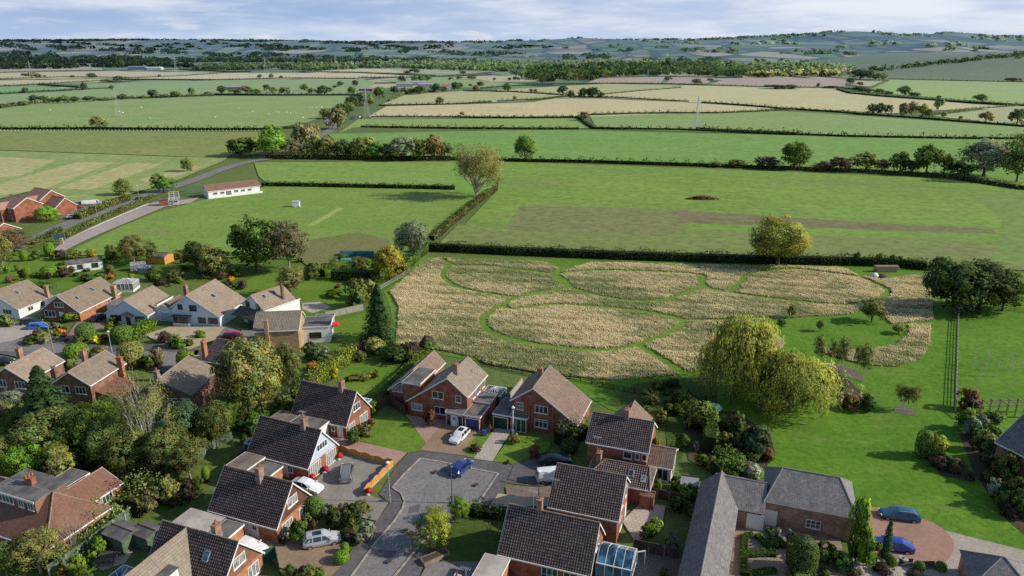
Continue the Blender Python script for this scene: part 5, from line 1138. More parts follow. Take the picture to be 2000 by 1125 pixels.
gsh=House('white framed conservatory with glazed hipped roof behind the tan roofed chalets',G(248,566)[:2],5,'conservatory','conservatory'); gsh.glasshouse(-2.4,2.4,-2,2,2.2,3.1,n=5,bmat=WHITE,gm=GLC)
gh2=House('small aluminium greenhouse in the long back garden',G(271,527)[:2],20,'greenhouse','greenhouse'); gh2.glasshouse(-1.8,1.8,-1.2,1.2,1.6,2.4,False,4,sub=STEEL,gm=GLC,base=.1)
gh3=House('second little greenhouse nearer the tan roofed chalets',G(285,533)[:2],-10,'greenhouse','greenhouse'); gh3.glasshouse(-1.5,1.5,-1.1,1.1,1.6,2.3,False,3,sub=STEEL,gm=GLC,base=.1)
def flowerpot(px,label):
    g=G(*px); e=empty('flower_pot',g,0,label,'flower pot')
    MB().lathe((0,0,0),[(.22,0),(.30,.4),(.34,.42),(.33,.48),(.25,.46)],12).build('pot',WHITE,e)
    H0,W0,cr,_=PROTO['shrub0']; (cr.materials.append(leafmat('scarlet',C['scarlet'],trans=.2)) if not len(cr.materials) else None); f=link('flowers',cr,e); f.material_slots[0].link='OBJECT'; f.material_slots[0].material=leafmat('scarlet',C['scarlet'],trans=.2); f.location=(0,0,.38); f.scale=(.62,.62,.55)
flowerpot((662,899),'white pot of red flowers at the far corner of the blue grey house'); flowerpot((634,925),'white pot of red flowers between the tall windows'); flowerpot((609,941),'white pot of red flowers at the near corner of the blue grey house'); flowerpot((719,968),'large white pot of red flowers at the end of the scalloped fence')
e=empty('parasol',G(652,652),0,'bright red parasol in the back garden','parasol'); MB().tube([(0,0,0),(0,0,2.6)],.04,6).build('pole',TIMB,e); MB().lathe((0,0,2.1),[(1.5,0),(1.48,.05),(.05,.6)],8).build('canopy',plain('red_canvas',(.55,.01,.05),.7),e)
def picnic(px,label,mat=TIMB,sc_=1):
    e=empty('picnic_table',G(*px),rnd.uniform(0,1),label,'table'); MB().box(-.9,.9,-.4,.4,.72,.77).build('tabletop',mat,e)
    for s in (1,-1): MB().box(-.9,.9,s*.75-.14,s*.75+.14,.42,.46).build('bench',mat,e)
    for x in (-.65,.65):
        for s in (1,-1): MB().bar((x,s*.75,0),(x,s*.2,.72),.07).build('leg',mat,e)
    e.scale=(sc_,)*3
picnic((660,658),'pale wooden picnic table near the red parasol'); picnic((213,1096),'brown wooden table with benches on the curved patio',DTIMB,1.2)
def box_pile(name,label,cat,px,ang,dims,mat,mat2=None):
    e=empty(name,G(*px),R(ang),label,cat); w,d,h=dims
    m=MB(); K=12
    pr=[(math.cos(math.pi*k/K)*d/2,abs(math.sin(math.pi*k/K))**.6*h) for k in range(K+1)]
    for i in range(K): 
        a,b=pr[i],pr[i+1]; m.face([(-w/2,a[0],a[1]),(w/2,a[0],a[1]),(w/2,b[0],b[1]),(-w/2,b[0],b[1])][::-1])
    m.face([(-w/2,p[0],p[1]) for p in pr]); m.face([(w/2,p[0],p[1]) for p in pr][::-1]); m.build('cover',mat,e,True)
    f=MB(); [f.bar((x,-d/2-.1,0),(x,d/2+.1,0),.12) for x in (-w*.4,0,w*.4)]; f.build('runner',mat2 or STEEL,e); return e
TARP=plain('teal_tarpaulin',(.01,.09,.12),.6,.25,.8); TARP2=plain('green_sheet',(.08,.32,.25),.6,.25,.8)
box_pile('pitch_cover','long dark teal cricket pitch cover beside the hedge','pitch cover',(697,500),-2,(9.5,3.2,1.5),TARP); box_pile('pitch_cover','small pale green pitch cover in front of the teal one','pitch cover',(681,509),2,(4.2,1.6,.7),TARP2)
e=empty('mobile_scoreboard',G(579,405),.1,'small white scoring hut alone on the cricket field','hut'); MB().box(-1.3,1.3,-.9,.9,.25,2.3).build('body',WHITE,e); MB().box(-1.45,1.45,-1.05,1.05,2.3,2.42).build('roof',plain('hut_roof',(.5,.5,.5),.6),e)
for x in (-.9,.9): MB().tube([(x,-1,.3),(x,1,.3)],.3,10).build('wheel',RUBBER,e)
# cricket nets, sight screens and brick store by the long drive
e=empty('equipment_store',G(321,402),.35,'small brick store with rack beside the cricket drive','store'); MB().box(-1.6,1.6,-1.2,1.2,0,2.6).build('wall',BRK,e); MB().box(-1.8,1.8,-1.4,1.4,2.6,2.75).build('flat_roof',FELT,e)
r_=MB(); [r_.bar((1.8,y,z),(5.0,y,z),.09) for y in (-1.2,1.2) for z in (.4,1.2,2.0,2.8)]; [r_.bar((x,y,0),(x,y,3.0),.1) for x in (1.8,3.4,5.0) for y in (-1.2,1.2)]; r_.build('rack',WHITE,e); MB().box(1.9,4.9,-1.1,1.1,1.22,1.9).build('stacked_frames',DSTEEL,e)
e=empty('sight_screen',G(341,389),.3,'white wheeled sight screen frame near the pavilion','sight screen'); r_=MB()
for s in (-1.8,0,1.8): r_.bar((s,0,0),(s,0,3.0),.1); r_.bar((s,-1.0,0),(s,0,2.8),.07); r_.bar((s,1.0,0),(s,0,2.8),.07)
[r_.bar((-1.8,0,z),(1.8,0,z),.12) for z in (.8,1.6,2.3,3.0)]; r_.build('frame',WHITE,e)
NET=plain('netting_green',(.06,.16,.13),.9)
e=empty('cricket_net',G(352,384),.35,'green netted practice cage beside the pavilion','cricket net'); r_=MB()
for x in range(0,19,3):
    for y in (0,4): r_.bar((x,y,0),(x,y,3.4),.09)
[r_.bar((0,y,3.4),(18,y,3.4),.07) for y in (0,2,4)]; [r_.bar((x,0,3.4),(x,4,3.4),.06) for x in range(0,19,3)]; r_.build('frame',NET,e)
n_=MB(); [n_.bar((0,y,z*.4),(18,y,z*.4),.025) for z in range(9) for y in (0,4)]; [n_.bar((x*.5,y,0),(x*.5,y,3.4),.02) for x in range(37) for y in (0,4)]; n_.build('netting',NET,e)
e=empty('notice_board',G(117,472),.3,'dark notice board at the mouth of the long drive','notice board'); MB().box(-1.6,1.6,-.06,.06,.7,2.4).build('board',plain('board_green',(.04,.12,.12),.5),e); [MB().box(x-.08,x+.08,-.1,.1,0,2.5).build('post',TIMB,e) for x in (-1.6,1.6)]
e=empty('gate_pillar',G(122,478),.2,'pale brick gate pillar beside the notice board','gate pillar'); MB().box(-.4,.4,-.4,.4,0,1.9).build('pillar',BRKT,e); MB().box(-.48,.48,-.48,.48,1.9,2.05).build('coping',CONC,e)
strip('drive_kerb',[(128,470),(200,436),(290,398)],.35,plain('kerb_white',(.5,.46,.42),.9),.2,z=.02)
# garden oddments
e=empty('trampoline',G(1391,803),0,'pale blue round trampoline in the dark garden','trampoline'); MB().lathe((0,0,.7),[(1.5,0),(1.55,.05),(1.5,.1)],16).build('mat',plain('pale_blue_mat',(.45,.55,.66),.6),e)
for k in range(6): MB().tube([(1.4*math.cos(k),1.4*math.sin(k),0),(1.4*math.cos(k),1.4*math.sin(k),.72)],.035,5).build('leg',STEEL,e)
e=empty('egg_chair',G(1287,906),0,'white wicker egg chair beside the climbing plants','chair'); MB().lathe((0,0,.4),[(.1,0),(.5,.3),(.6,.8),(.5,1.25),(.15,1.55)],12).build('shell',plain('wicker',(.5,.48,.44),.8),e); MB().lathe((0,0,0),[(.5,0),(.5,.05),(.05,.1),(.05,.45)],10).build('base',DSTEEL,e)
e=empty('garden_planter',G(850,1092),.6,'weathered timber planter bed at the roadside lawn corner','planter'); MB().box(-1.7,1.7,-.6,.6,0,.55).build('box',TIMB,e); MB().box(-1.55,1.55,-.45,.45,.55,.57).build('soil',SOIL,e)
e=empty('pergola',G(1956,812),R(3),'long timber pergola beside the slate roofed house','pergola')
for x in np.arange(-4.5,5,1.5):
    for y in (-.9,.9): MB().box(x-.07,x+.07,y-.07,y+.07,0,2.3).build('post',TIMB,e)
    MB().box(x-.05,x+.05,-1.4,1.4,2.42,2.55).build('rafter',TIMB,e)
for y in (-.9,.9): MB().box(-5,5,y-.05,y+.05,2.3,2.42).build('beam',TIMB,e)
e=empty('log_pile',G(1732,532),0,'brown stack of logs and planks by the far hedge','log pile'); [MB().tube([(-3+rnd.uniform(-.4,.4),y*.45,z*.35+.2),(3+rnd.uniform(-.4,.4),y*.45,z*.35+.2)],.2,7).build('log',TIMB,e) for z in range(5) for y in range(3)]
e=empty('bonfire_heap',G(1722,541),0,'mound of cut branches with white sack beside the log pile','brush heap'); MB().lathe((0,0,0),[(1.6,0),(1.2,.5),(.5,.9)],9).build('branches',DTIMB,e); MB().lathe((-1.9,0,0),[(.9,0),(1.0,.5),(.6,1.0),(.2,1.2)],9).build('sack',WHITE,e)
rs=np.random.default_rng(2); n_=900; r_=rs.random(n_)**.5; a_=rs.random(n_)*6.283; P_=np.stack([r_*np.cos(a_)*7,r_*np.sin(a_)*2.2,(1-r_)*2.0*rs.random(n_)+.1],1)
me=npmesh('manure_heap',cardverts(rs,P_,rs.normal(size=(n_,3))+np.array([0,0,1.]),1.0),4,tints(rs,n_,1,.4)); me.materials.append(leafmat('russet',(.16,.085,.045))); o=link('manure_heap',me); o.location=G(1372,390); tag(o,'long brown heap lying alone in the green field','heap')
for x,y in ((1758,1101),(1765,1105)): 
    e=empty('stone_urn',G(x,y),0,'pale stone urn on the terrace between clipped balls','urn','stone urns on the terrace'); MB().lathe((0,0,0),[(.25,0),(.25,.15),(.1,.2),(.1,.4),(.3,.7),(.38,.95),(.34,.97)],10).build('bowl',CONC,e)
for x,y,c_ in ((470,887,'blue'),(478,882,'blue'),(486,886,'blue')): MB_=MB().lathe((0,0,0),[(.22,0),(.3,.5),(.33,.52)],8).build('plant_pot',plain('pot_blue',(.06,.10,.25),.5)); MB_.location=G(x,y); tag(MB_,'dark blue garden pot in the shaded yard','pot','blue pots in the shaded yard')
def bench(px,rz,label):
    e=empty('garden_bench',G(*px),rz,label,'bench'); MB().box(-.8,.8,-.25,.25,.42,.47).build('seat',DTIMB,e); MB().box(-.8,.8,.22,.27,.47,.95).build('backrest',DTIMB,e)
    for x in (-.72,.72):
        for y in (-.2,.2): MB().box(x-.04,x+.04,y-.04,y+.04,0,.42).build('leg',DTIMB,e)
bench((1770,1107),0,'dark wooden bench between the first two clipped balls'); bench((1812,1112),0,'dark wooden bench between the last two clipped balls')
for x,y,b_ in ((1000,838,'blue'),(948,852,'blue')): pass
for i,(x,y,c_,l_) in enumerate(((946,852,(.03,.06,.2),'blue wheelie bin beside the blue garage'),(953,847,(.03,.05,.05),'black wheelie bin beside the blue garage'))):
    e=empty('wheelie_bin',G(x,y),.3,l_,'bin'); MB().box(-.28,.28,-.3,.3,.05,.95).build('body',plain('bin'+str(i),c_,.5),e); MB().box(-.31,.31,-.35,.33,.95,1.03).build('lid',plain('bin'+str(i),c_,.5),e)
def pole(px,h,name,label,cat,mat,grp=None):
    o=MB().tube([(0,0,0),(0,0,h)],.05,6).build(name,mat); o.location=G(*px); tag(o,label,cat,grp)
for x in (951,957,974): pole((x,1046),1.9,'washing_post','grey timber post standing on the shaded lawn','post',TIMB,'posts on the shaded lawn')
# ---- helper
def scatter(seed,n,polys):
    rs=np.random.default_rng(seed); out=[]
    for q,m in polys:
        q=np.array(q,float); lo,hi=q.min(0),q.max(0); k=0; tries=0
        while k<m and tries<m*60:
            p=rs.uniform(lo,hi); tries+=1
            if inpoly(p[None],[tuple(a) for a in q])[0]: out.append((p[0],p[1])); k+=1
    return out
# ================================================================ trees, shrubs and hedges near the houses
B=lambda i:f'broad{i%4}'; Lo=lambda i:f'loose{i%3}'; Sh=lambda i:f'shrub{i%4}'
T=lambda k,c,x,y,ty,w,l,n='broadleaf_tree',**kw: veg(k,c,x,y,ty,w,l,n,'tree',**kw)
S=lambda i,c,x,y,ty,w,l,**kw: veg(Sh(i),c,x,y,ty,w,l,'shrub','shrub',**kw)
T(B(0),'khaki',490,820,666,134,'big yellow green tree standing between the brick houses')
T(Lo(1),'olive',566,782,668,62,'drooping olive birch behind the big yellow green tree','birch_tree')
T('conifer0','fir',742,664,556,80,'dark green pine at the meadow edge','pine_tree'); T('conifer1','fir',102,858,716,140,'tall dark conifer hiding the tan roofed house','conifer_tree')
T(B(1),'olive',95,905,800,135,'dense olive tree in the wild garden below the conifer'); T(Lo(0),'green',178,900,792,110,'loose green tree in the middle of the wild garden'); T(B(2),'olive',225,915,822,100,'round olive tree over the dark clearing')
T('birch','khaki',298,905,742,95,'straggly birch with white limbs in front of the tan roofed house','birch_tree'); T(B(3),'teal',362,880,782,85,'blue green leafy tree beside the straggly birch'); T(Lo(1),'olive',425,878,785,78,'olive tree behind the garden fence corner')
T(Lo(2),'olive',372,935,855,75,'small olive tree at the top of the green fence'); T(B(0),'olive',268,925,838,95,'dark rounded tree beside the clearing'); T(B(1),'bright',52,938,862,82,'bright yellow green tree near the hipped bungalow'); T(Lo(0),'khaki',122,945,872,75,'pale green bush tree behind the flat dormer'); T(B(2),'olive',10,940,858,70,'olive tree at the picture edge behind the bungalow')
T(Lo(2),'brown',12,840,782,66,'brown green tree at the edge below the tan roofs'); T(Lo(1),'green',215,845,775,70,'light green laurel tree behind the brick house'); T(B(3),'olive',330,930,835,90,'low spreading olive tree over the lawn edge'); T(B(1),'green',448,838,770,60,'dark tree under the yellow green tree')
T(B(2),'silver',33,790,758,55,'silvery shrub tree beside the tall conifer')
T(Lo(0),'khaki',80,1118,1040,110,'yellow tinged tree below the hipped bungalow'); T('twiggy','olive',146,1088,1008,54,'bare pale branched tree in front of the bungalow','bare_tree'); T(Lo(1),'olive',15,1128,1062,60,'thin grey green tree in the bottom corner')
# around the cricket field
T('mid0','green',502,530,428,112,'broad dark green tree at the cricket field corner'); T('loose2','brown',566,532,430,92,'brownish birch beside the broad dark green tree','birch_tree'); T(Lo(0),'khaki',264,520,458,52,'yellowing tree behind the summerhouse'); T('mid1','dark',384,535,468,48,'dark leafy tree left of the yellow cricket tree'); T('mid2','khaki',422,540,480,60,'round yellow tree at the cricket field edge').scale[2]*=1
T('loose1','grey',806,505,430,74,'grey green ash at the hedge corner'); T('mid1','gold',761,547,478,60,'dense golden brown oak beside the pitch covers'); T(Lo(2),'khaki',568,578,522,62,'small khaki tree on the curved lawn'); T('mid0','olive',224,512,478,30,'small dark tree behind the summerhouse roof'); T('mid2','olive',300,512,472,30,'small olive tree beside the orange shed')
T('poplar','khaki',930,386,284,88,'tall twiggy poplar almost bare on the field boundary','poplar_tree',far=True); T('mid1','green',1025,312,262,42,'lone round tree standing in the bright green field',far=True)
T(B(2),'willow',1518,520,428,122,'big rounded golden green tree on the far meadow hedge'); T('willow1','willow',1436,768,616,146,'tall weeping willow behind the nearer one','willow_tree'); T('willow2','willow',1538,800,686,172,'large yellow weeping willow on the big lawn','willow_tree')
T('mid0','dark',1858,606,510,120,'dark oak forming the near part of the oak clump'); T('mid1','dark',1912,606,506,115,'tall dark oak in the middle of the oak clump'); T('mid2','bright',1957,608,530,86,'sunlit green oak beside the dark clump')
T('fruit','khaki',1702,630,588,52,'spreading apple tree at the orchard end','apple_tree'); T('fruit','olive',1546,622,596,20,'small orchard tree beside the tall grass','fruit_tree'); T('fruit','green',1526,644,623,22,'small round orchard tree nearest the willow','fruit_tree'); T('fruit','olive',1601,648,626,18,'tiny orchard tree alone in the middle of the grass','fruit_tree'); T('fruit','khaki',1755,653,635,30,'low orchard tree beside the curved tall grass','fruit_tree')
for x,y,t_,w in ((1595,717,650,30),(1624,716,660,26),(1641,730,655,36),(1674,727,672,26),(1684,745,668,38)): T('sparse0','olive',x,y,t_,w,'slender white stemmed birch in the curved bark bed','birch_tree',group='birches in the curved bark bed')
for x,y,t_,w in ((1757,796,744,26),(1764,802,746,30),(1779,804,748,26)): T('sparse1','olive',x,y,t_,w,'slender birch in the small oval bark bed','birch_tree',group='birches in the oval bark bed')
for x,y,t_ in ((1899,720,671),(1911,745,698),(1926,715,668),(1945,736,690),(1969,725,678)): T('bare','khaki',x,y,t_,14,'nearly bare white sapling in the paddock','birch_sapling',group='white saplings in the paddock')
T('shrub1','russet',1891,800,758,44,'round russet tree beside the fence end','small_tree')
# in front of the close
T(Lo(0),'lime',848,1068,1000,84,'yellow green young cherry beside the road'); T(Lo(1),'bright',896,1020,970,46,'small bright green tree beside the lamp post')
T('fruit','olive',706,1020,982,50,'little dark green tree at the driveway edge')
# clipped things
K=lambda k,c,x,y,ty,w,l,n='clipped_bush':veg(k,c,x,y,ty,w,l,n,'bush')
K('dome','green',617,1011,972,34,'large clipped dome bush at the corner of the brick gable'); K('column','bright',404,941,911,15,'slim yellow green clipped conifer in the shaded garden'); K('ball','green',1740,0+1106,1087,19,'first clipped box ball nearest the conifer'); K('ball','green',1794,1114,1097,19,'middle clipped box ball on the terrace'); K('ball','green',1836,1115,1098,21,'last clipped box ball on the terrace')
K('cypress','fir',1727,1090,1017,26,'slim tapering conifer in front of the blue saloon','cypress_tree'); K('dome','dark',1562,1118,1052,54,'big dark egg shaped clipped yew in the parterre'); K('dome','green',1800,893,842,30,'tall clipped dome on the big lawn')
K('ball','dark',1112,882,858,34,'dark round clipped bush beside the dark drive'); K('dome','bright',98,500,474,18,'tall clipped yellow green bush beside the long drive mouth'); K('dome','bright',48,510,488,14,'smaller clipped bush near the garden edge'); K('ball','bright',97,541,519,28,'round clipped ball on the back lawn'); K('dome','bright',54,542,523,14,'small clipped bush on the back lawn')
K('ball','bright',674,1080,1060,16,'small clipped ball above the low hedge mound'); K('ball','bright',667,1098,1078,30,'low bright clipped mound at the pavement edge'); K('ball','bright',150,697,672,44,'round clipped tree at the lane bend','round_tree')
K('dome','khaki',259,716,668,44,'round headed yellow green tree beside the lane','round_tree'); K('ball','bright',366,724,682,34,'bright conifer mound beside the carport'); K('ball','green',241,668,636,40,'big rounded bush at the curve of the lane'); K('ball','green',170,664,632,36,'grey green round bush before the brown chalet')
# hedges
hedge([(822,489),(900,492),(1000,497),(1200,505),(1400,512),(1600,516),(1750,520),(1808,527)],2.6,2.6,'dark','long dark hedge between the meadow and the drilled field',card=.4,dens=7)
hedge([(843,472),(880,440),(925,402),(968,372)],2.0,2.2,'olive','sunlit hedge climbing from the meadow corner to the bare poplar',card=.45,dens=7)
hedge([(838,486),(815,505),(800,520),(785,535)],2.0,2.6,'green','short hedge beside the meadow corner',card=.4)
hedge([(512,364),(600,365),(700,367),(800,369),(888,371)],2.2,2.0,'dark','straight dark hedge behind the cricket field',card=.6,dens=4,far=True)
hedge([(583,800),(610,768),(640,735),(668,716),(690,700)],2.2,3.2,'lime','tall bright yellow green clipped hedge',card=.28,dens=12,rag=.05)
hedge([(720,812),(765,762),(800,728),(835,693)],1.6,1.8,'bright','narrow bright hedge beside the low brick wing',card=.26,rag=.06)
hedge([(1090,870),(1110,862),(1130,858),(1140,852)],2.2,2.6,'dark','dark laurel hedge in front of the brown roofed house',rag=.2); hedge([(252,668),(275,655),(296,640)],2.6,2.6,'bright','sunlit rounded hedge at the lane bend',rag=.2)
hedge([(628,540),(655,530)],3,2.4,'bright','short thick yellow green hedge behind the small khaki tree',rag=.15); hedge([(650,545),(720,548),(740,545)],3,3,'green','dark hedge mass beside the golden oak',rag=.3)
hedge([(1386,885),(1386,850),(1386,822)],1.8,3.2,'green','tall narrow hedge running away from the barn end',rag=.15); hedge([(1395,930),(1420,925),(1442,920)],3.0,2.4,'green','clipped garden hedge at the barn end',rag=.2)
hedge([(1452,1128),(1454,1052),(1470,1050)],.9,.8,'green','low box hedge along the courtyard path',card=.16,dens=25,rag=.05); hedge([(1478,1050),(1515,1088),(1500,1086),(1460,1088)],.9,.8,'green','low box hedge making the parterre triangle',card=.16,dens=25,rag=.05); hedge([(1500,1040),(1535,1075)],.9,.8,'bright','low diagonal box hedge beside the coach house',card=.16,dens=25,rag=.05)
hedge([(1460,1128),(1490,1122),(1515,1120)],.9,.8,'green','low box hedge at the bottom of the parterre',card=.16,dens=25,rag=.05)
hedge([(920,1003),(950,1010),(985,1014)],1.5,1.5,'dark','dark hedge in the shade above the lawn',rag=.2)
hedge([(126,464),(200,428),(260,402),(300,386)],1.8,1.3,'olive','low hedge between the main road and the long drive',card=.5,dens=5,far=True); hedge([(150,430),(210,405),(250,392)],3,2.4,'olive','roadside hedge in front of the motorhome',card=.5,dens=5,far=True)
hedge([(60,480),(100,462),(118,452)],2,1.6,'olive','low hedge beside the main road mouth',card=.5,dens=5)
hedge([(255,1010),(285,985),(300,965)],3,3,'olive','clipped hedge block behind the green fence',rag=.15)
hedge([(105,1112),(165,1062),(205,1030),(250,995),(300,955)],2.6,2.2,'olive','overgrown hedge along the bungalow side of the green fence',card=.3,rag=.4)
veg('shrub1','bright',1672,1082,965,44,'green creeper tower climbing the coach house end','climbing_plant','climber'); veg('shrub2','bright',1682,1108,1030,52,'leafy creeper mound below the coach house end','climbing_plant','climber'); veg('shrub0','lime',1275,912,850,20,'yellow green climber on the brick house end','climbing_plant','climber')
# garden shrubs: kind, colour, foot, top, width
SH=[]
SH+=[('olive',652,1015,982,30,'green shrub beside the clipped dome'),('russet',664,1012,985,26,'copper tinted shrub behind the dark little tree'),('dark',655,1032,992,36,'dark shrub at the drive edge'),('dark',685,1028,990,44,'dark spreading shrub under the little tree'),('lime',684,1040,1012,18,'yellow green shrub beside the pavement'),('silver',716,1052,1018,38,'silvery shrub near the pavement'),('grey',700,1062,1038,26,'grey low shrub at the kerb side'),('plum',680,1058,1036,28,'plum coloured shrub behind the silver car'),('green',580,1058,1018,40,'round green shrub under the white gable windows'),('lime',578,1040,1020,20,'yellow topped shrub by the brick gable'),('russet',612,1040,1014,22,'russet shrub before the brick gable'),('olive',598,1036,1006,24,'pale green shrub below the gable window'),('plum',552,1062,1038,18,'small plum shrub at the house corner'),('dark',568,1126,1104,30,'dark shrub at the bottom of the block drive'),('olive',600,1128,1104,44,'broad olive shrub at the bottom of the block drive'),('bright',625,1128,1112,24,'bright low shrub at the bottom by the pavement'),
('green',690,868,840,30,'leafy front garden shrub below the brown gable'),('olive',712,852,828,34,'flowering shrub border beside the front lawn'),('russet',725,832,816,20,'rusty shrub at the lawn corner'),('russet',838,832,802,26,'russet round bush by the white garage windows'),('russet',954,844,828,18,'red leaved shrub beside the driveway'),('khaki',1005,866,846,24,'variegated shrub round the lantern post foot'),('plum',928,882,868,26,'low plum shrub in the strip of lawn'),('russet',1043,895,872,26,'reddish shrub at the lawn edge'),('khaki',992,906,898,12,'small tan shrub by the kerb'),
('olive',1362,835,780,60,'large grey green bush tree in the dark garden'),('khaki',1410,872,842,34,'pale yellow shrub in the middle bed'),('dark',1428,858,808,46,'dark tall shrub behind the middle bed'),('teal',1470,892,832,60,'big blue green shrub at the lawn side of the bed'),('olive',1455,880,835,40,'olive shrub beside the big blue green shrub'),('russet',1498,900,872,24,'pinkish shrub at the bed tip'),('silver',1468,935,905,44,'silvery white flecked shrub near the barn link'),('green',1425,935,898,50,'rounded green shrub at the barn gable'),('silver',1360,880,860,18,'small silvery shrub on the grass path'),('bright',1370,910,885,28,'yellow green shrub beside the narrow hedge'),('brown',1390,920,890,24,'brownish shrub near the barn corner'),('green',1330,878,845,26,'green shrub behind the egg chair garden'),('khaki',1290,832,800,28,'plume topped grass clump behind the brick house'),('olive',1340,790,760,40,'shaded shrub under the willow'),('olive',1270,790,765,40,'shaded shrub behind the dark fence'),
('teal',1637,772,734,26,'upright blue green shrub beside the willow'),('russet',1660,800,772,40,'rusty low shrub in the lawn bed'),('dark',1692,803,768,36,'dark reedy shrub in the lawn bed'),
('lime',1826,893,848,46,'bright yellow shrub behind the clipped dome'),('plum',1830,912,888,38,'greyish plum shrub on the lawn'),('brown',1862,922,895,40,'brown feathery shrub on the lawn'),('plum',1895,938,922,20,'small dark shrub at the tail of the lawn bed'),
('green',1880,838,800,34,'leafy shrub at the fence end'),('silver',1890,850,812,30,'silvery shrub before the pergola'),('olive',1912,880,838,36,'olive shrub in the shaded border'),('dark',1930,905,855,44,'dark shrub in the shaded border'),('olive',1955,940,885,46,'large shrub near the slate roofed house'),('dark',1975,985,925,50,'tall dark shrub below the brick wall'),('plum',1972,1010,985,36,'dark red low shrub at the border foot'),('olive',1996,1010,960,40,'shrub at the picture edge of the border'),('teal',1905,860,828,30,'blue green shrub between pergola and border'),('olive',1935,830,805,40,'climber clad shrub under the pergola'),
('dark',1600,1100,1060,50,'dark shrub bed below the coach house window'),('silver',1515,1062,1030,22,'pale feathery grass by the white door'),('silver',1542,1068,1036,24,'second pale feathery grass under the small window'),('green',1640,1112,1072,40,'dark green shrub beside the creeper'),('olive',1560,1128,1108,50,'low shrub at the bottom of the parterre'),('plum',1722,1120,1102,40,'reddish leaved shrub on the terrace edge'),('brown',1668,1128,1112,30,'brown shrub at the terrace corner'),('plum',1785,1128,1118,40,'red leaved low planting below the terrace'),
('bright',1270,1052,1012,42,'bright bushy shrub beside the red shed garden'),('silver',1312,1075,1040,34,'grey lavender like shrub by the barn wall'),('green',1345,985,950,40,'dark shrub between shed and barn'),('green',1318,960,930,26,'round shrub beside the brick house corner'),('olive',1352,1010,985,30,'yellowish shrub by the barn wall'),('dark',1320,1000,968,36,'dark shrub behind the red shed'),('green',1283,965,935,20,'upright shrub at the brick house corner'),('bright',1295,1128,1105,18,'small yellow green plant in the paved yard'),
('green',45,700-30,640,1,'')][:-1]
SH+=[('olive',8,640,612,36,'olive shrub at the edge before the white bungalow'),('green',62,672,655,36,'low green shrub along the lane flower bed'),('olive',85,668,648,36,'mixed shrub along the lane flower bed'),('orange',118,655,640,22,'orange yellow shrub by the curved path'),('bright',140,628,606,44,'leafy shrub in front of the brown chalet'),('russet',75,660,645,26,'rusty low shrub beside the bright blue car'),('silver',88,672,660,20,'blue grey low shrub at the lane edge'),('khaki',110,645,628,26,'khaki shrub behind the orange one'),('yellow',187,672,655,22,'bright yellow bush on the front lawn'),('lime',214,648,628,20,'yellow shrub nearest the white gabled chalet'),('bright',222,634,618,20,'lime shrub beside the yellow one'),('russet',205,668,650,22,'dark red shrub beside the bright yellow bush'),('olive',155,672,656,22,'low olive shrub at the lane edge'),('plum',322,668,646,28,'bare plum shrub in the gravel island'),('green',340,680,655,30,'green shrub in the gravel island'),('bright',352,682,665,24,'bright shrub in the gravel island'),('bright',392,660,645,22,'bright shrub beside the golden gravel'),('green',370,676,660,22,'low green shrub by the golden gravel'),('brown',310,715,680,30,'brownish shrub at the tan roofed house'),('khaki',190,700,676,36,'khaki shrub behind the round lane tree'),('olive',140,725,695,36,'shaded shrub between the tan roofed houses'),('green',290,720,690,30,'green hedge shrub behind the lane tree'),
('plum',472,560+4,548,24,'plum tinted shrub at the curved lawn edge'),('olive',455,565,548,30,'grey green shrub beyond the blue boarded chalet'),('orange',450,553,540,20,'orange shrub at the curved lawn bed'),('russet',435,545,528,22,'rust shrub beside the curved lawn'),('green',460,540,522,26,'clipped green shrub under the dark tree'),('orange',217,545,533,18,'orange shrub in the long back garden'),('gold',257,545,534,14,'golden shrub in the long back garden'),('green',300,548,522,32,'dark leafy shrub by the greenhouses'),('olive',340,552,530,36,'olive shrub in front of the yellow tree'),('plum',312,558,545,24,'purple shrub behind the white gabled chalet'),('green',190,552,536,34,'green shrub beside the summerhouse'),('olive',170,548,535,30,'mixed shrub beside the summerhouse terrace'),('plum',128,540,525,26,'purple shrub at the terrace'),('green',85,562,548,40,'low hedge shrub behind the white bungalow'),('gold',180,505,486,20,'yellow conifer bush near the drive'),('olive',145,505,486,34,'grey green bush at the drive edge'),('plum',118,508,488,24,'plum bush near the drive mouth'),('olive',70,508,488,20,'mixed bush near the drive mouth'),('gold',102,506,494,12,'small golden bush under the tall clipped bush'),('green',235,508,478,28,'dark round bush behind the summerhouse'),('olive',350,505,490,34,'bush beside the orange shed'),('plum',285,530,515,1,'x')][:-1]
SH+=[('olive',700,600,545,44,'tall olive shrub beside the dark pine'),('khaki',715,585,545,50,'khaki shrub tree above the dark pine'),('olive',610,545,512,40,'grey shrub below the leaning birch'),('olive',700,530,505,46,'olive bush behind the pitch covers'),('russet',660,568,553,16,'rust coloured small bush on the lawn'),('khaki',680,545,535,34,'low khaki bush on the garden lawn'),('bright',652,580,565,36,'low golden bed on the garden lawn'),('dark',615,705,668,44,'dark shrub behind the white extension'),('grey',630,700,672,30,'pale branched shrub beside the dark one'),('green',680,690,670,30,'green shrub at the hedge top'),('russet',700,690,668,40,'russet shrub along the meadow garden edge'),('khaki',735,690,660,44,'yellowing shrub along the meadow garden edge'),('dark',780,706,675,60,'dark shrub row behind the brick wing'),('plum',810,700,672,44,'plum dark shrub row nearest the meadow'),('green',835,690,664,30,'green shrub at the end of the shrub row'),('orange',612,722,708,24,'orange shrub behind the clipped hedge'),('yellow',652,742,718,18,'small golden conifer against the clipped hedge'),('olive',690,742,732,34,'island bed of low shrubs on the lawn'),('khaki',715,740,728,34,'flowering island bed shrub on the lawn'),('lime',735,738,724,16,'yellow shrub at the end of the island bed'),('olive',640,745,728,24,'shrub behind the dark roofed chalet ridge'),('dark',470,870,838,1,'x')][:-1]
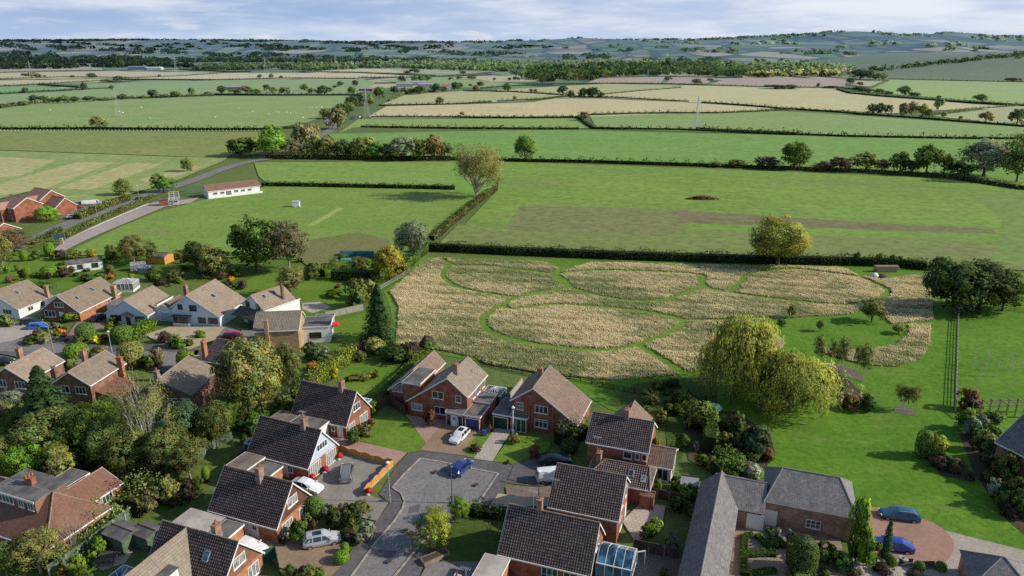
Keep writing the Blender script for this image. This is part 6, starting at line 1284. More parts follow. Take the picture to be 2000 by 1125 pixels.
SH+=[('green',520,805+8,785,50,'leafy undergrowth bush below the yellow green tree'),('dark',400,850,800,40,'dark plum bush beside the carport yard'),('green',215,905,880,1,'x')][:-1]
SH+=[('plum',300,985,960,28,'plum bush on the shaded lawn edge'),('dark',325,980,952,34,'dark round bush on the shaded lawn edge'),('russet',345,958,940,16,'russet bush by the fence top'),('plum',372,965,938,20,'dark red bush by the slim clipped conifer'),('green',385,960,935,26,'green bush by the slim clipped conifer'),('bright',200,1082,1045,36,'glossy green bush inside the fence by the patio'),('bright',180,1098,1075,26,'green bush at the patio corner'),('gold',122,1128,1105,24,'orange gold bush inside the fence'),('bright',155,1122,1085,36,'lime clipped bush inside the fence'),('green',160,1130,1108,46,'palm like bush at the bottom edge'),('olive',250,935,905,60,'sunlit weeds along the clearing'),('bright',300,925,900,60,'bright undergrowth along the clearing'),('olive',345,928,905,60,'undergrowth at the fence head'),('olive',205,935,912,50,'undergrowth beside the flat roof'),('khaki',330,975,928,50,'pale overgrown bush above the green fence'),('brown',290,1000,955,46,'mixed overgrown bush over the green fence'),('olive',560,800,770,40,'shaded bush by the lime hedge foot'),('green',500,838,800,60,'bush at the foot of the yellow green tree')]
for i,(c_,x,y,t_,w,l_) in enumerate(SH): 
    veg('spiky%d'%(i%2) if ('reedy' in l_ or 'feathery' in l_ or 'plume' in l_ or 'palm' in l_) else Sh(i),c_,x,y,t_,w,l_,'shrub','shrub')

# crowded planting that nothing tells apart
def fill(seed,n,poly_,kinds,cols,hr,wr,l,g,name='shrub',cat='shrub'):
    r=random.Random(seed)
    for (x,y) in scatter(seed,0,[(poly_,n)]):
        h_=r.uniform(*hr); veg(r.choice(kinds),r.choice(cols),x,y,0,r.uniform(*wr)*ppm(G(x,y)),l,name,cat,g,h=h_)
SK=['shrub0','shrub1','shrub2','shrub3']
fill(41,38,[(0,498),(110,490),(330,500),(420,540),(330,560),(120,545),(0,556)],SK,['green','olive','plum','khaki','bright','dark','russet'],(.8,2.2),(1.2,2.8),'mixed shrub crowded into the long back gardens','shrubs crowding the long back gardens')
fill(42,20,[(560,510),(740,500),(760,545),(700,600),(640,540),(590,520)],SK,['green','olive','khaki','dark'],(1.0,2.6),(1.6,3.4),'mixed shrub in the wooded garden by the cricket field','shrubs of the wooded garden')
fill(43,30,[(20,860),(420,850),(420,915),(330,945),(230,925),(60,945)],SK,['olive','green','dark','khaki'],(1.5,3.6),(2.5,5),'tangled undergrowth shrub in the wild garden','undergrowth of the wild garden','undergrowth_bush','bush')
fill(44,12,[(0,805),(60,815),(230,840),(420,855),(440,875),(30,890)],['broad0','broad1','broad2','loose1'],['olive','green','dark'],(3.5,5.5),(4.5,6.5),'rounded tree lost in the wild garden thicket','trees of the wild garden thicket','broadleaf_tree','tree')
fill(45,26,[(1345,830),(1400,815),(1500,850),(1505,900),(1440,930),(1360,905)],SK,['green','olive','teal','khaki','dark','russet'],(.8,2.4),(1.2,3),'mixed shrub in the island bed by the barn','shrubs of the island bed by the barn')
fill(46,18,[(1885,835),(1920,830),(2000,920),(2000,1040),(1950,990),(1905,900)],SK,['green','olive','dark','plum','silver'],(1,3),(1.5,3.2),'mixed shrub in the long border beside the slate house','shrubs of the long slate house border')
fill(47,18,[(1200,760),(1330,752),(1390,790),(1340,820),(1240,800)],SK,['dark','olive','green'],(.8,2.2),(1.2,2.8),'dim shrub in the garden shaded by the willows','shrubs shaded by the willows')
fill(48,16,[(700,690),(760,680),(850,675),(850,700),(770,712),(700,706)],SK,['dark','plum','green','olive'],(1.4,3),(2,3.4),'dense shrub in the row between lawn and meadow','shrub row between lawn and meadow')
fill(49,16,[(1505,1060),(1640,1085),(1640,1125),(1520,1125)],SK,['dark','green','silver','olive'],(.6,1.6),(.9,2),'mixed plant in the shady coach house bed','plants of the coach house bed','bed_plant','plant')
fill(50,18,[(55,650),(130,640),(150,668),(80,674)],SK,['olive','green','russet','silver','khaki','bright'],(.5,1.1),(.8,1.6),'low mixed plant in the lane corner bed','plants of the lane corner bed','bed_plant','plant')
fill(51,16,[(270,975),(350,945),(395,960),(340,1010)],SK,['dark','green','plum'],(.5,1.4),(.8,1.8),'low plant round the shaded back lawn','plants round the shaded back lawn','bed_plant','plant')
fill(52,14,[(450,830),(560,800),(560,835),(480,870)],SK,['dark','green','olive'],(1,2.6),(1.6,3),'leafy undergrowth shrub behind the dark roofs','undergrowth behind the dark roofs','undergrowth_bush','bush')
# ================================================================ the vale beyond: hedgerows, trees, farms, pylons, woods, hills
def HW(pts,w,h,c,l,**kw): return hedge(pts,w*.8,h*.72,'olive' if (len(l)%3==0) else c,l,'hedgerow','hedgerow',far=True,card=kw.pop('card',1.2),dens=kw.pop('dens',1.1),rag=kw.pop('rag',.42),**kw)
HW([(880,312),(980,315),(1150,318),(1400,326),(1500,330)],3,2.6,'dark','long dark hedgerow below the lone round tree',card=.7,dens=2.5)
HW([(1500,330),(1700,338),(1850,348),(2005,372)],3.5,3,'dark','dark hedgerow carrying the row of trees at the side of the drilled field',card=.7,dens=2.5)
HW([(520,310),(640,311),(760,313),(880,313)],4,4,'dark','dark hedgerow under the roadside tree belt',card=.8,dens=2)
HW([(705,249),(900,252),(1130,253)],3,2.4,'dark','dark hedgerow between the two green fields beyond the tree belt')
HW([(1128,230),(1145,243),(1160,252)],3,2.6,'dark','short slanting hedgerow below the small round field tree')
HW([(1160,252),(1330,255),(1500,262),(1650,268),(1870,272),(2005,273)],3,2.6,'dark','long dark hedgerow behind the near pylon field'); HW([(1360,253),(1400,256),(1560,263)],3.5,3,'olive','thick rust tinged hedgerow at the near pylon foot')
HW([(725,230),(870,230),(1000,231),(1128,230)],3,2.3,'dark','dark hedgerow along the foot of the big stubble field'); HW([(1150,226),(1240,223),(1330,222)],3,2.6,'dark','hedgerow east of the small round field tree'); HW([(1330,222),(1400,222),(1500,218),(1570,214)],3,2.4,'olive','curving hedgerow meeting below the pylon'); HW([(1370,201),(1450,206),(1540,214),(1640,220)],3,2.4,'dark','dark hedgerow ending abruptly in the tan field'); HW([(1300,197),(1345,199)],3,2.2,'dark','short dark hedgerow stub in the stubble')
HW([(1640,220),(1700,225),(1800,232),(2005,248)],3,2.2,'dark','hedgerow running under the eastern tree groups'); HW([(1800,228),(1900,214),(2005,206)],3,2.0,'olive','pale hedgerow rising behind the eastern tree groups')
HW([(1635,175),(1660,183),(1720,189),(1800,195),(1900,202),(2005,208)],4,3.2,'dark','thick dark hedgerow sweeping round the bright eastern field'); HW([(1640,172),(1690,178),(1735,158)],3,3,'olive','lane hedgerow at the corner of the bright eastern field')
HW([(740,207),(870,205),(960,200)],3,2.4,'dark','hedgerow above the stubble west of the lane'); HW([(972,199),(1050,195),(1105,190)],3,2.4,'dark','hedgerow stub leading to the field copse'); HW([(1120,189),(1200,191),(1300,197)],3,2.2,'dark','hedgerow east of the field copse'); HW([(905,178),(1000,180),(1100,186)],3,2.4,'dark','hedgerow behind the pale green stubble'); HW([(760,198),(790,184),(850,179)],3,3,'olive','roadside hedgerow bending to the farm'); HW([(1170,186),(1250,178),(1330,172)],3,2.2,'olive','slanting hedgerow in the middle fields')
HW([(930,174),(1000,168),(1080,166)],3,2.4,'dark','hedgerow above the farm tree clump'); HW([(1100,165),(1220,163),(1330,165),(1500,171),(1640,172)],3,2.4,'dark','long dark hedgerow along the brown ploughland'); HW([(1180,152),(1300,150),(1400,152),(1450,151)],3,2.6,'dark','hedgerow at the top of the brown ploughland'); HW([(1735,155),(1860,158),(2005,161)],3,2.4,'dark','hedgerow above the bright eastern field'); HW([(1710,150),(1850,149),(2005,154)],4,2.6,'dark','second hedgerow above the bright eastern field'); HW([(1700,138),(1850,141),(2005,144)],4,2.8,'dark','third hedgerow at the foot of the hillside')
HW([(0,253),(150,253),(350,254),(520,254),(620,248)],2.5,2.6,'dark','straight hedgerow with a line of white posts below the sheep pasture')
HW([(0,212),(80,202),(130,197)],3.5,3.5,'olive','hedgerow at the western end of the sheep pasture'); HW([(190,197),(290,191),(420,187)],3.5,3.2,'olive','hedgerow at the top of the sheep pasture'); HW([(420,186),(550,187),(700,187)],4,3.4,'dark','dark hedgerow below the farm tree row'); HW([(0,184),(80,179),(160,176)],3,2.6,'dark','hedgerow of the small western green field'); HW([(75,166),(120,169),(160,172)],4,3.4,'dark','thick hedgerow stub by the western pylon'); HW([(160,176),(190,174),(220,173)],3,2.6,'dark','hedgerow stub right of the western pylon')
HW([(0,169),(120,163),(240,156),(423,157),(560,153),(700,154)],3,2.6,'dark','long thin hedgerow between tan and pale green fields'); HW([(0,155),(120,151),(250,152)],3,2.6,'dark','hedgerow in the western tan fields'); HW([(245,153),(350,149),(450,142)],3,2.6,'dark','slanting hedgerow in the western tan fields'); HW([(0,142),(120,139),(210,138)],4,3,'dark','hedgerow at the top of the western tan fields'); HW([(350,136),(450,141),(490,141)],5,4,'dark','dark hedgerow beside the warehouse'); HW([(590,140),(700,142),(850,149)],4,3,'dark','hedgerow across the cream stubble'); HW([(700,153),(840,151),(960,147)],4,3.4,'dark','dark hedgerow below the cream stubble')
def FT(x,y,w,h,c,l,g,k=None,n='field_tree'): return veg(k or f'far{rnd.randrange(4)}',c,x,y,y-h,w,l,n,'tree',g,far=True)
def row(l,g,items,c0='green'):
    for it in items: FT(it[0],it[1],it[2],it[3],it[4] if len(it)>4 else rnd.choice((c0,c0,'olive','dark')),l,g)
X=lambda ox,s: (lambda it:[(ox+a/2.857,60+b/2.857,c/2.857,d/2.857)+tuple(e) for a,b,c,d,*e in it])
row('bushy tree in the hedge at the western end of the sheep pasture','trees west of the sheep pasture',X(0,0)([(195,400,60,48),(245,400,50,42),(300,405,60,37),(360,405,65,50),(420,402,55,40,'dark'),(500,395,80,32),(130,420,60,30),(75,424,40,27),(20,428,40,24)]))
row('tree in the long hedge at the top of the sheep pasture','trees at the top of the sheep pasture',X(0,0)([(595,390,80,16),(685,385,55,37,'dark'),(730,380,40,15),(800,380,60,20),(855,375,60,52),(920,374,50,24),(980,370,60,37),(1070,362,40,50),(1160,359,50,20)]))
row('round dark tree in the row beside the farm shed','trees beside the farm shed',X(0,0)([(1240,353,55,52),(1310,353,70,30),(1380,353,75,50,'brown'),(1435,354,55,32),(1490,337,45,40),(1530,347,50,35,'khaki'),(1590,357,70,47),(1700,337,45,44),(1740,352,50,37),(1810,360,92,62,'dark'),(1900,312,40,35),(1985,310,40,38),(1965,355,50,47),(1870,320,25,18)]))
row('small dark tree scattered in the western tan fields','scattered trees in the western tan fields',X(0,0)([(180,264,95,37,'olive'),(405,264,25,18),(515,264,55,30,'dark'),(670,284,75,37),(605,287,80,18),(470,332,40,47,'dark'),(142,347,38,32,'dark'),(625,330,30,30),(1450,267,30,26),(1515,265,30,28),(1570,264,25,15),(890,260,20,18),(250,258,18,12)]))
FT(195,250,34,25,'khaki','pale rounded bush against the straight hedge below the sheep pasture',None,'mid1','field_bush'); 
row('tree leaning over the main road at the bend','trees at the main road bend',[(660,252,44,46,'brown'),(668,228,30,28),(690,214,28,30),(704,208,26,30),(718,205,24,26),(742,192,24,24),(682,225,28,28,'olive'),(640,232,30,22,'olive')])
row('tree in the mixed belt along the road behind the cricket ground','trees of the roadside belt',[(470,306,60,40,'dark'),(490,300,40,34),(600,300,56,64,'brown'),(575,306,40,34,'brown'),(640,308,44,44,'khaki'),(672,310,40,40,'dark'),(705,310,46,44,'olive'),(735,311,40,38),(785,312,70,46,'grey'),(815,312,46,46,'olive'),(848,312,44,52,'russet'),(868,308,36,32,'dark'),(620,306,40,40,'olive'),(760,311,40,34,'dark'),(690,309,30,34,'olive'),(720,308,30,44,'khaki')])
FT(533,306,66,56,'bright','bright green broad tree leading the roadside belt',None,'mid2'); FT(608,275,40,34,'russet','russet tree above the roadside belt',None,'mid0')
T('mid1','olive',242,382,347,34,'loose tree beside the main road facing the long drive','roadside_tree',far=True); T('mid2','green',320,376,341,44,'round tree behind the brick equipment store','roadside_tree',far=True); T('mid0','olive',366,336,308,26,'small olive tree by the road hedge in the striped field','roadside_tree',far=True); T('mid1','bright',92,432,402,44,'green bushy tree in front of the new brick houses','roadside_tree',far=True)
T('loose0','brown',30,490,446,60,'brown bushy tree beside the main road mouth','roadside_tree'); T('loose1','khaki',8,530,455,52,'pale green tree at the edge of the back gardens','garden_tree')
row('tree in the hedge at the side of the drilled field','trees along the eastern field hedge',[(1498,330,46,26,'plum'),(1640,334,46,30,'plum'),(1690,334,50,40,'olive'),(1722,335,26,26,'plum'),(1757,338,42,44,'dark'),(1808,340,56,64,'green'),(1843,340,32,44,'olive'),(1610,334,40,20,'plum'),(1780,338,30,26,'dark'),(1870,342,50,26,'dark'),(1440,326,40,16,'olive'),(1400,326,30,12,'olive')],'dark')
FT(1550,330,66,54,'green','big round sunlit tree in the eastern field hedge',None,'mid0'); FT(1920,346,98,76,'grey','wide grey willow in the eastern field hedge',None,'mid1'); FT(1985,356,64,90,'olive','tall olive tree at the frame edge of the eastern hedge',None,'mid2')
row('small dark tree standing on the far meadow hedge','little trees on the far meadow hedge',[(1672,518,14,30,'dark'),(1716,519,12,26,'dark'),(1742,520,16,26,'dark'),(1755,520,14,22,'dark'),(1833,522,26,22,'plum'),(1822,528,20,14,'plum')])
row('tree in the loose group by the eastern fence line','trees in the eastern loose group',X(1300,0)([(1150,470,60,70,'olive'),(1195,472,60,78,'teal'),(1240,470,50,62,'dark'),(1320,478,55,85,'brown'),(1370,475,70,85,'brown'),(1430,482,60,85,'khaki'),(1465,490,40,60,'olive'),(1520,445,55,78,'olive'),(1550,490,30,40,'khaki'),(1785,512,75,70,'russet'),(1960,522,100,95,'olive'),(1645,498,25,25,'khaki')]))
row('tree on the lane hedge at the bright eastern field','trees on the eastern lane hedge',X(1300,0)([(1080,338,80,30,'dark'),(1130,350,60,32,'olive'),(1190,355,60,36,'olive'),(1240,362,50,30),(1330,365,75,65,'green'),(1385,370,60,30,'dark'),(1755,398,75,50,'green'),(1525,380,30,20,'dark'),(1085,270,110,60,'dark'),(1140,275,60,60,'olive'),(1190,280,70,50,'olive'),(1030,298,50,38,'dark'),(1085,308,40,25,'russet'),(1215,275,35,45,'dark'),(1160,240,60,50,'brown')]))
row('single tree scattered in the middle stubble fields','scattered trees in the middle fields',X(600,0)([(740,412,52,46),(865,477,28,30,'brown'),(1545,502,65,54,'russet'),(1117,342,45,57),(945,342,45,42,'brown'),(965,312,45,32,'dark'),(1160,277,30,26),(1130,279,22,20),(1250,347,25,26,'brown'),(1275,347,25,24,'brown'),(1425,358,65,58),(1470,378,52,48,'dark'),(1157,387,22,26,'brown'),(1595,378,80,70,'dark'),(1545,376,70,64,'dark'),(1640,376,40,40,'dark'),(1045,280,20,22,'brown'),(1180,278,20,20)]))
row('tree in the clump around the farm beside the road','trees around the roadside farm',X(600,0)([(490,352,52,47,'dark'),(545,354,45,42,'olive'),(625,356,80,52,'dark'),(720,342,62,52,'dark'),(765,344,40,36,'dark'),(825,332,52,52,'dark'),(855,322,40,36),(910,312,25,18),(585,354,40,36,'olive'),(530,287,50,38,'dark'),(600,283,40,34,'green'),(635,282,40,34,'green'),(675,281,40,36,'green'),(560,240,40,20,'dark'),(600,238,60,32,'dark'),(870,242,40,20,'dark'),(800,275,30,18,'brown'),(850,272,40,22,'brown'),(920,270,60,22,'brown'),(345,418,60,60,'olive'),(400,365,60,55,'olive')]))
row('tree scattered in the small fields under the hillside','trees under the hillside',X(1300,0)([(1250,195,25,18),(1325,196,25,14),(1445,195,20,16),(1520,165,45,48,'dark'),(1600,178,65,32,'dark'),(1575,200,40,24),(1655,195,30,20),(1830,195,40,32),(1770,222,55,50,'grey'),(1705,230,50,34),(1740,232,50,30),(1885,218,45,16),(1990,210,40,24),(1930,285,90,26,'plum'),(1590,218,40,30),(1370,220,40,26),(850,320,22,32),(175,300,60,36),(15,278,50,22,'brown'),(250,280,40,16),(610,325,130,26,'dark'),(690,325,130,26,'dark'),(930,322,90,16,'dark')]))
# pylons
def pylon(bx,by,ty,l):
    g=G(bx,by); h=hgt(bx,by,ty); e=empty('pylon',g,.5,l,'pylon'); m=MB(); w=h*.10; r=(.14 if abs(bx-1360)<2 else .10)+g.y*.00005
    def wd(z): return w*(1-.72*min(1,z/(h*.62))) if z<h*.62 else w*.28*(1-.8*(z-h*.62)/(h*.38))
    zs=[0,.12,.24,.35,.45,.54,.62,.72,.82,.92,1.0]
    for a,b in zip(zs,zs[1:]):
        za,zb=a*h,b*h; A,B_=wd(za),wd(zb)
        for sx,sy in ((1,1),(1,-1),(-1,-1),(-1,1)):
            m.bar((sx*A,sy*A,za),(sx*B_,sy*B_,zb),r)
            m.bar((sx*A,sy*A,za),(sy*B_,-sx*B_,zb),r*.55); m.bar((sy*A,-sx*A,za),(sx*B_,sy*B_,zb),r*.55)
    m.build('tower',STEEL,e)
    for z,q in ((.64,.13),(.76,.15),(.88,.11)):
        c=MB(); z_=z*h; k=wd(z_)
        for s in (1,-1):
            c.bar((0,k,z_),(s*q*h,0,z_+.2),r*.8); c.bar((0,-k,z_),(s*q*h,0,z_+.2),r*.8); c.bar((0,0,z_+.05*h),(s*q*h,0,z_+.2),r*.7); c.bar((s*q*h,0,z_+.2),(s*q*h,0,z_-1.4),r*.6)
        c.build('cross_arm',STEEL,e)
pylon(1360,252.5,188,'nearest lattice pylon standing in the pale green field'); pylon(232,228,175,'lattice pylon in the middle of the sheep pasture'); pylon(65,167,119,'lattice pylon by the hedge in the western tan fields'); pylon(345,147.5,111,'lattice pylon beside the pale warehouse'); pylon(519,140.5,110,'small far pylon above the cream stubble'); pylon(656,132,103,'smallest pylon before the wooded band'); pylon(716.5,228,172,'lattice pylon rising behind the bend of the main road')
# sheep
def sheep_mesh():
    b=MB(); b.lathe((0,0,0),[(.02,-.6),(.25,-.52),(.34,-.2),(.35,.2),(.28,.5),(.05,.6)],9)
    v=[]; 
    for i,p in enumerate(b.v): b.v[i]=(p[2],p[0],p[1]*.95+.72)
    b.lathe((0,0,0),[(.02,0),(.13,.08),(.14,.22),(.07,.36),(.02,.4)],7); n0=len(b.v)-sum(len(f) for f in b.f[-30:])
    b.tube([(.5,0,.85),(.72,0,1.0),(.95,0,.86)],[.17,.14,.07],7)
    for x in (-.36,.36):
        for y in (-.17,.17): b.tube([(x,y,.55),(x,y,0)],[.07,.045],5)
    return b.mesh('sheep',plain('fleece',(.68,.64,.54),.95,.1),True)
shm=sheep_mesh(); SHP=[(1330,440),(1200,487),(905,515),(835,490),(835,497),(790,432),(1535,455),(1795,430),(1830,432),(1765,435),(1740,437),(1725,437),(650,455),(665,455),(685,462),(670,466),(1600,460),(1650,465),(1690,490),(1620,467),(280,447),(1580,380),(1550,460),(1410,455),(1500,470)]
for a,b_ in SHP:
    o=bpy.data.objects.new('sheep',shm); col.objects.link(o); o.location=G(a/2.857,60+b_/2.857); o.rotation_euler=(0,0,rnd.uniform(0,6.28)); o.scale=(1.25,)*3; tag(o,'cream sheep grazing on the wide green pasture','sheep','sheep on the wide pasture')
e=empty('stake_fence',G(2,256.5),0,'line of thin white stakes along the straight hedge','fence'); b=MB().box(-.09,.09,-.09,.09,0,1.4).mesh('post',WHITE)
for i in range(75): o=link('post',b,e); o.location=G(2+i*7,256.5)-G(2,256.5)
# farms and far buildings
def hz(name,c):
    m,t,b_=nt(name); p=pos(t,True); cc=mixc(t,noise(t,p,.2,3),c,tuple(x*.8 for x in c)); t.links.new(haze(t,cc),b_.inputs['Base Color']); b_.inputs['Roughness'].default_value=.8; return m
FW=hz('far_white',(.7,.7,.7)); FG=hz('far_grey',(.32,.32,.33)); FBR=hz('far_brick',(.26,.12,.08)); FRD=hz('far_red_roof',(.36,.14,.08)); FBL=hz('far_blue',(.12,.2,.34)); FDK=hz('far_dark',(.06,.06,.07))
def barn_far(px,ang,L,w,ze,zr,wall,roof,label,name='farm_building',cat='farm building',group=None,chim=False):
    hh=House(label,G(*px)[:2],ang,name,cat,group); hh.ov=.3; hh.gable(-L/2,L/2,w/2,w/2,zr,ze,ze,wall,roof,fascia=None,ridge=FDK)
    if chim: hh.chimney(L*.4,0,zr-1,zr+1.2,mat=FBR)
    n=max(2,int(L/5)); w_=MB()
    for i in range(n): x=-L/2+L*(i+.5)/n; w_.box(x-.6,x+.6,-w/2+.2,-w/2+.27,1,min(ze-.3,2.4))
    w_.build('window',FDK,hh.e)
barn_far((270,136),4,50,22,8,10,FBL,FG,'blue walled warehouse with pale roof in the western fields','warehouse','warehouse'); barn_far((303,136),4,42,20,6,8,FW,FW,'white walled warehouse joined to the blue one','warehouse','warehouse')
barn_far((458,176),6,22,12,4.5,6.5,FBR,FG,'brown farm shed in the tree row above the sheep pasture'); barn_far((715,178),3,20,10,3.5,5.5,FBR,FG,'low brick farmhouse west of the roadside farm')
for x,y,L,l in ((790,170,26,'long grey farm shed at the roadside farm'),(812,167,34,'largest pale roofed shed at the roadside farm'),(830,171,22,'end shed at the roadside farm nearest the white house')): barn_far((x,y),8,L,14,5,7.5,FG,FG,l)
barn_far((871,175),12,12,8,5,8,FW,FRD,'white farmhouse with red roof at the roadside farm','farmhouse','house',chim=True); barn_far((773,121.5),2,60,30,9,11,FW,FW,'big white shed far out before the blue woods','warehouse','warehouse'); barn_far((1510,133),2,90,26,7,9,FW,FW,'long low white building beside the wooded village','warehouse','warehouse'); barn_far((1962,147),5,16,9,4,6.5,FG,FG,'small grey barn below the hillside hedges')
barn_far((1180,151),5,12,9,5,8,FW,FG,'white cottage at the edge of the wooded village','cottage','house',chim=True)
for i,(x,y) in enumerate(((1262,143),(1272,141),(1284,142),(1293,140),(1300,143),(1402,136),(1408,139),(1462,131),(1474,129),(1492,127),(1552,128),(1558,131),(1270,145),(1286,146))): barn_far((x,y),rnd.uniform(-30,40),14,10,6,10,(FW,FBR,FBR)[i%3],FRD,'small red roofed house among the village trees','village_house','house','red roofed village houses',True)
e=empty('church',G(1318,131),0,'grey stone church tower rising from the village trees','church'); MB().box(-4,4,-4,4,0,24).build('tower',FG,e); MB().lathe((0,0,24),[(4,0),(.1,6)],4).build('roof',FG,e); MB().box(4,20,-4,4,0,9).build('nave',FG,e)
# woods: masses of trees nobody could count
def woods(name,label,pts,h,w,c,seed,leaf=1.0,per=30):
    rs=np.random.default_rng(seed); VV=[];TT=[]; o0=np.array(G(*pts[0]))
    for (x,y) in pts:
        g=np.array(G(x,y)); H=h*rs.uniform(.6,1.25); W=w*rs.uniform(.7,1.3); n=per
        D=unit(rs.normal(size=(n,3))); D[:,2]=np.abs(D[:,2]); L=1+.25*rs.normal(size=n)
        Pn=D*np.array([W/2,W/2,H*.62])*L[:,None]; Pn[:,2]+=H*.36*(.4+.6*rs.random(n))
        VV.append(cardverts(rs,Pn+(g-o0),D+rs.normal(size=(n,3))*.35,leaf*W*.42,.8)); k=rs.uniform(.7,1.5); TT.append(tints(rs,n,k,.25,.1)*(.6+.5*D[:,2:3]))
    me=npmesh(name,np.concatenate(VV),4,np.concatenate(TT)); me.materials.append(leafmat(c+'_far',C[c],True)); o=link(name,me); o.location=o0; return tag(o,label,'wood',None,'stuff')
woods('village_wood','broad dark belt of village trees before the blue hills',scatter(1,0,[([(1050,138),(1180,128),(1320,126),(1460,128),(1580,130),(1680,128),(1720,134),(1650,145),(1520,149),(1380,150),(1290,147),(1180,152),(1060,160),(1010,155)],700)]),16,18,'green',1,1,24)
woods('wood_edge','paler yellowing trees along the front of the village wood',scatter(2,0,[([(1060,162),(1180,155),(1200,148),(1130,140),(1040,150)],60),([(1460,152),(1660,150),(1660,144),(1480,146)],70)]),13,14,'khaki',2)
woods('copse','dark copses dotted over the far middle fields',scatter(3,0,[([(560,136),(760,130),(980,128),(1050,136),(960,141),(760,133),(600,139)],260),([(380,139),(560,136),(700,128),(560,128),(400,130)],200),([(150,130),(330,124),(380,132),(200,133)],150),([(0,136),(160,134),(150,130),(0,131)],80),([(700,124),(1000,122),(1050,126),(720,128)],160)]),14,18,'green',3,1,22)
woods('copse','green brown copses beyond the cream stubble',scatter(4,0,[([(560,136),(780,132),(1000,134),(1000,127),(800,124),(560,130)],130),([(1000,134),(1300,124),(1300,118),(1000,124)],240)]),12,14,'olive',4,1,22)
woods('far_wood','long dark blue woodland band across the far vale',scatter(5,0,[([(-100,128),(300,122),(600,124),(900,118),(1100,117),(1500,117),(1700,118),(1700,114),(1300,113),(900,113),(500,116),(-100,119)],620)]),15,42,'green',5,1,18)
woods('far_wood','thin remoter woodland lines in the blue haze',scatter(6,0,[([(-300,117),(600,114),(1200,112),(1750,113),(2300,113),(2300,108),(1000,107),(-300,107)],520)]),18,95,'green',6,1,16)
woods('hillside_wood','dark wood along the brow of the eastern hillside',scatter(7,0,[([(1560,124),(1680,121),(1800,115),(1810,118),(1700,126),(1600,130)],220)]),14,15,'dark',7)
# relief: the escarpment and the near hillside
def sil(px): return float(np.interp(px,[-600,0,60,300,500,700,850,1000,1200,1330,1400,1480,1560,1640,1700,1760,1850,2000,2600],[92,90,84,83,84,86,86.5,84.5,82,82,79,76,73,73.5,75.5,72,77,77.5,80]))
xs=np.linspace(-700,2700,171); ds=np.array([2700,3000,3400,3800,4200,4600,5000,5400,5800,6200,6600,7000,7400,7800,8200,8600,9000,9600,10500]); V=[];F=[]
rs=np.random.default_rng(9); ph=rs.random((6,3))*6.28
def hill(px,d):
    top=CH+(HOR-sil(px)+.6)/FPX*8300/CP**2*1.0
    s=np.clip((d-3000)/5300,0,1); s=s*s*(3-2*s)
    k=1+.16*math.sin(px*.011+d*.0013+ph[0][0])+.10*math.sin(px*.027+d*.0022)
    z=top*s*(k if s<.85 else 1+(k-1)*max(0,(1-s)/.15))
    return z-2 if d>2800 else -3
for d in ds:
    for x in xs:
        u=(x-1000)/FPX; V.append((u*d/CP*1.0,d,hill(x,d)))
nx=len(xs)
for j in range(len(ds)-1):
    for i in range(nx-1): F.append((j*nx+i,j*nx+i+1,(j+1)*nx+i+1,(j+1)*nx+i))
me=bpy.data.meshes.new('hills'); me.from_pydata(V,[],F); me.polygons.foreach_set('use_smooth',[True]*len(F))
def patchwork(name,sx,sy,far=True,wood=.5):
    m,t,b_=nt(name); p=pos(t); q=vmap(t,p,.3,(sx,sy,.0))
    vo=N(t,'ShaderNodeTexVoronoi'); vo.inputs['Scale'].default_value=1; t.links.new(q,vo.inputs['Vector']); ve=N(t,'ShaderNodeTexVoronoi'); ve.feature='DISTANCE_TO_EDGE'; ve.inputs['Scale'].default_value=1; t.links.new(q,ve.inputs['Vector'])
    s=N(t,'ShaderNodeSeparateColor'); t.links.new(vo.outputs['Color'],s.inputs[0])
    c=mixc(t,ramp(t,s.outputs[0],.3,.75),(.16,.25,.09),(.27,.31,.13)); c=mixc(t,ramp(t,s.outputs[1],.66,.72),c,(.46,.41,.26))
    c=mixc(t,math_(t,'SUBTRACT',1,ramp(t,ve.outputs['Distance'],.03,.10)),c,(.06,.08,.038))
    w=noise(t,vmap(t,p,0,(.0011,.0018,0)),1.0,5,.65); c=mixc(t,math_(t,'MULTIPLY',ramp(t,w,wood-.02,wood+.06),.8),c,(.065,.09,.042))
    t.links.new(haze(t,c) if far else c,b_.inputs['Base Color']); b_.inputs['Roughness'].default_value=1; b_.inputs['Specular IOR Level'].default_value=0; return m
me.materials.append(patchwork('hill_patchwork',.0036,.0015,True,.50)); o=link('hills',me); o['kind']='structure'
b=MB(); b.face([(-6000,1150,.012),(6000,1150,.012),(6000,3300,.012),(-6000,3300,.012)]); o=b.build('far_fields',patchwork('vale_patchwork',.0058,.0030,True,.56)); o['kind']='structure'
# woods on the escarpment brow
pts=[]; rs=np.random.default_rng(21); VV=[];TT=[]
for k in range(2900):
    x=rs.uniform(-200,2200); d=rs.choice([rs.uniform(7700,8300),rs.uniform(7900,8350),rs.uniform(3300,7600)],p=[.22,.18,.6])
    if d<7600 and math.sin(x*.013+d*.0045)+math.sin(x*.031-d*.002)*.8+(.5 if x<900 else 0)<.35: continue
    if d>7600 and 880<x<1320 and rs.random()<.6: continue
    g=np.array([(x-1000)/FPX*d/CP,d,hill(x,d)]); n=14; D=unit(rs.normal(size=(n,3))); D[:,2]=np.abs(D[:,2]); W=rs.uniform(50,95); H=rs.uniform(9,17)
    P=D*np.array([W/2,30,H])*(1+.2*rs.normal(size=(n,1))); VV.append(cardverts(rs,P+g,D+np.array([0,-.4,.3]),W*.4,.5)); TT.append(tints(rs,n,rs.uniform(1.2,1.9),.2,.05))
me=npmesh('escarpment_wood',np.concatenate(VV),4,np.concatenate(TT)); me.materials.append(leafmat('green_far',C['green'],True)); o=link('escarpment_wood',me); tag(o,'dark wooded crest of the long blue hills','wood',None,'stuff')
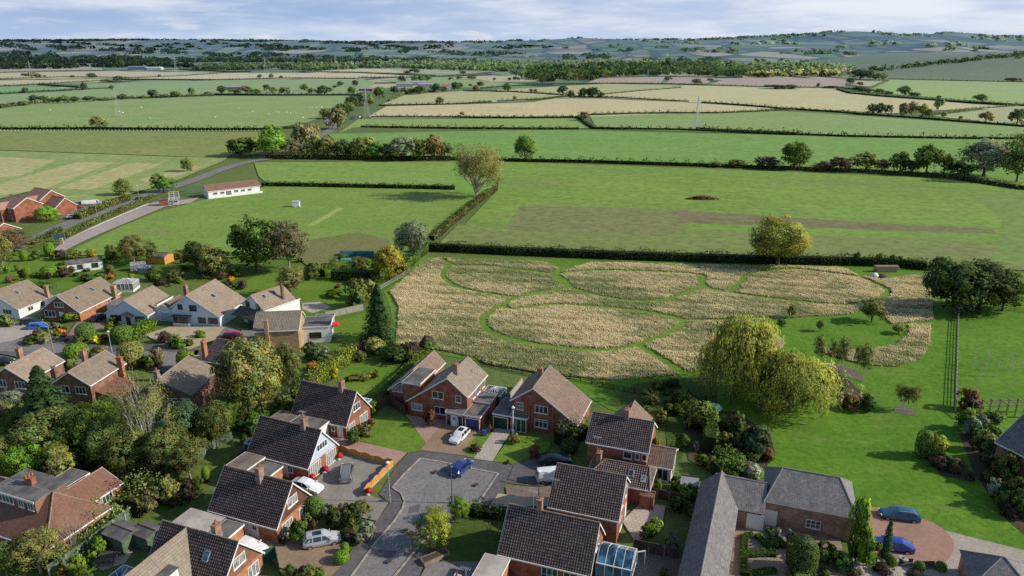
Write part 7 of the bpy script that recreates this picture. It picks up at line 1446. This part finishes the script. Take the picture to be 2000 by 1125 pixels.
# near hillside rising at the side
V=[];F=[]; gx=np.linspace(560,2600,52); gy=np.linspace(1250,2700,30)
def hs(x,y): 
    a=np.clip((x-640-.12*(y-1300))/620,0,1); b_=np.clip((y-1330)/420,0,1); return 46*(a*a*(3-2*a))*(b_*b_*(3-2*b_))-1.0
for y in gy:
    for x in gx: V.append((x,y,hs(x,y)))
for j in range(29):
    for i in range(51): F.append((j*52+i,j*52+i+1,(j+1)*52+i+1,(j+1)*52+i))
me=bpy.data.meshes.new('hillside'); me.from_pydata(V,[],F); me.polygons.foreach_set('use_smooth',[True]*len(F)); me.materials.append(ground('hill_pasture',(.15,.20,.07),(.19,.225,.085),.008,.3,c3=(.11,.13,.05),far=True)); o=link('hillside',me); o['kind']='structure'
rs=np.random.default_rng(31); VV=[];TT=[]
for k in range(420):
    x=rs.uniform(640,2200); y=rs.uniform(1760,1840) if rs.random()<.8 else rs.uniform(1500,1800)
    if y<1760 and not (abs(math.sin(x*.011))<.16): continue
    n=22; D=unit(rs.normal(size=(n,3))); D[:,2]=np.abs(D[:,2]); W=rs.uniform(8,16); H=rs.uniform(5,10) if y>1760 else rs.uniform(3,7)
    P=D*np.array([W/2,W/2,H])*(1+.2*rs.normal(size=(n,1)))+np.array([x,y,hs(x,y)]); VV.append(cardverts(rs,P,D+rs.normal(size=(n,3))*.3,W*.35,.8)); TT.append(tints(rs,n,rs.uniform(1.2,1.9),.2,.05))
me=npmesh('brow_wood',np.concatenate(VV),4,np.concatenate(TT)); me.materials.append(leafmat('dark_far',C['dark'],True)); o=link('brow_wood',me); tag(o,'line of dark trees on the brow of the near hillside','wood',None,'stuff')
# ================================================================ camera, sun, sky
cd=bpy.data.cameras.new('camera'); cam=bpy.data.objects.new('camera',cd); col.objects.link(cam)
cam.location=(0,0,CH); cam.rotation_euler=(math.pi/2-PIT,0,0); cd.sensor_width=36; cd.lens=36*FPX/2000; cd.clip_start=.5; cd.clip_end=30000; sc.camera=cam
EL,AZ=30.0,-3.0   # sun: height, and bearing from +X
sd=Vector((math.cos(R(EL))*math.cos(R(AZ)),math.cos(R(EL))*math.sin(R(AZ)),math.sin(R(EL))))
sl=bpy.data.lights.new('sun','SUN'); sl.energy=5.0; sl.angle=R(.53); sl.color=(1,.925,.80); so=bpy.data.objects.new('sun',sl); col.objects.link(so)
so.rotation_euler=sd.to_track_quat('Z','Y').to_euler(); so.location=(0,0,300)
w=bpy.data.worlds.new('World'); sc.world=w; w.use_nodes=True; t=w.node_tree; bg=t.nodes['Background']
sk=N(t,'ShaderNodeTexSky'); sk.sky_type='NISHITA'; sk.sun_disc=False; sk.sun_elevation=R(EL); sk.sun_rotation=R(90-AZ); sk.altitude=60; sk.air_density=1.0; sk.dust_density=.6; sk.ozone_density=1.5
tc=N(t,'ShaderNodeTexCoord'); s=N(t,'ShaderNodeSeparateXYZ'); t.links.new(tc.outputs['Generated'],s.inputs[0])
# cloud layers seen at a low angle: long flat bars, denser and greyer higher up
zc=math_(t,'MAXIMUM',s.outputs[2],0.002)
az=math_(t,'ARCTAN2',s.outputs[0],s.outputs[1])
cv=N(t,'ShaderNodeCombineXYZ'); t.links.new(math_(t,'MULTIPLY',az,4.2),cv.inputs[0]); t.links.new(math_(t,'MULTIPLY',zc,28.0),cv.inputs[1])
n1=noise(t,cv.outputs[0],1.15,7,.58); 
cv2=N(t,'ShaderNodeCombineXYZ'); t.links.new(math_(t,'MULTIPLY',az,14.0),cv2.inputs[0]); t.links.new(math_(t,'MULTIPLY',zc,95.0),cv2.inputs[1]); cv2.inputs[2].default_value=4.2
n2=noise(t,cv2.outputs[0],1.0,5,.6)
K=6.8
blue=(.33*K,.46*K,.72*K); grey=(.42*K,.53*K,.73*K); light=(.80*K,.85*K,.92*K); warm=(.90*K,.88*K,.86*K)
side=ramp(t,az,-.35,.6)
c=mixc(t,ramp(t,n1,.34,.60),blue,grey)
c=mixc(t,math_(t,'MULTIPLY',ramp(t,n1,.45,.70),.72),c,light)
c=mixc(t,math_(t,'MULTIPLY',side,math_(t,'ADD',.4,math_(t,'MULTIPLY',ramp(t,n1,.3,.6),.6))),c,light)
low=math_(t,'SUBTRACT',1.0,ramp(t,zc,.008,.05))
c=mixc(t,math_(t,'MULTIPLY',low,.5),c,(.50*K,.62*K,.82*K))
c=mixc(t,math_(t,'MULTIPLY',math_(t,'MULTIPLY',ramp(t,n2,.50,.74),math_(t,'SUBTRACT',1.0,ramp(t,zc,.015,.05))),.6),c,warm)
f=math_(t,'SUBTRACT',1.0,ramp(t,zc,.10,.35))
t.links.new(mixc(t,f,sk.outputs[0],c),bg.inputs['Color']); bg.inputs['Strength'].default_value=.15
sc.view_settings.view_transform='Standard'; sc.view_settings.look='None'; sc.view_settings.exposure=0; sc.view_settings.gamma=1
sc.render.engine='CYCLES'; sc.cycles.max_bounces=5; sc.cycles.diffuse_bounces=3; sc.cycles.glossy_bounces=2; sc.cycles.transmission_bounces=3; sc.cycles.transparent_max_bounces=4
sc.cycles.use_denoising=False; sc.cycles.sample_clamp_indirect=6
